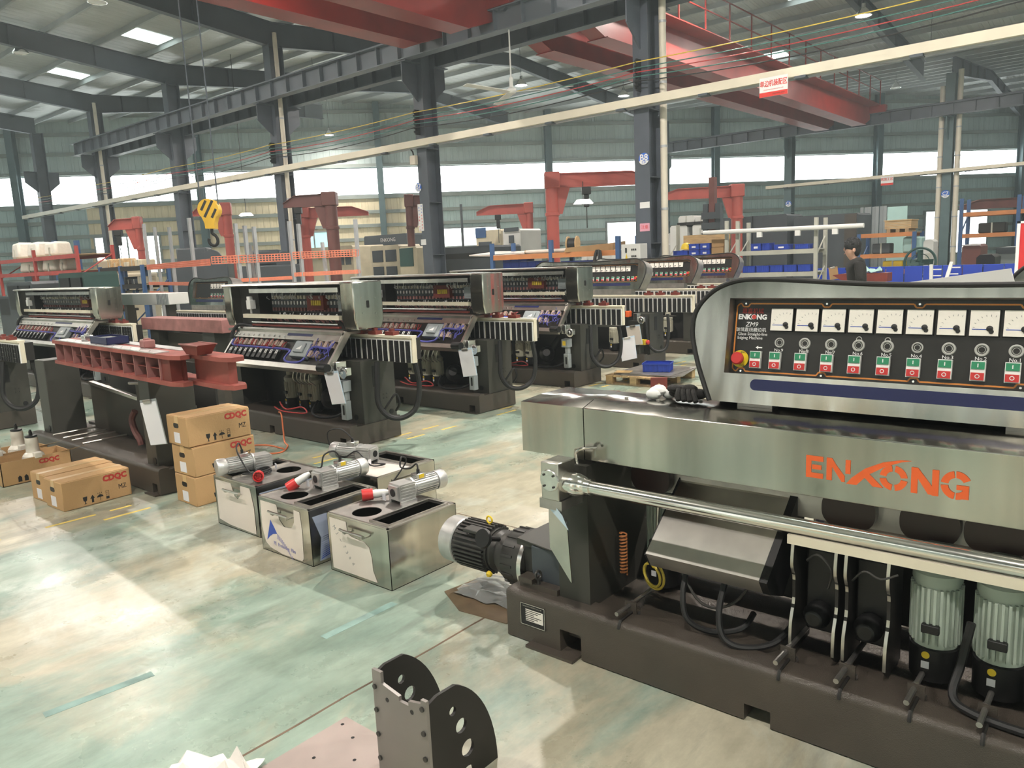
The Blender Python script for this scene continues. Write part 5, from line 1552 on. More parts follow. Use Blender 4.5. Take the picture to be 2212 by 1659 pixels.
# cartons
def carton(loc, label, rz=0.0, w=.315, d=.515, h=.222, label_side=True):
    c = thing('carton', label, 'carton', loc, rz, )
    b = MB().box(-w / 2, w / 2, -d / 2, d / 2, 0, h)
    part('box', b, 'carton', c, bevel=.006)
    part('top_flap', MB().box(-w / 2 + .004, -.002, -d / 2 + .004, d / 2 - .004, h, h + .003), 'carton', c)
    part('top_flap', MB().box(.002, w / 2 - .004, -d / 2 + .004, d / 2 - .004, h, h + .003), 'carton', c)
    part('tape', MB().box(-.028, .028, -d / 2 - .001, d / 2 + .001, h + .003, h + .0038).box(-.028, .028, -d / 2 - .001, -d / 2, h - .05, h + .003), 'tape', c)
    part('hand_hole', MB().prism(rrect(-.05, .03, .135, .172, .017), 'y', -d / 2 - .0012, -d / 2 + .002), 'black', c)
    if label_side: part('address_label', MB().box(-.055, .035, -d / 2 - .0015, -d / 2, .02, .10), 'paper', c)
    X = w / 2 + .0006
    lettering('CDQC', .062, 'ink_red', c, RIGHT(X, d * .27, h * .80), bold=.0035, sx=1.0, ext=.0005)
    lettering('MZ', .055, 'ink_black', c, RIGHT(X, d * .365, h * .40), sx=.8, ext=.0005)
    y = -.10; z = .018
    g = MB(); e0, e1 = X - .0004, X + .0006
    g.prism([(y - .017, z + .058), (y + .017, z + .058), (y + .013, z + .028), (y + .003, z + .020), (y + .003, z + .006), (y + .011, z), (y - .011, z), (y - .003, z + .006), (y - .003, z + .020), (y - .013, z + .028)], 'x', e0, e1)
    y = -.045
    g.prism([(y - .008, z), (y + .008, z), (y + .008, z + .032), (y + .018, z + .032), (y, z + .06), (y - .018, z + .032), (y - .008, z + .032)], 'x', e0, e1)
    y = .012
    g.prism([(y - .026, z + .028), (y - .018, z + .042), (y, z + .05), (y + .018, z + .042), (y + .026, z + .028)], 'x', e0, e1); g.box(e0, e1, y - .0015, y + .0015, z, z + .03)
    for k in range(3): g.box(e0, e1, y - .016 + k * .014, y - .013 + k * .014, z + .054, z + .064)
    y = .068
    g.box(e0, e1, y - .012, y + .012, z, z + .02)
    for k in range(3): g.box(e0, e1, y - .012, y - .010, z + .024 + k * .014, z + .036 + k * .014).box(e0, e1, y + .010, y + .012, z + .024 + k * .014, z + .036 + k * .014).box(e0, e1, y - .012, y + .012, z + .034 + k * .014, z + .036 + k * .014)
    part('handling_symbols', g, 'ink_black', c)
    return c
carton((-5.60, 2.96, 0), 'brown CDQC carton at the bottom of the stack of three', -.02)
carton((-5.605, 2.965, .2285), 'brown CDQC carton in the middle of the stack of three', .02)
carton((-5.62, 2.955, .457), 'brown CDQC carton on top of the stack of three', -.01)
carton((-6.41, 2.315, 0), 'brown CDQC carton on the floor in front of its twin', 0.03)
carton((-6.745, 2.33, 0), 'brown CDQC carton on the floor half hidden by its twin', 0.03)
def open_carton(loc, rz, label):
    c = thing('carton', label, 'carton', loc, rz)
    w, d, h = .32, .56, .21
    for a in ((-w / 2, -w / 2 + .006, -d / 2, d / 2), (w / 2 - .006, w / 2, -d / 2, d / 2), (-w / 2, w / 2, -d / 2, -d / 2 + .006), (-w / 2, w / 2, d / 2 - .006, d / 2)):
        part('side', MB().box(a[0], a[1], a[2], a[3], 0, h), 'carton', c)
    part('bottom', MB().box(-w / 2, w / 2, -d / 2, d / 2, 0, .006), 'carton_in', c)
    part('flap', MB().hexa([(w / 2 - .004, d / 2 - .1, h), (w / 2, d / 2 - .1, h), (w / 2, d / 2, h), (w / 2 - .004, d / 2, h), (w / 2 + .02, d / 2 - .02, h + .012), (w / 2 + .024, d / 2 - .02, h + .012), (w / 2 + .03, d / 2 + .12, h + .02), (w / 2 + .026, d / 2 + .12, h + .02)]), 'tape', c)
    lettering('CDQC', .055, 'ink_red', c, RIGHT(w / 2 + .0006, .1, .16), ext=.0004, bold=.003)
    g = MB(); X = w / 2
    for k in range(3): g.prism([(-.16 + k * .05, .02), (-.13 + k * .05, .02), (-.13 + k * .05, .06), (-.145 + k * .05, .075), (-.16 + k * .05, .06)], 'x', X, X + .0008)
    part('handling_symbols', g, 'ink_black', c)
    return c
open_carton((-7.64, 2.31, 0), 0.0, 'open brown carton holding a wrapped white motor')
open_carton((-8.05, 2.26, 0), .04, 'open brown carton at the far side holding two wrapped white motors')
def wrapped_motor(loc, label):
    m = thing('wrapped_motor', label, 'motor', loc)
    part('motor_body', MB().lathe([(.075, 0), (.082, .06), (.085, .2), (.07, .22), (.055, .23), (.05, .30), (.053, .305), (.05, .36), (.03, .362)], (0, 0, 0), (0, 0, 1), 22), 'plastic_white', m)
    f = MB()
    for k in range(24):
        f.M = Matrix.Rotation(2 * math.pi * k / 24, 4, 'Z'); f.box(.078, .09, -.003, .003, .03, .19)
    part('cooling_fins', f, 'plastic_white', m)
    part('terminal_box', MB().box(.07, .13, -.03, .03, .19, .24), 'plastic_white', m, bevel=.006)
    part('shaft_fan', MB().lathe([(.03, .362), (.05, .368), (.048, .378), (.015, .385), (.012, .42)], (0, 0, 0), (0, 0, 1), 14).box(-.01, .015, -.006, .006, .39, .43), 'black', m)
    return m
wrapped_motor((-7.60, 2.33, .006), 'white wrapped motor standing in the nearer open carton')
wrapped_motor((-7.98, 2.14, .006), 'white wrapped motor in the far open carton, on the side of the camera aisle')
wrapped_motor((-8.06, 2.36, .006), 'white wrapped motor in the far open carton, on the side of the machine frame')

# foreground bracket, plate, film
b = thing('welded_bracket', 'grey steel bracket with two curved perforated side plates', 'bracket', (-1.82, 1.50, 0))
mat('plate_grey', (0.23, 0.21, 0.195), 0.4, 0.2, 0.08, 4)
fp = [(-.13, 0), (.13, 0), (.13, .375), (.105, .375), (.105, .36), (.045, .348), (.045, .332), (-.0, .332), (-.0, .348), (-.085, .365), (-.085, .405), (-.13, .405)]
part('front_plate', MB().prism(fp, 'y', 0, .012), 'plate_grey', b)
def quarter(x, hgt, name):
    R = .32
    out = [(.012, 0), (.012, hgt), (.05, hgt + .012)]
    for k in range(13):
        t = math.radians(72 - 72 * k / 12); out.append((.05 + (R - .05) * math.cos(t) , (hgt + .01) * math.sin(t) / math.sin(math.radians(72))))
    out.append((R, 0))
    holes = []
    for (cy, cz, rr_) in ((.115, hgt - .075, .016), (.15, hgt - .145, .026), (.175, hgt - .24, .03), (.17, hgt - .335, .03)):
        holes.append([(cy + rr_ * math.cos(2 * math.pi * k / 16), cz + rr_ * math.sin(2 * math.pi * k / 16)) for k in range(16)])
    mb = MB(Matrix(((0, 0, 1, 0), (1, 0, 0, 0), (0, 1, 0, 0), (0, 0, 0, 1))))
    plate_holes(mb, out, holes, x, x + .012)
    return part(name, mb, 'base_dark', b)
quarter(-.13, .39, 'side_plate'); quarter(.118, .36, 'side_plate')
cs = MB().lathe([(.009, 0), (.009, .006), (.005, .006)], (0, 0, 0), (0, -1, 0), 8).mesh('cap_screw', 'motor_grey')
for x in (-.118, .112):
    for z in (.08, .17, .26, .345): inst('cap_screw', cs, b, (x, 0, z))
for x in (-.06, .06): part('tapped_hole', MB().lathe([(.008, 0), (.008, .001)], (x, 0, .315), (0, -1, 0), 12), 'black', b)
pl = thing('steel_sheet', 'flat brownish steel sheet with small holes lying beside the bracket', 'steel sheet', (-2.14, 1.40, 0), 0.0)
mat('plate_pink', (0.42, 0.35, 0.32), 0.4, 0.3, 0.1, 5)
part('sheet', MB().box(-.19, .19, -.25, .25, 0, .006), 'plate_pink', pl)
hh = MB()
for x, y in ((-.16, .21), (-.06, .18), (.05, .1), (-.08, .02)): hh.lathe([(.007, 0), (.007, .0006)], (x, y, .006), (0, 0, 1), 10)
part('holes', hh, 'black', pl)
def crumple(nx, ny, sx, sy, amp, seed, fold=1.0):
    rr = random.Random(seed); mb = MB(); vs = []
    for j in range(ny + 1):
        for i in range(nx + 1):
            e = min(i, nx - i, j, ny - j) / 2
            vs.append(((i / nx - .5) * sx + rr.uniform(-.5, .5) * sx / nx * .7, (j / ny - .5) * sy + rr.uniform(-.5, .5) * sy / ny * .7, .004 + rr.random() ** 1.5 * amp * min(1, .35 + e * fold)))
    fs = []
    for j in range(ny):
        for i in range(nx):
            a = j * (nx + 1) + i
            if rr.random() < .5: fs += [(a, a + 1, a + nx + 2), (a, a + nx + 2, a + nx + 1)]
            else: fs += [(a, a + 1, a + nx + 1), (a + 1, a + nx + 2, a + nx + 1)]
    mb._add(vs, fs); return mb
p0_ = at(500, 1650, z=0.05)
pf = thing('plastic_sheet', 'crumpled white plastic sheet on the floor next to the flat steel sheet', 'plastic sheet', (p0_.x - .02, p0_.y - .10, 0), .6)
part('sheet', crumple(8, 7, .30, .30, .09, 11), 'plastic_film', pf, smooth=False)
part('peak', MB()._add([(.03, .06, .01), (.12, .08, .01), (.09, .14, .01), (.085, .10, .10)], [(0, 1, 3), (1, 2, 3), (2, 0, 3), (0, 2, 1)]), 'plastic_film', pf, smooth=False)
# oily board and clear film under the drive motor
mat('oily_brown', (.15, .105, .06), .25, 0, .3, 6)
ob = thing('oily_board', 'thin brown oily board on the floor under the drive motor', 'board', (-2.58, 2.84, 0), .1)
part('board', MB().prism([(-.26, -.12), (-.05, -.26), (.24, -.26), (.27, .05), (.0, .16), (-.2, .12)], 'z', 0, .004), 'oily_brown', ob)
m_ = mat('clear_film', (0.75, 0.78, 0.76), 0.12, 0, 0, 1)
m_.node_tree.nodes['Principled BSDF'].inputs['Transmission Weight'].default_value = .75
m_.node_tree.nodes['Principled BSDF'].inputs['IOR'].default_value = 1.05
cf = thing('clear_film', 'rumpled clear plastic film lying on the oily board under the drive motor', 'plastic film', (-2.55, 2.86, .005), .1)
part('film', crumple(10, 8, .46, .30, .03, 5), 'clear_film', cf, smooth=False)

# pallet with sheets and blue crate
pa, pb_, pc_ = at(1322, 825, z=0), at(1405, 838, z=0), at(1490, 815, z=0)
PX, PY = -5.0, 9.12
pal = thing('pallet', 'wooden pallet carrying metal sheets and the blue crate', 'pallet', (PX - .25, PY, 0), 0)
for y in (-.42, 0, .42): part('bottom_board', MB().box(-.42, .42, y - .05, y + .05, 0, .02), 'wood_old', pal)
for x in (-.37, 0, .37):
    for y in (-.42, 0, .42): part('block', MB().box(x - .05, x + .05, y - .05, y + .05, .02, .105), 'wood', pal)
for k in range(7): part('top_board', MB().box(-.42 + k * .122, -.315 + k * .122, -.48, .48, .105, .125), 'wood', pal)
sh = thing('metal_sheet', 'stack of thin grey metal sheets lying on the pallet', 'metal sheets', (PX - .18, PY + .02, .125), .12)
for k, (dx, dy, a) in enumerate(((0, 0, 0), (.04, .03, .1), (-.03, .02, -.08))):
    part('sheet', MB(Matrix.Rotation(a, 4, 'Z')).box(-.4 + dx, .42 + dx, -.42 + dy, .42 + dy, k * .008, k * .008 + .006), 'stainless_dull', sh)
wb = thing('paper_sheet', 'brown paper sheet on the corner of the pallet', 'paper', (PX - .5, PY - .3, .15), .3)
part('sheet', MB().box(-.11, .11, -.09, .09, 0, .003), 'tape', wb)
part('fold', MB().box(-.11, .11, .05, .09, .003, .006), 'tape', wb)
def bin_(loc, rz, label, dims=(.34, .25, .12), m='blue_bin', name='parts_bin', cat='bin', group=None, fill=None, lab=False):
    o = thing(name, label, cat, loc, rz, group)
    w, d, h = dims; t = .008
    for a in ((-w / 2, w / 2, -d / 2, -d / 2 + t), (-w / 2, w / 2, d / 2 - t, d / 2), (-w / 2, -w / 2 + t, -d / 2 + t, d / 2 - t), (w / 2 - t, w / 2, -d / 2 + t, d / 2 - t)):
        part('wall', MB().box(a[0], a[1], a[2], a[3], 0, h), m, o)
    part('bottom', MB().box(-w / 2, w / 2, -d / 2, d / 2, 0, .006), m, o)
    rb_ = MB()
    for k in range(6):
        x = -w / 2 + (k + .5) * w / 6; rb_.box(x - .004, x + .004, -d / 2 - .008, -d / 2, .01, h - .02)
    for k in range(4):
        y = -d / 2 + (k + .5) * d / 4; rb_.box(w / 2, w / 2 + .008, y - .004, y + .004, .01, h - .02)
    part('side_ribs', rb_, m, o)
    part('rim', MB().box(-w / 2 - .01, w / 2 + .01, -d / 2 - .01, -d / 2 + t, h - .015, h).box(-w / 2 - .01, w / 2 + .01, d / 2 - t, d / 2 + .01, h - .015, h).box(-w / 2 - .01, -w / 2 + t, -d / 2, d / 2, h - .015, h).box(w / 2 - t, w / 2 + .01, -d / 2, d / 2, h - .015, h), m, o)
    if fill: part('contents', crumple(6, 5, w * .9, d * .9, h * .35, int(abs(loc[0] * 77 + loc[1] * 13)) % 97).__class__(Matrix.Translation((0, 0, h * .62)))._add(*(lambda q: ([tuple(v) for v in q.v], q.f))(crumple(6, 5, w * .9, d * .9, h * .45, 3))), fill, o, smooth=False)
    if lab: part('label_card', MB().box(-w * .2, w * .2, -d / 2 - .010, -d / 2 - .008, h * .3, h * .6), 'paper', o)
    return o
bin_((PX - .13, PY - .02, .149), .35, 'blue ribbed plastic crate on top of the sheets on the pallet', (.36, .27, .115), name='plastic_crate', cat='crate')
q = at(1415, 857, z=0)
blk_ = thing('primed_block', 'red brown upright plate with an oval slot on the floor before the pallet', 'steel block', (q.x, q.y + .1, 0), .5)
oval = [(.0 + .028 * math.cos(2 * math.pi * k / 16), .10 + .055 * math.sin(2 * math.pi * k / 16)) for k in range(16)]
mbq = MB(Matrix(((1, 0, 0, 0), (0, 0, 1, 0), (0, 1, 0, 0), (0, 0, 0, 1))))
plate_holes(mbq, [(-.10, 0), (.10, 0), (.10, .22), (-.10, .22)], [oval], -.03, .03)
part('plate', mbq, 'primer', blk_)
q = at(1320, 850, z=0)
bar = thing('primed_bar', 'short red brown steel bar lying on the floor by the pallet', 'steel bar', (q.x, q.y, 0), .2)
part('bar', MB().box(-.11, .11, -.03, .03, 0, .035), 'primer', bar, bevel=.004)
part('bar_hole', MB().lathe([(.01, 0), (.01, .001)], (.06, 0, .035), (0, 0, 1), 10), 'black', bar)
# orange cable on the floor behind the cartons
oc = part('extension_cable', MB().tube(spline([(-7.1, 4.52, .24), (-6.9, 4.42, .25), (-6.8, 4.36, .1), (-6.7, 4.3, .008), (-6.5, 4.2, .008), (-6.35, 4.0, .008), (-6.6, 3.85, .008), (-6.9, 3.95, .008), (-6.75, 4.12, .008), (-6.45, 4.12, .008)], 6), .008, 6), 'wire_orange')
tag(oc, 'orange cable hanging from the machine base down to the floor behind the cartons', 'cable')
# ================================================================== cranes, fan, people, background
def span(px0, px1, py, Y):                      # x extents of two pixels on the plane y = Y
    return at(px0, py, y=Y).x, at(px1, py, y=Y).x
def zpx(px, py, Y): return at(px, py, y=Y).z
# ---- travelling cranes
def crane(y0, y1, xs, z0, label, rail_side=1):
    r = thing('bridge_crane', label, 'crane', (0, 0, z0))
    for i, x in enumerate(xs):
        g = part('girder', MB().prism([(y0, .30), (y0 + .9, 0), (y1 - .9, 0), (y1, .30), (y1, .85), (y0, .85)], 'x', x - .22, x + .22), 'crane_red', r)
        part('lower_flange', MB().box(x - .30, x + .30, y0 + .9, y1 - .9, -.02, .0), 'crane_red', g)
        part('upper_flange', MB().box(x - .30, x + .30, y0, y1, .85, .87), 'crane_red', g)
        part('trolley_rail', MB().box(x - .03, x + .03, y0, y1, .87, .94), 'rafter', g)
    xa, xb = xs[0], xs[-1]
    for y in (y0 + .05, y1 - .05):
        part('end_carriage', MB().box(xa - .9, xb + .9, y - .16, y + .16, .53, .85), 'crane_red', r)
        for x in (xa - .6, xb + .6): part('wheel', MB().cyl((x, y - .06, .56), (x, y + .06, .56), .12, 16), 'rafter', r)
    xw = xb + .75 if rail_side > 0 else xa - .75
    part('walkway', MB().box(min(xw, xb), max(xw, xb), y0 + .4, y1 - .4, .80, .83), 'crane_red', r)
    pm = MB().box(-.018, .018, -.018, .018, .83, 1.85).mesh('rail_post', 'crane_red')
    n = int((y1 - y0) / 1.6)
    for k in range(n + 1): inst('rail_post', pm, r, (xw, y0 + .5 + k * (y1 - y0 - 1) / n, 0))
    for z in (1.35, 1.83): part('hand_rail', MB().box(xw - .015, xw + .015, y0 + .45, y1 - .45, z - .015, z + .015), 'crane_red', r)
    return r
crane(YB + .62, YC - .62, (-12.5, -10.9), 6.87, 'red double girder bridge crane spanning the far aisle')
C1 = crane(-9.5, YB - .62, (-14.2, -12.6), 6.87, 'red double girder bridge crane above the nearer aisle', 1)
hy = at(455, 470, x=-13.4)
part('trolley', MB().box(-14.3, -12.5, hy.y - .6, hy.y + .6, .95, 1.4), 'crane_red', C1)
hk = thing('hook_block', 'yellow hook block with black stripes hanging on two cables', 'crane hook', (-13.4, hy.y, hy.z - .42))
mat('stripe', (0.03, 0.03, 0.03), .5)
M = frame((0, 0, 0), rt, (0, 0, 1))
sh_ = [(.19 * math.cos(math.radians(a)), .56 + .19 * math.sin(math.radians(a))) for a in range(-50, 231, 12)] + [(-.09, .32), (-.085, .22), (.085, .22), (.09, .32)]
part('cheek_plate', MB(M).prism(sh_, 'z', -.09, .09), 'hook_yellow', hk)
for (cx_, cz_, l_) in ((-.075, .63, .10), (.01, .57, .17), (.10, .49, .09)):
    a = Vector((math.cos(1.05), math.sin(1.05), 0)) * l_ ; b_ = Vector((-math.sin(1.05), math.cos(1.05), 0)) * .022; c_ = Vector((cx_, cz_, 0))
    pts = [c_ + a + b_, c_ - a + b_, c_ - a - b_, c_ + a - b_]
    part('black_stripe', MB(M).prism([(p.x, p.y) for p in pts], 'z', .09, .094), 'stripe', hk)
hook = [(0, .22, 0), (0, .14, 0), (.05, .10, 0), (.085, .04, 0), (.08, -.04, 0), (.02, -.085, 0), (-.05, -.06, 0), (-.075, .0, 0), (-.065, .04, 0)]
part('hook', MB(M).tube(spline(hook, 4), .028, 10), 'black', hk)
for dx in (-.16, .16): part('wire_rope', MB(M).cyl((dx, .6, 0), (dx, 7.8 - hk.location.z, 0), .012, 6), 'rafter', hk)
# ---- ceiling fan under the runway
fx = at(1105, 200, y=YB - .62)
fan = thing('ceiling_fan', 'three blade ceiling fan hanging from the runway beam', 'fan', (fx.x, YB - .62, fx.z))
part('down_rod', MB().cyl((0, 0, .1), (0, 0, 6.9 - fx.z), .018, 8), 'white', fan)
part('motor_hub', MB().lathe([(.04, .34), (.05, .30), (.045, .12), (.11, .08), (.12, .03), (.09, -.02), (.02, -.03)], (0, 0, 0), (0, 0, 1), 18), 'white', fan)
for a in (25, 145, 265):
    part('blade', MB(Matrix.Rotation(math.radians(a), 4, 'Z') @ Matrix.Rotation(math.radians(10), 4, 'X')).box(.10, 1.45, -.08, .08, .0, .01), 'white', fan)
# ---- jib cranes
def jib(px, py_top, d, arm_px, label, m='jib_red', r_=.16, side=1, hoist=.35, ang=None):
    P = ray(px, py_top) * d
    top = H + P.z
    j = thing('jib_crane', label, 'jib crane', (P.x, P.y, 0))
    part('pillar', MB().lathe([(r_ * 1.5, 0), (r_ * 1.5, .04), (r_, .05), (r_, top - 1.15), (r_ * 1.15, top - 1.14), (r_ * 1.15, top - 1.06), (r_, top - 1.05), (r_, top)], (0, 0, 0), (0, 0, 1), 20), m, j)
    Lr = abs(arm_px - px) * d / FP
    a0 = math.atan2(rt.y, rt.x) + (0 if arm_px > px else math.pi) + (ang or 0)
    M_ = Matrix.Rotation(a0, 4, 'Z')
    t = top
    part('head', MB(M_).box(-r_ * 1.1, r_ * 1.3, -r_ * 1.1, r_ * 1.1, t - .42, t), m, j, bevel=.03)
    arm = part('arm', MB(M_).prism([(r_, t - .40), (Lr, t - .40), (Lr, t - .30), (Lr * .75, t - .08), (r_, t - .06)], 'y', -.012, .012), m, j)
    part('arm_flange', MB(M_).box(r_, Lr, -.09, .09, t - .42, t - .40), m, arm)
    part('arm_flange', MB(M_).prism([(r_, t - .06), (Lr * .75, t - .08), (Lr, t - .30), (Lr, t - .28), (Lr * .75, t - .06), (r_, t - .04)], 'y', -.09, .09), m, arm)
    part('gusset', MB(M_).prism([(r_ * .8, t - .42), (r_ + .32, t - .42), (r_ * 1.0 + .1, t - 1.1), (r_ * .8, t - 1.1)], 'y', -.05, .05), m, j)
    if hoist:
        hx = Lr * hoist + .3
        h = part('hoist', MB(M_).box(hx - .12, hx + .12, -.1, .1, t - .62, t - .42).box(hx - .07, hx + .07, -.06, .06, t - .95, t - .62), 'black', j, bevel=.02)
        part('hoist_chain', MB(M_).cyl((hx, 0, t - .95), (hx, 0, t - 1.5), .012, 6), 'black', h)
    return j
jib(1190, 372, 20.5, 1420, 'large red jib crane with thick pillar standing beside the B8 column', r_=.17, hoist=.22)
jib(1142, 437, 30, 1028, 'small red jib crane with its arm pointing away from the B8 column', r_=.15, hoist=.45)
jib(1592, 398, 26, 1420, 'red jib crane whose arm reaches behind the B8 column', r_=.19, hoist=0)
jib(712, 415, 24, 610, 'dark brown jib crane near the teal window', 'jib_dark', .19, hoist=.5)
jib(655, 447, 29, 795, 'red jib crane behind the dark brown one, arm reversed', r_=.17, hoist=0)
jib(296, 468, 26.5, 232, 'red jib crane in front of the bright low window', r_=.12, hoist=.4)
jib(487, 438, 26, 418, 'pale red jib crane beside the yellow hook block', r_=.15, hoist=0, ang=.2)
jib(882, 420, 26, 925, 'dark red jib crane half hidden by the B7 column', 'jib_dark', .13, hoist=.2)
jib(2240, 422, 30, 2074, 'brown jib arm reaching over the orange racks beyond column C7', 'jib_dark', .15, hoist=0)
# low bay lamp on the big jib and one near the cream wall
for px, py, d, lab in ((1260, 440, 19.5, 'bright shallow lamp hanging under the arm of the large red jib'), (532, 466, 29, 'bright shallow lamp in front of the cream wall')):
    P = ray(px, py) * d
    l = thing('work_lamp', lab, 'lamp', (P.x, P.y, H + P.z))
    M_ = Matrix.Rotation(math.atan2(rt.y, rt.x), 4, 'Z')
    part('shade', MB(M_).hexa([(-.24, -.12, 0), (.24, -.12, 0), (.24, .12, 0), (-.24, .12, 0), (-.16, -.07, .1), (.16, -.07, .1), (.16, .07, .1), (-.16, .07, .1)]), 'lamp_glow_dim', l)
    part('cord', MB().cyl((0, 0, .1), (0, 0, .55 if px > 1000 else roof_z(P.y) - H - P.z - .2), .01, 6), 'rubber', l)
# ---- hanging signs
def sign(px0, px1, py0, py1, Y, title, label, sub=True):
    x0, x1 = span(px0, px1, py0, Y)
    zt_ = zpx((px0 + px1) / 2, py0, Y); zb_ = zpx((px0 + px1) / 2, py1, Y)
    w = x1 - x0; h = zt_ - zb_
    s_ = thing('hanging_sign', label, 'sign', ((x0 + x1) / 2, Y, zb_))
    part('board', MB().box(-w / 2, w / 2, -.006, .006, 0, h), 'sign_white', s_)
    part('red_band', MB().box(-w / 2, w / 2, -.0075, -.006, 0, h * .24), 'sign_red', s_)
    lettering(title, h * .36, 'sign_red', s_, FRONT(0, -.0075, h * .66), bold=h * .006, sx=min(1.0, w / (len(title) * h * .37)), ext=.0008)
    if sub:
        lettering('SINGLE EDGING MACHINE ASSEMBLY AREA', h * .075, 'sign_red', s_, FRONT(0, -.0075, h * .36), ext=.0006, sx=.75)
        lettering('ENKONG 2018', h * .1, 'ink_black', s_, FRONT(w * .18, -.0085, h * .12), ext=.0006)
    return s_
sign(1641, 1702, 165, 207, TY - .12, '单边机装配区', 'white and red hanging sign with six Chinese characters on the cream trunking')
sign(1903, 1930, 381, 400, YC - .5, '机加工区', 'small distant hanging sign with Chinese characters near column C7', False)
# ---- electrical cabinet by B8
Yq = 14.35
x0, x1 = span(1342, 1383, 550, Yq)
cb = thing('electrical_cabinet', 'white electrical cabinet with a yellow warning triangle beside the B8 column', 'cabinet', ((x0 + x1) / 2, Yq, 0))
w = (x1 - x0); zt_ = zpx(1362, 527, Yq)
part('body', MB().box(-w / 2, w / 2, 0, .3, .0, zt_), 'machine_white', cb, bevel=.008)
part('warning_triangle', MB().prism([(-w * .38, zt_ - .46), (-w * .06, zt_ - .46), (-w * .22, zt_ - .2)], 'y', -.004, 0), 'yellow', cb)
for k in range(2):
    for q_ in range(3): part('gauge', MB().box(.02 + q_ * .045, .05 + q_ * .045, -.006, 0, zt_ - .14 - k * .14, zt_ - .10 - k * .14), 'black', cb)
part('handle', MB().box(-w * .26, -w * .2, -.02, 0, zt_ - .18, zt_ - .08), 'black', cb)
# ---- grey parts shelf with blue bins
YS = 15.75
def shelf_bay(px0, px1, levels, top, label):
    x0, x1 = span(px0, px1, 560, YS)
    r = thing('parts_shelf', label, 'shelf', ((x0 + x1) / 2, YS, 0))
    w = (x1 - x0) / 2; D = .55
    um = MB().box(-.035, .035, -.03, .03, 0, top).mesh('upright', 'rack_grey')
    for x in (-w, w):
        for y in (0, D): inst('upright', um, r, (x, y, 0))
        for k in range(3): part('brace', MB().cyl((x, 0, .3 + k * .6), (x, D, .7 + k * .6), .015, 6), 'rack_grey', r)
    for z in levels:
        b_ = part('shelf_board', MB().box(-w, w, 0, D, z - .02, z), 'rack_grey', r)
        part('shelf_beam', MB().box(-w + .035, w - .035, -.02, .02, z - .09, z), 'rack_grey', b_)
        part('shelf_beam', MB().box(-w + .035, w - .035, D - .02, D + .02, z - .09, z), 'rack_grey', b_)
    return r, x0, x1
zA = zpx(1500, 553, YS); zB1 = zpx(1680, 540, YS); zB2 = zpx(1680, 588, YS)
shelf_bay(1440, 1570, (.35, .95, zA), 2.3, 'grey parts shelf between the downpipe and the light tube')
shelf_bay(1594, 1762, (.2, zB2, zB1), 2.25, 'grey parts shelf under the light tube with blue bins')
def bin_px(px0, px1, z, label, h=.16, fill=None, lab=True, dy=0.0, group=None):
    x0, x1 = span(px0, px1, 545, YS)
    return bin_(((x0 + x1) / 2, YS + .17 + dy, z), 0, label, (x1 - x0 - .02, .28, h), lab=lab, fill=fill, group=group)
bin_px(1452, 1484, zA, 'blue bin full of black fittings under the yellow helmet', .13, 'black', False)
bin_px(1486, 1509, zA, 'lower blue bin stacked between the helmet bin and the cartons', .13, None, True)
bin_px(1486, 1509, zA + .135, 'upper blue bin stacked between the helmet bin and the cartons', .13, None, True)
bin_px(1510, 1532, zA, 'lower blue bin touching the old cartons on the shelf', .13)
bin_px(1510, 1532, zA + .135, 'upper blue bin touching the old cartons on the shelf', .13)
bin_px(1620, 1643, zB1, 'blue bin with a white card alone on the upper shelf end', .15)
bin_px(1644, 1661, zB1, 'blue ribbed bin beside the carded bin on the upper shelf', .15, None, False)
bin_px(1670, 1702, zB1, 'dark blue tray with a large white card on the upper shelf', .11)
bin_px(1715, 1745, zB1, 'dark blue tray of black tubing on the upper shelf', .10, 'black', False)
for k in range(5): bin_px(1602 + k * 30, 1630 + k * 30, zB2, 'dark blue bin in the row on the lower shelf', .14, 'machine_dark' if k % 2 else None, False, 0, 'bins in the lower row')
for k in range(4): bin_px(1606 + k * 36, 1638 + k * 36, .2, 'large dark blue bin on the bottom shelf', .3, None, False, 0, 'bins on the bottom shelf')
hx0, hx1 = span(1464, 1486, 540, YS)
hm = thing('safety_helmet', 'yellow safety helmet lying on the black fittings bin', 'helmet', ((hx0 + hx1) / 2, YS + .17, zA + .155))
part('shell', MB().lathe([(.125, 0), (.12, .05), (.1, .1), (.06, .135), (.0, .145)], (0, 0, 0), (0, 0, 1), 20), 'yellow', hm)
part('brim', MB().lathe([(.14, 0), (.14, .008)], (0, -.02, 0), (0, 0, 1), 20), 'yellow', hm)
for i, (a, b_, z_) in enumerate(((1534, 1562, 0.0), (1534, 1562, .17))):
    x0, x1 = span(a, b_, 540, YS)
    o = thing('carton', ['worn brown carton under another on the grey shelf', 'worn brown carton on top of another on the grey shelf'][i], 'carton', ((x0 + x1) / 2, YS + .2, zA + z_), .05 * i)
    w = (x1 - x0) / 2 - .01
    part('box', MB().box(-w, w, -.16, .16, 0, .165), 'carton_in', o, bevel=.006)
    part('tape', MB().box(-w - .001, w + .001, -.025, .025, .1652, .167), 'tape', o)
x0, x1 = span(1458, 1560, 520, YS)
o = thing('board', 'pale plywood board leaning behind the bins on the grey shelf', 'board', ((x0 + x1) / 2, YS + .40, zA), 0)
part('panel', MB().box((x0 - x1) / 2, (x1 - x0) / 2, 0, .015, 0, .46), 'wood', o); part('batten', MB().box((x0 - x1) / 2, (x1 - x0) / 2, .015, .03, .2, .24), 'wood', o)
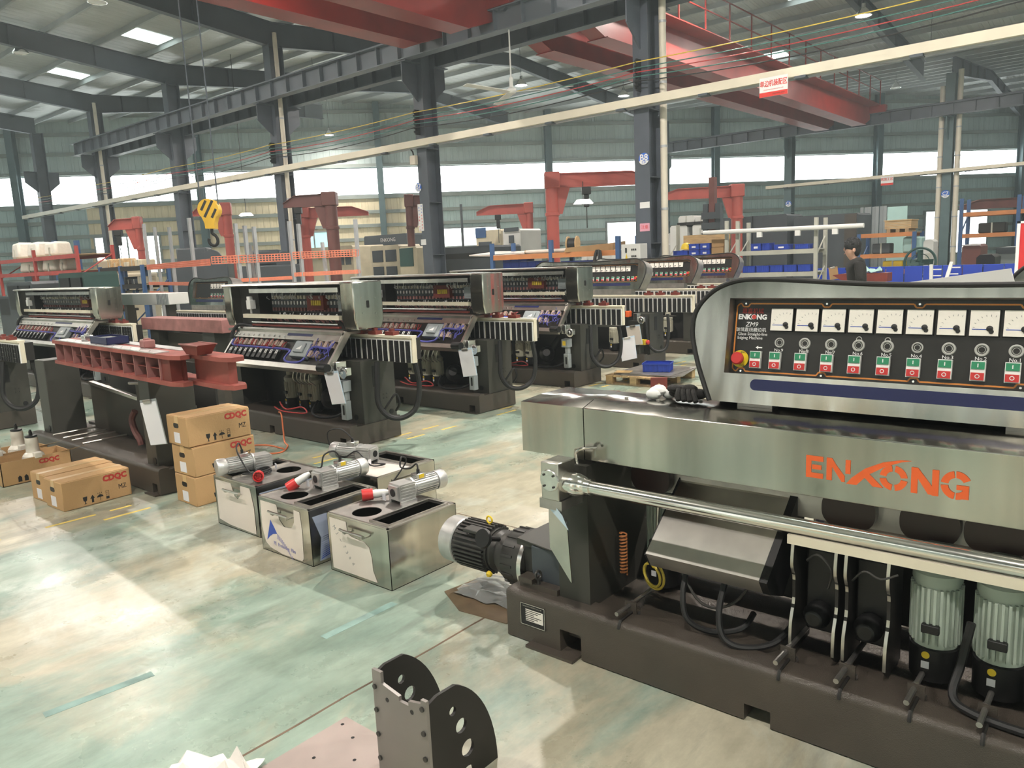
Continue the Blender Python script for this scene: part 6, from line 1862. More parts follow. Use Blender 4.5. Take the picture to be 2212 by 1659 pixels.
# light tube over the shelf
p0 = at(1520, 503, y=YS - .15); p1 = at(1866, 487, y=YS - .15)
lt = thing('light_tube', 'long white tube light batten above the grey shelf', 'light', (p0.x, p0.y, p0.z))
part('tube', MB().cyl((0, 0, 0), p1 - p0, .045, 16), 'white', lt)
for t in (.38, .62, .84, ): part('bracket', MB().box((p1 - p0).x * t - .05, (p1 - p0).x * t + .05, -.03, .03, (p1 - p0).z * t - .14, (p1 - p0).z * t - .03), 'white', lt)
# ---- worker
def person(loc, rz):
    r = thing('person', 'person in a dark t-shirt and glasses standing before the blue partition', 'person', loc, rz)
    def skin(name, V, E, m, parent, root=0, sub=2, lab=None):
        me = bpy.data.meshes.new(name)
        me.from_pydata([v[:3] for v in V], E, [])
        o = link(bpy.data.objects.new(name, me), parent)
        sk = o.modifiers.new('skin', 'SKIN'); sk.use_smooth_shade = True
        for i, v in enumerate(V):
            d = me.skin_vertices[0].data[i]; d.radius = v[3] if isinstance(v[3], tuple) else (v[3], v[3]); d.use_root = (i == root)
        sb_ = o.modifiers.new('sub', 'SUBSURF'); sb_.levels = sub; sb_.render_levels = sub
        me.materials.append(MATS[m])
        if lab: o['label'] = lab
        return o
    # faces +x; leaning a little forward
    V = [(0, 0, .92, (.13, .09)), (.01, 0, 1.12, (.12, .085)), (.03, 0, 1.36, (.13, .085)), (.045, 0, 1.46, (.08, .06)), (.065, 0, 1.51, .056), (.085, 0, 1.55, .058), (.10, 0, 1.60, .088), (.10, 0, 1.67, .094), (.09, 0, 1.725, .07),
         (.035, .19, 1.44, .045), (.02, .235, 1.24, .042), (.03, .25, 1.10, .040), (.12, .24, .95, .033), (.18, .235, .86, .026),
         (.035, -.19, 1.44, .045), (.03, -.235, 1.24, .042), (.05, -.25, 1.10, .040), (.15, -.24, .96, .033), (.22, -.235, .88, .026),
         (0, .09, .86, .092), (.02, .10, .50, .062), (-.02, .10, .10, .042), (.0, .10, .045, .042), (.12, .105, .035, .036),
         (0, -.09, .86, .092), (.0, -.10, .50, .062), (-.06, -.10, .10, .042), (-.04, -.10, .045, .042), (.08, -.105, .035, .036)]
    E = [(0, 1), (1, 2), (2, 3), (3, 4), (4, 5), (5, 6), (6, 7), (7, 8), (3, 9), (9, 10), (10, 11), (11, 12), (12, 13), (3, 14), (14, 15), (15, 16), (16, 17), (17, 18), (0, 19), (19, 20), (20, 21), (21, 22), (22, 23), (0, 24), (24, 25), (25, 26), (26, 27), (27, 28)]
    body = skin('body', V, E, 'skin', r)
    S = [(0, 0, .90, (.172, .128)), (.01, 0, 1.12, (.165, .122)), (.03, 0, 1.36, (.195, .135)), (.045, 0, 1.47, (.13, .10)), (.058, 0, 1.53, .078), (.035, .19, 1.455, .078), (.02, .238, 1.27, .072), (.022, .245, 1.19, .07), (.035, -.19, 1.455, .078), (.03, -.238, 1.27, .072), (.035, -.245, 1.19, .07)]
    skin('t_shirt', S, [(0, 1), (1, 2), (2, 3), (3, 4), (3, 5), (5, 6), (6, 7), (3, 8), (8, 9), (9, 10)], 'shirt', r, lab='dark short sleeved t-shirt')
    T = [(0, 0, .93, (.165, .125)), (0, .09, .84, .108), (.02, .10, .50, .08), (-.02, .10, .10, .062), (0, -.09, .84, .108), (.0, -.10, .50, .08), (-.06, -.10, .10, .062)]
    skin('trousers', T, [(0, 1), (1, 2), (2, 3), (0, 4), (4, 5), (5, 6)], 'trousers', r)
    hd = Vector((.10, 0, 1.655))
    part('nose', MB().lathe([(.012, 0), (.016, .02), (.006, .045)], (.178, 0, 1.625), (.25, 0, 1), 8), 'skin', body)
    part('mouth', MB().ball((.182, 0, 1.588), .014, (.4, 1.4, .35)), 'primer_lt', body)
    for s in (-1, 1):
        part('ear', MB().ball((.085, s * .092, 1.635), .028, (.7, .35, 1.1)), 'skin', body)
        part('eye', MB().ball((.176, s * .034, 1.648), .011, (.6, 1.2, .7)), 'ink_black', body)
        for k in range(4):
            y0 = s * (.205 + k * .02)
            base = Vector((.20 + (.02 if s < 0 else -.01), s * (.235) + (k - 1.5) * .017, .85 + (.02 if s < 0 else 0)))
            part('finger', MB().tube(spline([base, base + Vector((.03, 0, -.035)), base + Vector((.03, 0, -.065)), base + Vector((.012, 0, -.08))], 3), .0085, 6), 'skin', body)
        base = Vector((.20 + (.02 if s < 0 else -.01), s * .235 - s * .028, .87))
        part('thumb', MB().tube(spline([base, base + Vector((.03, -s * .012, -.015)), base + Vector((.05, -s * .01, -.04))], 3), .0095, 6), 'skin', body)
    h = MB(); rr = random.Random(2)
    h.ball(hd + Vector((-.016, 0, .045)), .110, (1.02, .98, .94), 18, 12)
    h.ball(hd + Vector((-.055, 0, -.01)), .092, (.75, 1.02, 1.15), 14, 10)
    for k in range(70):
        t = rr.uniform(0, 6.28); ph = rr.uniform(.1, 1.5)
        d_ = Vector((math.sin(ph) * math.cos(t), math.sin(ph) * math.sin(t), math.cos(ph)))
        c_ = hd + Vector((-.016, 0, .045)) + d_ * .092
        if d_.x > .75 and d_.z < .4: continue
        h.ball(c_, .026, (1, 1, .8), 7, 5)
    part('hair', h, 'hair', r, label='short black hair')
    gl = MB()
    for s in (-1, 1):
        gl.ring((.187, s * .034, 1.648), (1, 0, 0), .022, .0025, 14); gl.cyl((.187, s * .056, 1.65), (.09, s * .095, 1.652), .002, 5)
    gl.cyl((.189, -.012, 1.65), (.189, .012, 1.65), .002, 5)
    part('glasses', gl, 'black', r)
    return r
P = ray(1856, 540) * 10.4
person((P.x, P.y, 0), math.atan2(-rt.y, -rt.x) - .2)
# ---- blue partition behind the worker
YP = 17.3
xa, xb = span(1765, 2215, 590, YP)
bp_ = thing('blue_partition', 'low blue partition made of upright sheet panels', 'partition', ((xa + xb) / 2, YP, 0))
W2 = (xb - xa) / 2; n = 11; zt_ = zpx(2000, 574, YP)
for k in range(n):
    x = -W2 + k * 2 * W2 / n
    part('panel', MB().box(x + .008, x + 2 * W2 / n - .008, 0 + (.012 if k % 2 else 0), .03 + (.012 if k % 2 else 0), .03, zt_), 'blue_panel', bp_, bevel=.006)
part('bottom_rail', MB().box(-W2, W2, -.01, .05, 0, .03), 'blue_panel', bp_)
part('top_rail', MB().box(-W2, W2, .03, .06, zt_ - .05, zt_), 'blue_steel', bp_)
# primed beam on trestles by the worker
YT = 14.2
xa, xb = span(1804, 1922, 598, YT); z0 = zpx(1860, 608, YT); z1 = zpx(1860, 590, YT)
tb = thing('primed_beam', 'brown primed channel on trestles behind the worker', 'steel beam', ((xa + xb) / 2, YT, 0))
part('channel', MB().prism([((xa - xb) / 2, z1 - .02), ((xa - xb) / 2 + .15, z1), ((xb - xa) / 2, z1), ((xb - xa) / 2, z0), ((xa - xb) / 2 + .2, z0)], 'y', -.15, .15), 'primer', tb)
for x in (-.35, .35):
    for s in (-1, 1): part('trestle_leg', MB().cyl((x, s * .05, z0), (x + s * .12, s * .25, 0), .025, 8), 'primer', tb)
part('lower_channel', MB().box((xa - xb) / 2 - .2, (xb - xa) / 2, -.16, .16, z0 - .42, z0 - .3), 'primer', tb)
rg_ = thing('rag_heap', 'pale green crumpled rags on the brown channel behind the worker', 'rags', ((xa + xb) / 2 + .1, YT, z1))
part('cloth', crumple(7, 5, .45, .22, .16, 9), 'teal_glass', rg_, smooth=False)
cl_ = at(1797, 590, y=15.55)
clipboard((cl_.x, 15.6, zpx(1797, 577, 15.6)), 0, 'brown clipboard hanging at the end of the grey shelf', 0, 'brown_board', 'brown_board', .17, .24)
# comb posts in front of the partition
for i, (pa_, pb_) in enumerate((((2012, 571), (2011, 622)), ((2056, 566), (2038, 622)))):
    Yc_ = 12.6
    a = at(*pa_, y=Yc_); b_ = at(*pb_, y=Yc_ - .1 * i)
    dirv = (a - b_).normalized(); foot = b_ - dirv * (b_.z / dirv.z)
    cpo = thing('comb_post', ['upright white post with pegs in front of the blue partition', 'leaning white post with pegs in front of the blue partition'][i], 'post', foot)
    part('post', MB().tube([(0, 0, 0), a - foot], .03, 4), 'machine_white', cpo)
    for k in range(6):
        t = .62 + k * .065; c_ = (a - foot) * t
        part('peg', MB().box(c_.x, c_.x + .13, c_.y - .01, c_.y + .01, c_.z - .008, c_.z + .008), 'machine_white', cpo)
# red board
Yr = 13.0
xa = at(2193, 560, y=Yr).x; zt_ = zpx(2200, 478, Yr)
rbd = thing('notice_board', 'red notice board with white edge at the end of the blue partition', 'board', (xa + .5, Yr, 0))
part('panel', MB().box(-.46, .5, 0, .03, .6, zt_ - .03), 'board_red', rbd)
part('white_frame', MB().box(-.5, -.46, -.01, .04, 0, zt_).box(-.5, .5, -.01, .04, zt_ - .03, zt_), 'white', rbd)
part('leg', MB().box(.44, .5, .03, .06, 0, .7), 'white', rbd)
for k in range(4): part('pinned_strip', MB().hexa([(-.3 + k * .14, -.012, 1.2), (-.25 + k * .14, -.012, 1.2), (-.25 + k * .14, 0, 1.2), (-.3 + k * .14, 0, 1.2), (-.22 + k * .14, -.012, 1.85), (-.17 + k * .14, -.012, 1.85), (-.17 + k * .14, 0, 1.85), (-.22 + k * .14, 0, 1.85)]), 'sign_white', rbd)

# ---- pallet racks
def rack(px0, px1, Y, levels_py, top_py, label, mu='blue_steel', mb_='rack_orange', bays=1, depth=1.0):
    x0, x1 = span(px0, px1, 520, Y)
    r = thing('pallet_rack', label, 'rack', ((x0 + x1) / 2, Y, 0))
    w = (x1 - x0) / 2; pm = (px0 + px1) / 2
    top = zpx(pm, top_py, Y)
    um = MB().box(-.05, .05, -.04, .04, 0, top).mesh('upright', mu)
    for k in range(bays + 1):
        x = -w + 2 * w * k / bays
        for y in (0, depth): inst('upright', um, r, (x, y, 0))
        for q_ in range(int(top / .8)): part('brace', MB().cyl((x, 0, .2 + q_ * .8), (x, depth, .8 + q_ * .8), .02, 6), mu, r)
    lv = []
    for py in levels_py:
        z = zpx(pm, py, Y); lv.append(z)
        part('rack_beam', MB().box(-w, w, -.03, .03, z - .12, z), mb_, r); part('rack_beam', MB().box(-w, w, depth - .03, depth + .03, z - .12, z), mb_, r)
        part('deck', MB().box(-w, w, .03, depth - .03, z - .03, z - .005), 'wood_old', r)
    return r, x0, x1, lv
R1, rx0, rx1, lv = rack(1062, 1335, 14.95, (546, 577), 518, 'blue and orange pallet rack holding blue bins beside the electrical cabinet', bays=2, depth=.85)
for k in range(5):
    x = rx0 + .3 + k * .27
    bin_((x, 15.3, lv[1]), 0, 'blue bin in the row on the blue and orange rack', (.25, .3, .16), group='bins on the blue and orange rack')
for k in range(3):
    x = rx0 + .3 + k * .27
    bin_((x, 15.3, lv[1] + .165), 0, 'blue bin stacked on the row of the blue and orange rack', (.25, .3, .15), group='stacked bins on the blue and orange rack')
for k in range(6):
    x = rx0 + 2.15 + k * .27
    bin_((x, 15.3, lv[1]), 0, 'blue bin with white contents on the blue and orange rack', (.25, .3, .13), fill='white', group='filled bins on the blue and orange rack')
def rack_item(name, label, cat, x, y, z, dims, m, rz=0):
    o = thing(name, label, cat, (x, y, z), rz)
    w, d, h = dims
    part('body', MB().box(-w / 2, w / 2, -d / 2, d / 2, 0, h), m, o, bevel=min(dims) * .12)
    part('strap', MB().box(-.02, .02, -d / 2 - .004, d / 2 + .004, 0, h + .004), 'rack_grey', o)
    return o
o = thing('foam_sheet', 'pale pink sheet sagging over the edge of the blue and orange rack', 'sheet', (rx0 + .1, 15.35, lv[0]))
part('sheet', MB()._add([(-.9, -.4, .05), (.9, -.35, .04), (1.0, .5, .05), (-.7, .5, .12), (-.2, -.42, .03), (.2, .5, .09)], [(0, 4, 5, 3), (4, 1, 2, 5)]), 'film', o); part('edge_fold', MB().tube([(-.9, -.4, .03), (-.2, -.42, .0), (.9, -.35, .02)], .014, 6), 'film', o)
rl = thing('roll', 'rolled white tube lying along the top of the blue and orange rack', 'roll', (rx1 - 1.5, 15.15, lv[0] + .05))
part('tube', MB().cyl((-1.3, 0, 0), (.6, 0, 0), .045, 14), 'film', rl); part('tube_end', MB().lathe([(.05, 0), (.05, .02), (.03, .02)], (-1.3, 0, 0), (-1, 0, 0), 14), 'wood', rl)
px_ = at(1235, 520, y=15.5)
cr_ = thing('cable_reel', 'wooden cable reel wound with black cable on the blue and orange rack', 'cable reel', (px_.x, 15.5, lv[0]))
part('flange', MB().lathe([(.19, 0), (.19, .03)], (-.12, 0, .19), (1, .3, 0), 22), 'wood', cr_); part('flange', MB().lathe([(.19, 0), (.19, .03)], (.10, .066, .19), (1, .3, 0), 22), 'wood', cr_)
part('cable', MB().lathe([(.15, 0), (.15, .2)], (-.1, .0, .19), (1, .3, 0), 20), 'rubber', cr_)
px_ = at(1290, 525, y=15.35)
o = thing('cardboard', 'flat brown cardboard lying on the rack next to the cable reel', 'cardboard', (px_.x, 15.35, lv[0]), .2)
part('sheet', MB().hexa([(-.7, -.35, .0), (.5, -.3, .0), (.55, .4, .02), (-.6, .4, .02), (-.65, -.35, .10), (.5, -.3, .16), (.55, .4, .2), (-.6, .4, .10)]), 'brown_board', o); part('crease', MB().box(-.02, .02, -.32, .38, .15, .155), 'brown_board', o)
px_ = at(1289, 545, y=14.8)
hz_ = thing('cable_bundle', 'black cable bundle hanging over the rack edge beside the cabinet', 'cable', (px_.x, 14.86, lv[0] - .3))
part('coil', MB().tube(spline([(-.05, 0, .3), (-.09, -.03, .1), (-.05, -.03, -.15), (.05, -.03, -.15), (.09, -.03, .1), (.05, 0, .3)], 5), .03, 8), 'rubber', hz_); part('coil', MB().tube(spline([(-.02, -.02, .32), (-.05, -.06, .08), (0, -.06, -.1), (.05, -.06, .08), (.02, -.02, .32)], 5), .03, 8), 'rubber', hz_)

# ---- machine tools in the background
def machine_tool(px0, px1, py_top, Y, label, m, parts_=(), depth=1.2, name='machine_tool', cat='machine', z0=0.0):
    x0, x1 = span(px0, px1, 540, Y)
    w = (x1 - x0) / 2; top = zpx((px0 + px1) / 2, py_top, Y)
    o = thing(name, label, cat, ((x0 + x1) / 2, Y, z0))
    part('housing', MB().prism([(-w, 0), (w, 0), (w, top - z0 - .06), (w - .06, top - z0), (-w + .06, top - z0), (-w, top - z0 - .06)], 'y', 0, depth), m, o)
    part('plinth', MB().box(-w - .03, w + .03, -.03, depth, 0, .1), 'base_dark', o)
    for nm, a, b_, c, d_, mm in parts_:               # fractions of width / height
        part(nm, MB().box(-w + 2 * w * a, -w + 2 * w * b_, -.03, 0, (top - z0) * c, (top - z0) * d_), mm, o)
    return o, w, top
machine_tool(664, 762, 533, 19.5, 'cream machine tool with dark rounded end behind the orange mesh rack', 'machine_cream', (('window', .70, .80, .70, .88, 'machine_dark'), ('window', .84, .95, .70, .9, 'machine_dark'), ('stain', .25, .5, .80, .92, 'wood')), 1.6)
o, w_, t_ = machine_tool(800, 862, 530, 18.0, 'cream cabinet with four dark framed windows beside the B7 column', 'machine_cream', tuple(('window', a, a + .36, c, c + .17, 'machine_dark') for a in (.08, .54) for c in (.52, .76)), 1.0)
o, w_, t_ = machine_tool(788, 880, 507, 21.6, 'dark lathe head with pale lettering above the cream cabinet', 'machine_dark', (), 1.2)
lettering('ENKONG', .22, 'machine_white', o, FRONT(.2, -.01, t_ - .22), ext=.002)
machine_tool(862, 900, 533, 17.2, 'cream housing with a dark ribbed slide right before the B7 column', 'machine_cream', (('dark_slide', .05, .8, .72, .98, 'machine_green'),), 1.0)
machine_tool(948, 1066, 533, 19.0, 'long black machine bed with ribbed rail behind the row of hoods', 'machine_dark', (('ribbed_rail', .05, .98, .82, .9, 'black'),), 1.4)
o, w_, t_ = machine_tool(1030, 1085, 497, 24.0, 'cream lathe headstock behind the black machine bed', 'machine_cream', (('blue_cover', .0, .4, .9, 1.04, 'blue_steel'), ('grille', .1, .6, .76, .84, 'machine_dark')), 1.3)
machine_tool(1088, 1126, 495, 22.0, 'pale machine head with a round emblem behind the pallet rack', 'machine_white', (('emblem', .35, .62, .82, .92, 'machine_dark'), ('cap', .1, .9, .97, 1.02, 'machine_dark')), 1.2)
pst = at(997, 470, y=23.0)
o = thing('steel_post', 'thin dark post standing beside the cream lathe headstock', 'post', (pst.x, 23.0, 0)); part('post', MB().cyl((0, 0, 0), (0, 0, zpx(997, 441, 23.0)), .05, 10), 'machine_dark', o); part('foot', MB().box(-.15, .15, -.15, .15, 0, .02), 'machine_dark', o)
# right half
o, w_, t_ = machine_tool(1556, 1700, 467, 27.0, 'long dark planer bed with a curved end behind the grey shelf', 'machine_dark', (('panel_joint', .49, .5, .0, 1, 'black'),), 1.5)
machine_tool(1714, 1852, 464, 27.2, 'dark planer cabinet with a side door behind the light tube', 'machine_dark', (('side_door', .8, .98, .02, .99, 'base_paint'),), 1.5)
for i, (a, b_, c, mm) in enumerate(((1448, 1485, 487, 'machine_white'), (1496, 1530, 484, 'machine_white'), (1466, 1500, 466, 'machine_white'), (1502, 1528, 468, 'machine_white'))):
    z0_ = 0 if i < 2 else zpx(1480, 487, 24.0)
    machine_tool(a, b_, c, 24.0, ['white cabinet beside the downpipe, below a smaller white box', 'white cabinet against the dark press mast', 'white box on top of the white cabinet by the downpipe', 'white box on top of the white cabinet by the press mast'][i], mm, (('door_gap', .49, .51, .05, .95, 'rack_grey'),), .8, 'white_cabinet', 'cabinet', z0_)
pst = at(1540, 450, y=22.0)
o = thing('press_mast', 'dark rusty press mast rising behind the grey shelf', 'press', (pst.x, 22.0, 0))
part('mast', MB().box(-.09, .09, -.09, .09, 0, zpx(1540, 383, 22)), 'jib_dark', o); part('guide', MB().box(-.28, -.12, -.1, .1, 0, zpx(1540, 440, 22)), 'machine_dark', o); part('guide', MB().box(.12, .28, -.1, .1, 0, zpx(1540, 440, 22)), 'machine_dark', o)
for k in range(5): part('counterweight', MB().box(-.3, .3, -.16, -.1, 1.4 + k * .3, 1.6 + k * .3), 'machine_dark', o)
# corrugated sheets stacked upright
xa, xb = span(1858, 1916, 470, 30.0)
o = thing('corrugated_sheets', 'grey corrugated sheets leaning upright next to the dark planer cabinet', 'sheets', ((xa + xb) / 2, 30.0, 0))
n = 7; w_ = (xb - xa)
for k in range(n): part('sheet', MB().box(-w_ / 2 + k * w_ / n, -w_ / 2 + (k + .86) * w_ / n, (k % 2) * .05, .04 + (k % 2) * .05, 0, zpx(1880, 447, 30.0)), 'frame_grey', o)
R2, qx0, qx1, lv2 = rack(1856, 1975, 24.5, (503, 548, 583), 503, 'orange rack with blue uprights under the wooden crate', depth=.9)
xa, xb = span(1911, 1968, 490, 24.6)
o = thing('wooden_crate', 'wooden crate of planks on top of the orange rack', 'crate', ((xa + xb) / 2, 25.0, lv2[0]))
w_ = (xb - xa) / 2; h_ = zpx(1940, 477, 24.6) - lv2[0]
for k in range(5): part('plank', MB().box(-w_, w_, -.4, -.37, .1 + k * (h_ - .1) / 5, .1 + (k + .9) * (h_ - .1) / 5), 'wood', o)
for k in range(5): part('plank', MB().box(w_ - .03, w_, -.37, .4, .1 + k * (h_ - .1) / 5, .1 + (k + .9) * (h_ - .1) / 5), 'wood', o)
part('lid', MB().box(-w_ - .02, w_ + .02, -.42, .42, h_, h_ + .03), 'wood', o)
for x in (-w_ * .7, 0, w_ * .7): part('skid', MB().box(x - .05, x + .05, -.4, .4, 0, .1), 'wood_old', o)
xa, xb = span(1917, 1960, 460, 28.0)
o = thing('glass_sheet', 'pale green glass sheet standing behind the wooden crate', 'glass', ((xa + xb) / 2, 28.0, 0)); part('pane', MB().box((xa - xb) / 2, (xb - xa) / 2, 0, .02, 1.0, zpx(1938, 446, 28.0)), 'teal_glass', o); part('stand', MB().box((xa - xb) / 2, (xb - xa) / 2, -.2, .3, 0, 1.0), 'base_dark', o)
rack_item('parts_box', 'dark parts box on the middle shelf of the orange rack', 'box', qx0 + .55, 24.95, lv2[1], (.5, .45, .3), 'machine_dark'); rack_item('parts_box', 'yellow brown parts box low on the orange rack', 'box', qx0 + .9, 24.9, lv2[2], (.55, .5, .25), 'yellow'); rack_item('parts_box', 'pale glass parts box on the middle shelf of the orange rack', 'box', qx0 + 1.4, 24.9, lv2[1], (.5, .5, .45), 'teal_glass')
R3, ux0, ux1, lv3 = rack(2074, 2330, 27.0, (452, 500), 420, 'wide orange rack beyond column C7 under the brown jib arm', depth=1.1, bays=2)
for k in range(3): rack_item('yellow_beam', 'yellow steel beam lying on the wide orange rack', 'steel beam', ux0 + 2.2 + k * 1.1, 27.2 + .2 * k, lv3[1], (1.0, .15, .16), 'yellow')['group'] = 'yellow beams on the rack'
rack_item('casting', 'dark casting on the wide orange rack near column C7', 'casting', ux0 + .8, 27.3, lv3[1], (.7, .5, .3), 'base_dark')
machine_tool(2078, 2118, 528, 22.0, 'brown primed machine bed with a bright top edge before column C7', 'jib_dark', (('top_edge', .0, 1.0, .98, 1.0, 'machined'),), 1.0)
machine_tool(2110, 2150, 550, 19.5, 'black low cabinet behind the blue partition', 'black', (('door_gap', .49, .51, .1, .9, 'base_dark'),), .8)
machine_tool(2152, 2200, 534, 21.0, 'grey machine housing behind the blue partition near the red board', 'frame_grey', (('dark_top', .0, 1.0, .9, 1.0, 'machine_dark'),), 1.2)
machine_tool(1994, 2016, 517, 21.5, 'narrow pale cabinet behind the green fan', 'machine_white', (('vent', .2, .8, .7, .8, 'rack_grey'),), .5)
pf_ = at(1990, 555, y=20.0)
o = thing('floor_fan', 'dark green round floor fan standing in front of the narrow cabinet', 'fan', (pf_.x, 20.0, 0))
part('stand', MB().cyl((0, 0, 0), (0, 0, .95), .04, 10).box(-.25, .25, -.2, .2, 0, .05), 'machine_green', o); part('guard', MB().ring((0, -.1, 1.2), (.5, -1, 0), .33, .03, 26).ring((0, -.1, 1.2), (.5, -1, 0), .2, .01, 20), 'machine_green', o); part('motor', MB().cyl((0, -.1, 1.2), (-.12, .14, 1.2), .1, 14), 'machine_green', o)
for k in range(4):
    part('blade', MB(Matrix.Translation((0, -.1, 1.2)) @ Matrix.Rotation(.46, 4, 'Z') @ Matrix.Rotation(k * math.pi / 2, 4, 'Y') @ Matrix.Rotation(.4, 4, 'X')).box(.03, .28, -.004, .004, -.07, .07), 'machine_green', o)

# ---- orange mesh rack behind the open machines
A0 = Vector((-11.15, 7.55, 0)); A1 = at(775, 556, d=15.0); A2 = at(317, 574, d=19.5)
A0 = at(457, 560, d=14.2)
mr = thing('mesh_rack', 'grey post rack with orange perforated strips behind the open machines', 'rack', (A0.x, A0.y, 0))
def strip(a, b_, z, h, name='mesh_strip'):
    a = Vector((a.x, a.y, 0)) - Vector((A0.x, A0.y, 0)); b_ = Vector((b_.x, b_.y, 0)) - Vector((A0.x, A0.y, 0))
    L_ = (b_ - a).length; M_ = frame((a.x, a.y, z), (b_ - a), (0, 0, 1))
    mb = MB(M_); nx = int(L_ / .055); ny = 3
    for j in range(ny + 1): mb.box(0, L_, j * h / ny - .008, j * h / ny + .008, -.006, .006)
    for i in range(nx + 1): mb.box(i * L_ / nx - .008, i * L_ / nx + .008, 0, h, -.005, .005)
    return part(name, mb, 'orange_mesh', mr, smooth=False)
def zd(px, py, d): return (ray(px, py) * d).z + H
def lerp(a, b_, t): return a + (b_ - a) * t
zt1 = zd(457, 570, 14.2)
mid = lerp(A0, A1, .52)
strip(A0, mid, zt1, .13); strip(lerp(A0, A1, .54), A1, zt1 + .03, .12); strip(A0, mid, zt1 - .35, .05); strip(lerp(A0, A1, .54), A1, zt1 - .30, .06)
strip(A2, lerp(A2, A0, .98), zt1 - .02, .11); strip(A2, lerp(A2, A0, .98), zt1 - .40, .06); strip(A2, lerp(A2, A0, .98), zt1 - .62, .05)
for px, py, base, t in ((318, 484, A2, 0), (360, 490, None, .2), (415, 489, None, .45), (445, 470, None, .75), (511, 483, None, 1.16), (529, 488, None, 1.22), (550, 490, None, 1.28), (628, 478, None, 1.52), (646, 484, None, 1.58), (770, 474, None, 1.98)):
    c = lerp(A2, A0, t) if t <= 1 else lerp(A0, A1, t - 1)
    dd = fw.dot(c - Vector((0, 0, H)))
    top = zd(px, py, dd)
    part('post', MB().box(c.x - A0.x - .03, c.x - A0.x + .03, c.y - A0.y + .02, c.y - A0.y + .08, 0, top), 'post_grey', mr)
for t in (.25, .75):
    c = lerp(A0, A1, t); part('lean_post', MB().hexa([(c.x - A0.x - .03, c.y - A0.y + .1, 0), (c.x - A0.x + .03, c.y - A0.y + .1, 0), (c.x - A0.x + .03, c.y - A0.y + .15, 0), (c.x - A0.x - .03, c.y - A0.y + .15, 0), (c.x - A0.x - .2, c.y - A0.y + .1, 2.2), (c.x - A0.x - .14, c.y - A0.y + .1, 2.2), (c.x - A0.x - .14, c.y - A0.y + .15, 2.2), (c.x - A0.x - .2, c.y - A0.y + .15, 2.2)]), 'post_grey', mr)
# ---- left side: red shelf with wrapped bundles, blue posts, dark racks
Yl = 9.2
R4, lx0, lx1, lv4 = rack(-10, 162, Yl, (556, 588), 540, 'red shelf rack holding plastic wrapped bundles', 'rack_red', 'rack_red', bays=2, depth=1.0)
for i, (px, lev, w_, h_) in enumerate(((22, 0, .8, .55), (58, 0, .9, .5), (95, 0, .8, .45), (45, 1, 1.2, .42), (85, 1, .7, .42), (112, 1, .3, .4))):
    p = at(px, 560, y=Yl)
    o = thing('wrapped_bundle', 'plastic wrapped pale bundle on the red shelf rack', 'bundle', (p.x, Yl + .45, lv4[lev]), .1 * i, 'wrapped bundles on the red rack')
    part('wrapping', MB().hexa([(-w_ * .42, -.3, .01), (w_ * .42, -.3, .01), (w_ * .42, .3, .01), (-w_ * .42, .3, .01), (-w_ * .36, -.26, h_ * .95), (w_ * .34, -.25, h_ * 1.02), (w_ * .33, .25, h_), (-w_ * .36, .26, h_ * .9)]), 'plastic_white', o, bevel=.08); part('band', MB().box(-.03, .03, -.305, .305, .005, h_ * .6), 'rack_grey', o)
for i, px in enumerate((122, 144, 170)):
    p = at(px, 560, y=11.5 + .2 * i); top = zpx(px - 8, (520, 521, 517)[i], 11.5)
    o = thing('blue_post', 'blue painted steel post standing between the red rack and the low window', 'post', (p.x, 11.5 + .2 * i, 0), 0, 'blue steel posts')
    part('post', MB().box(-.14, .14, -.05, .05, 0, top), 'blue_steel', o); part('foot', MB().box(-.2, .2, -.15, .15, 0, .02), 'blue_steel', o)
R5, sx0, sx1, lv5 = rack(208, 300, 9.6, (577, 615, 645), 575, 'dark parts rack with small boxes beside the mesh rack', 'blue_steel', 'base_dark', bays=2, depth=.7)
rr = random.Random(8)
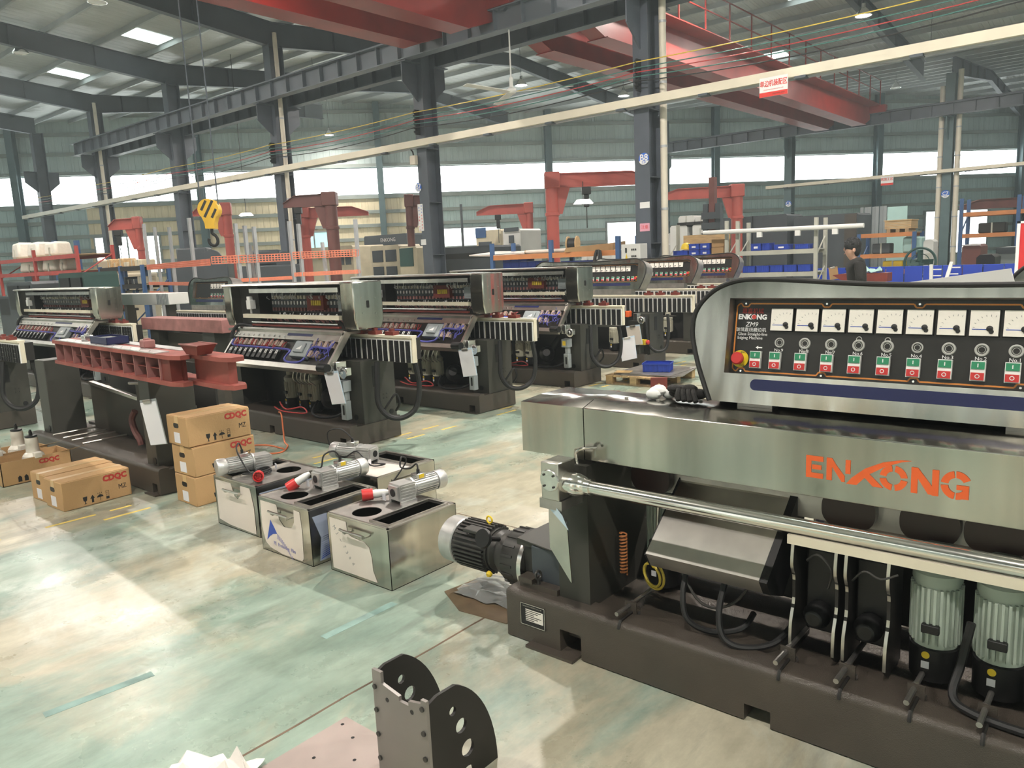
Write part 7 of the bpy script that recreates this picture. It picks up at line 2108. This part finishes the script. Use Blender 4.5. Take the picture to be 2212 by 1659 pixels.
for lev in lv5:
    for k in range(6):
        x = sx0 + .3 + k * (sx1 - sx0 - .5) / 6
        o = rack_item('parts_box', 'small parts box among others on the dark parts rack', 'box', x, 9.95, lev, (rr.uniform(.25, .42), .4, rr.uniform(.12, .24)), rr.choice(['machine_dark', 'wood', 'blue_steel', 'machine_cream', 'base_dark']))
        o['group'] = 'boxes on the dark parts rack'
# low bench and stacked primed castings near the far left
xa, xb = span(110, 215, 600, 7.6)
o = thing('work_bench', 'dark work bench with primed castings beyond the long hood machine', 'bench', ((xa + xb) / 2, 7.6, 0))
w_ = (xb - xa) / 2
part('top', MB().box(-w_, w_, 0, .8, .9, .96), 'base_dark', o)
for x in (-w_ + .1, w_ - .1):
    for y in (.08, .72): part('leg', MB().box(x - .04, x + .04, y - .04, y + .04, 0, .9), 'base_dark', o)
for k in range(6): rack_item('casting', 'reddish primed casting on the dark work bench', 'casting', (xa + xb) / 2 - w_ + .3 + k * .5, 7.95, .96, (.38, .4, .22 + .05 * (k % 3)), 'primer')['group'] = 'castings on the work bench'
mp = at(98, 600, y=7.0)
for i, (px, py, m) in enumerate(((145, 590, 'machine_green'), (30, 610, 'machine_dark'), (8, 640, 'machine_dark'))):
    machine_tool(px - 28, px + 28, py, 5.75 + .75 * i, ['dark framed panel standing behind the long hood machine', 'dark covered machine under a pale sheet at the far side', 'dark low machine beside the covered one'][i], m, (('window', .1, .48, .62, .95, 'black'), ('window', .54, .92, .62, .95, 'black')), .6)
# wall side clutter under the cream wall
for i, (px, py, d_, m) in enumerate(((262, 560, 24.5, 'machine_cream'), (430, 535, 24, 'machine_dark'), (585, 540, 24, 'machine_dark'), (1300, 545, 25, 'machine_white'), (1420, 500, 30, 'machine_white'))):
    P = ray(px, py) * d_
    o = thing('stored_machine', ['cream covered machine under the bright low window', 'black machine with a round guard beneath the yellow hook block', 'black machine head behind the thin grey posts', 'pale cabinet behind the electrical cabinet', 'white cabinet behind the downpipe at the far wall'][i], 'machine', (P.x, P.y, 0), WA)
    t_ = H + P.z
    part('body', MB().box(-.9, .9, -.5, .5, 0, t_ * .8), m, o, bevel=.05); part('head', MB().box(-.6, .3, -.4, .4, t_ * .8, t_), m, o, bevel=.06)
    part('guard', MB().lathe([(.28, 0), (.28, .12)], (.45, -.3, t_ * .85), (0, -1, 0), 18), m, o)
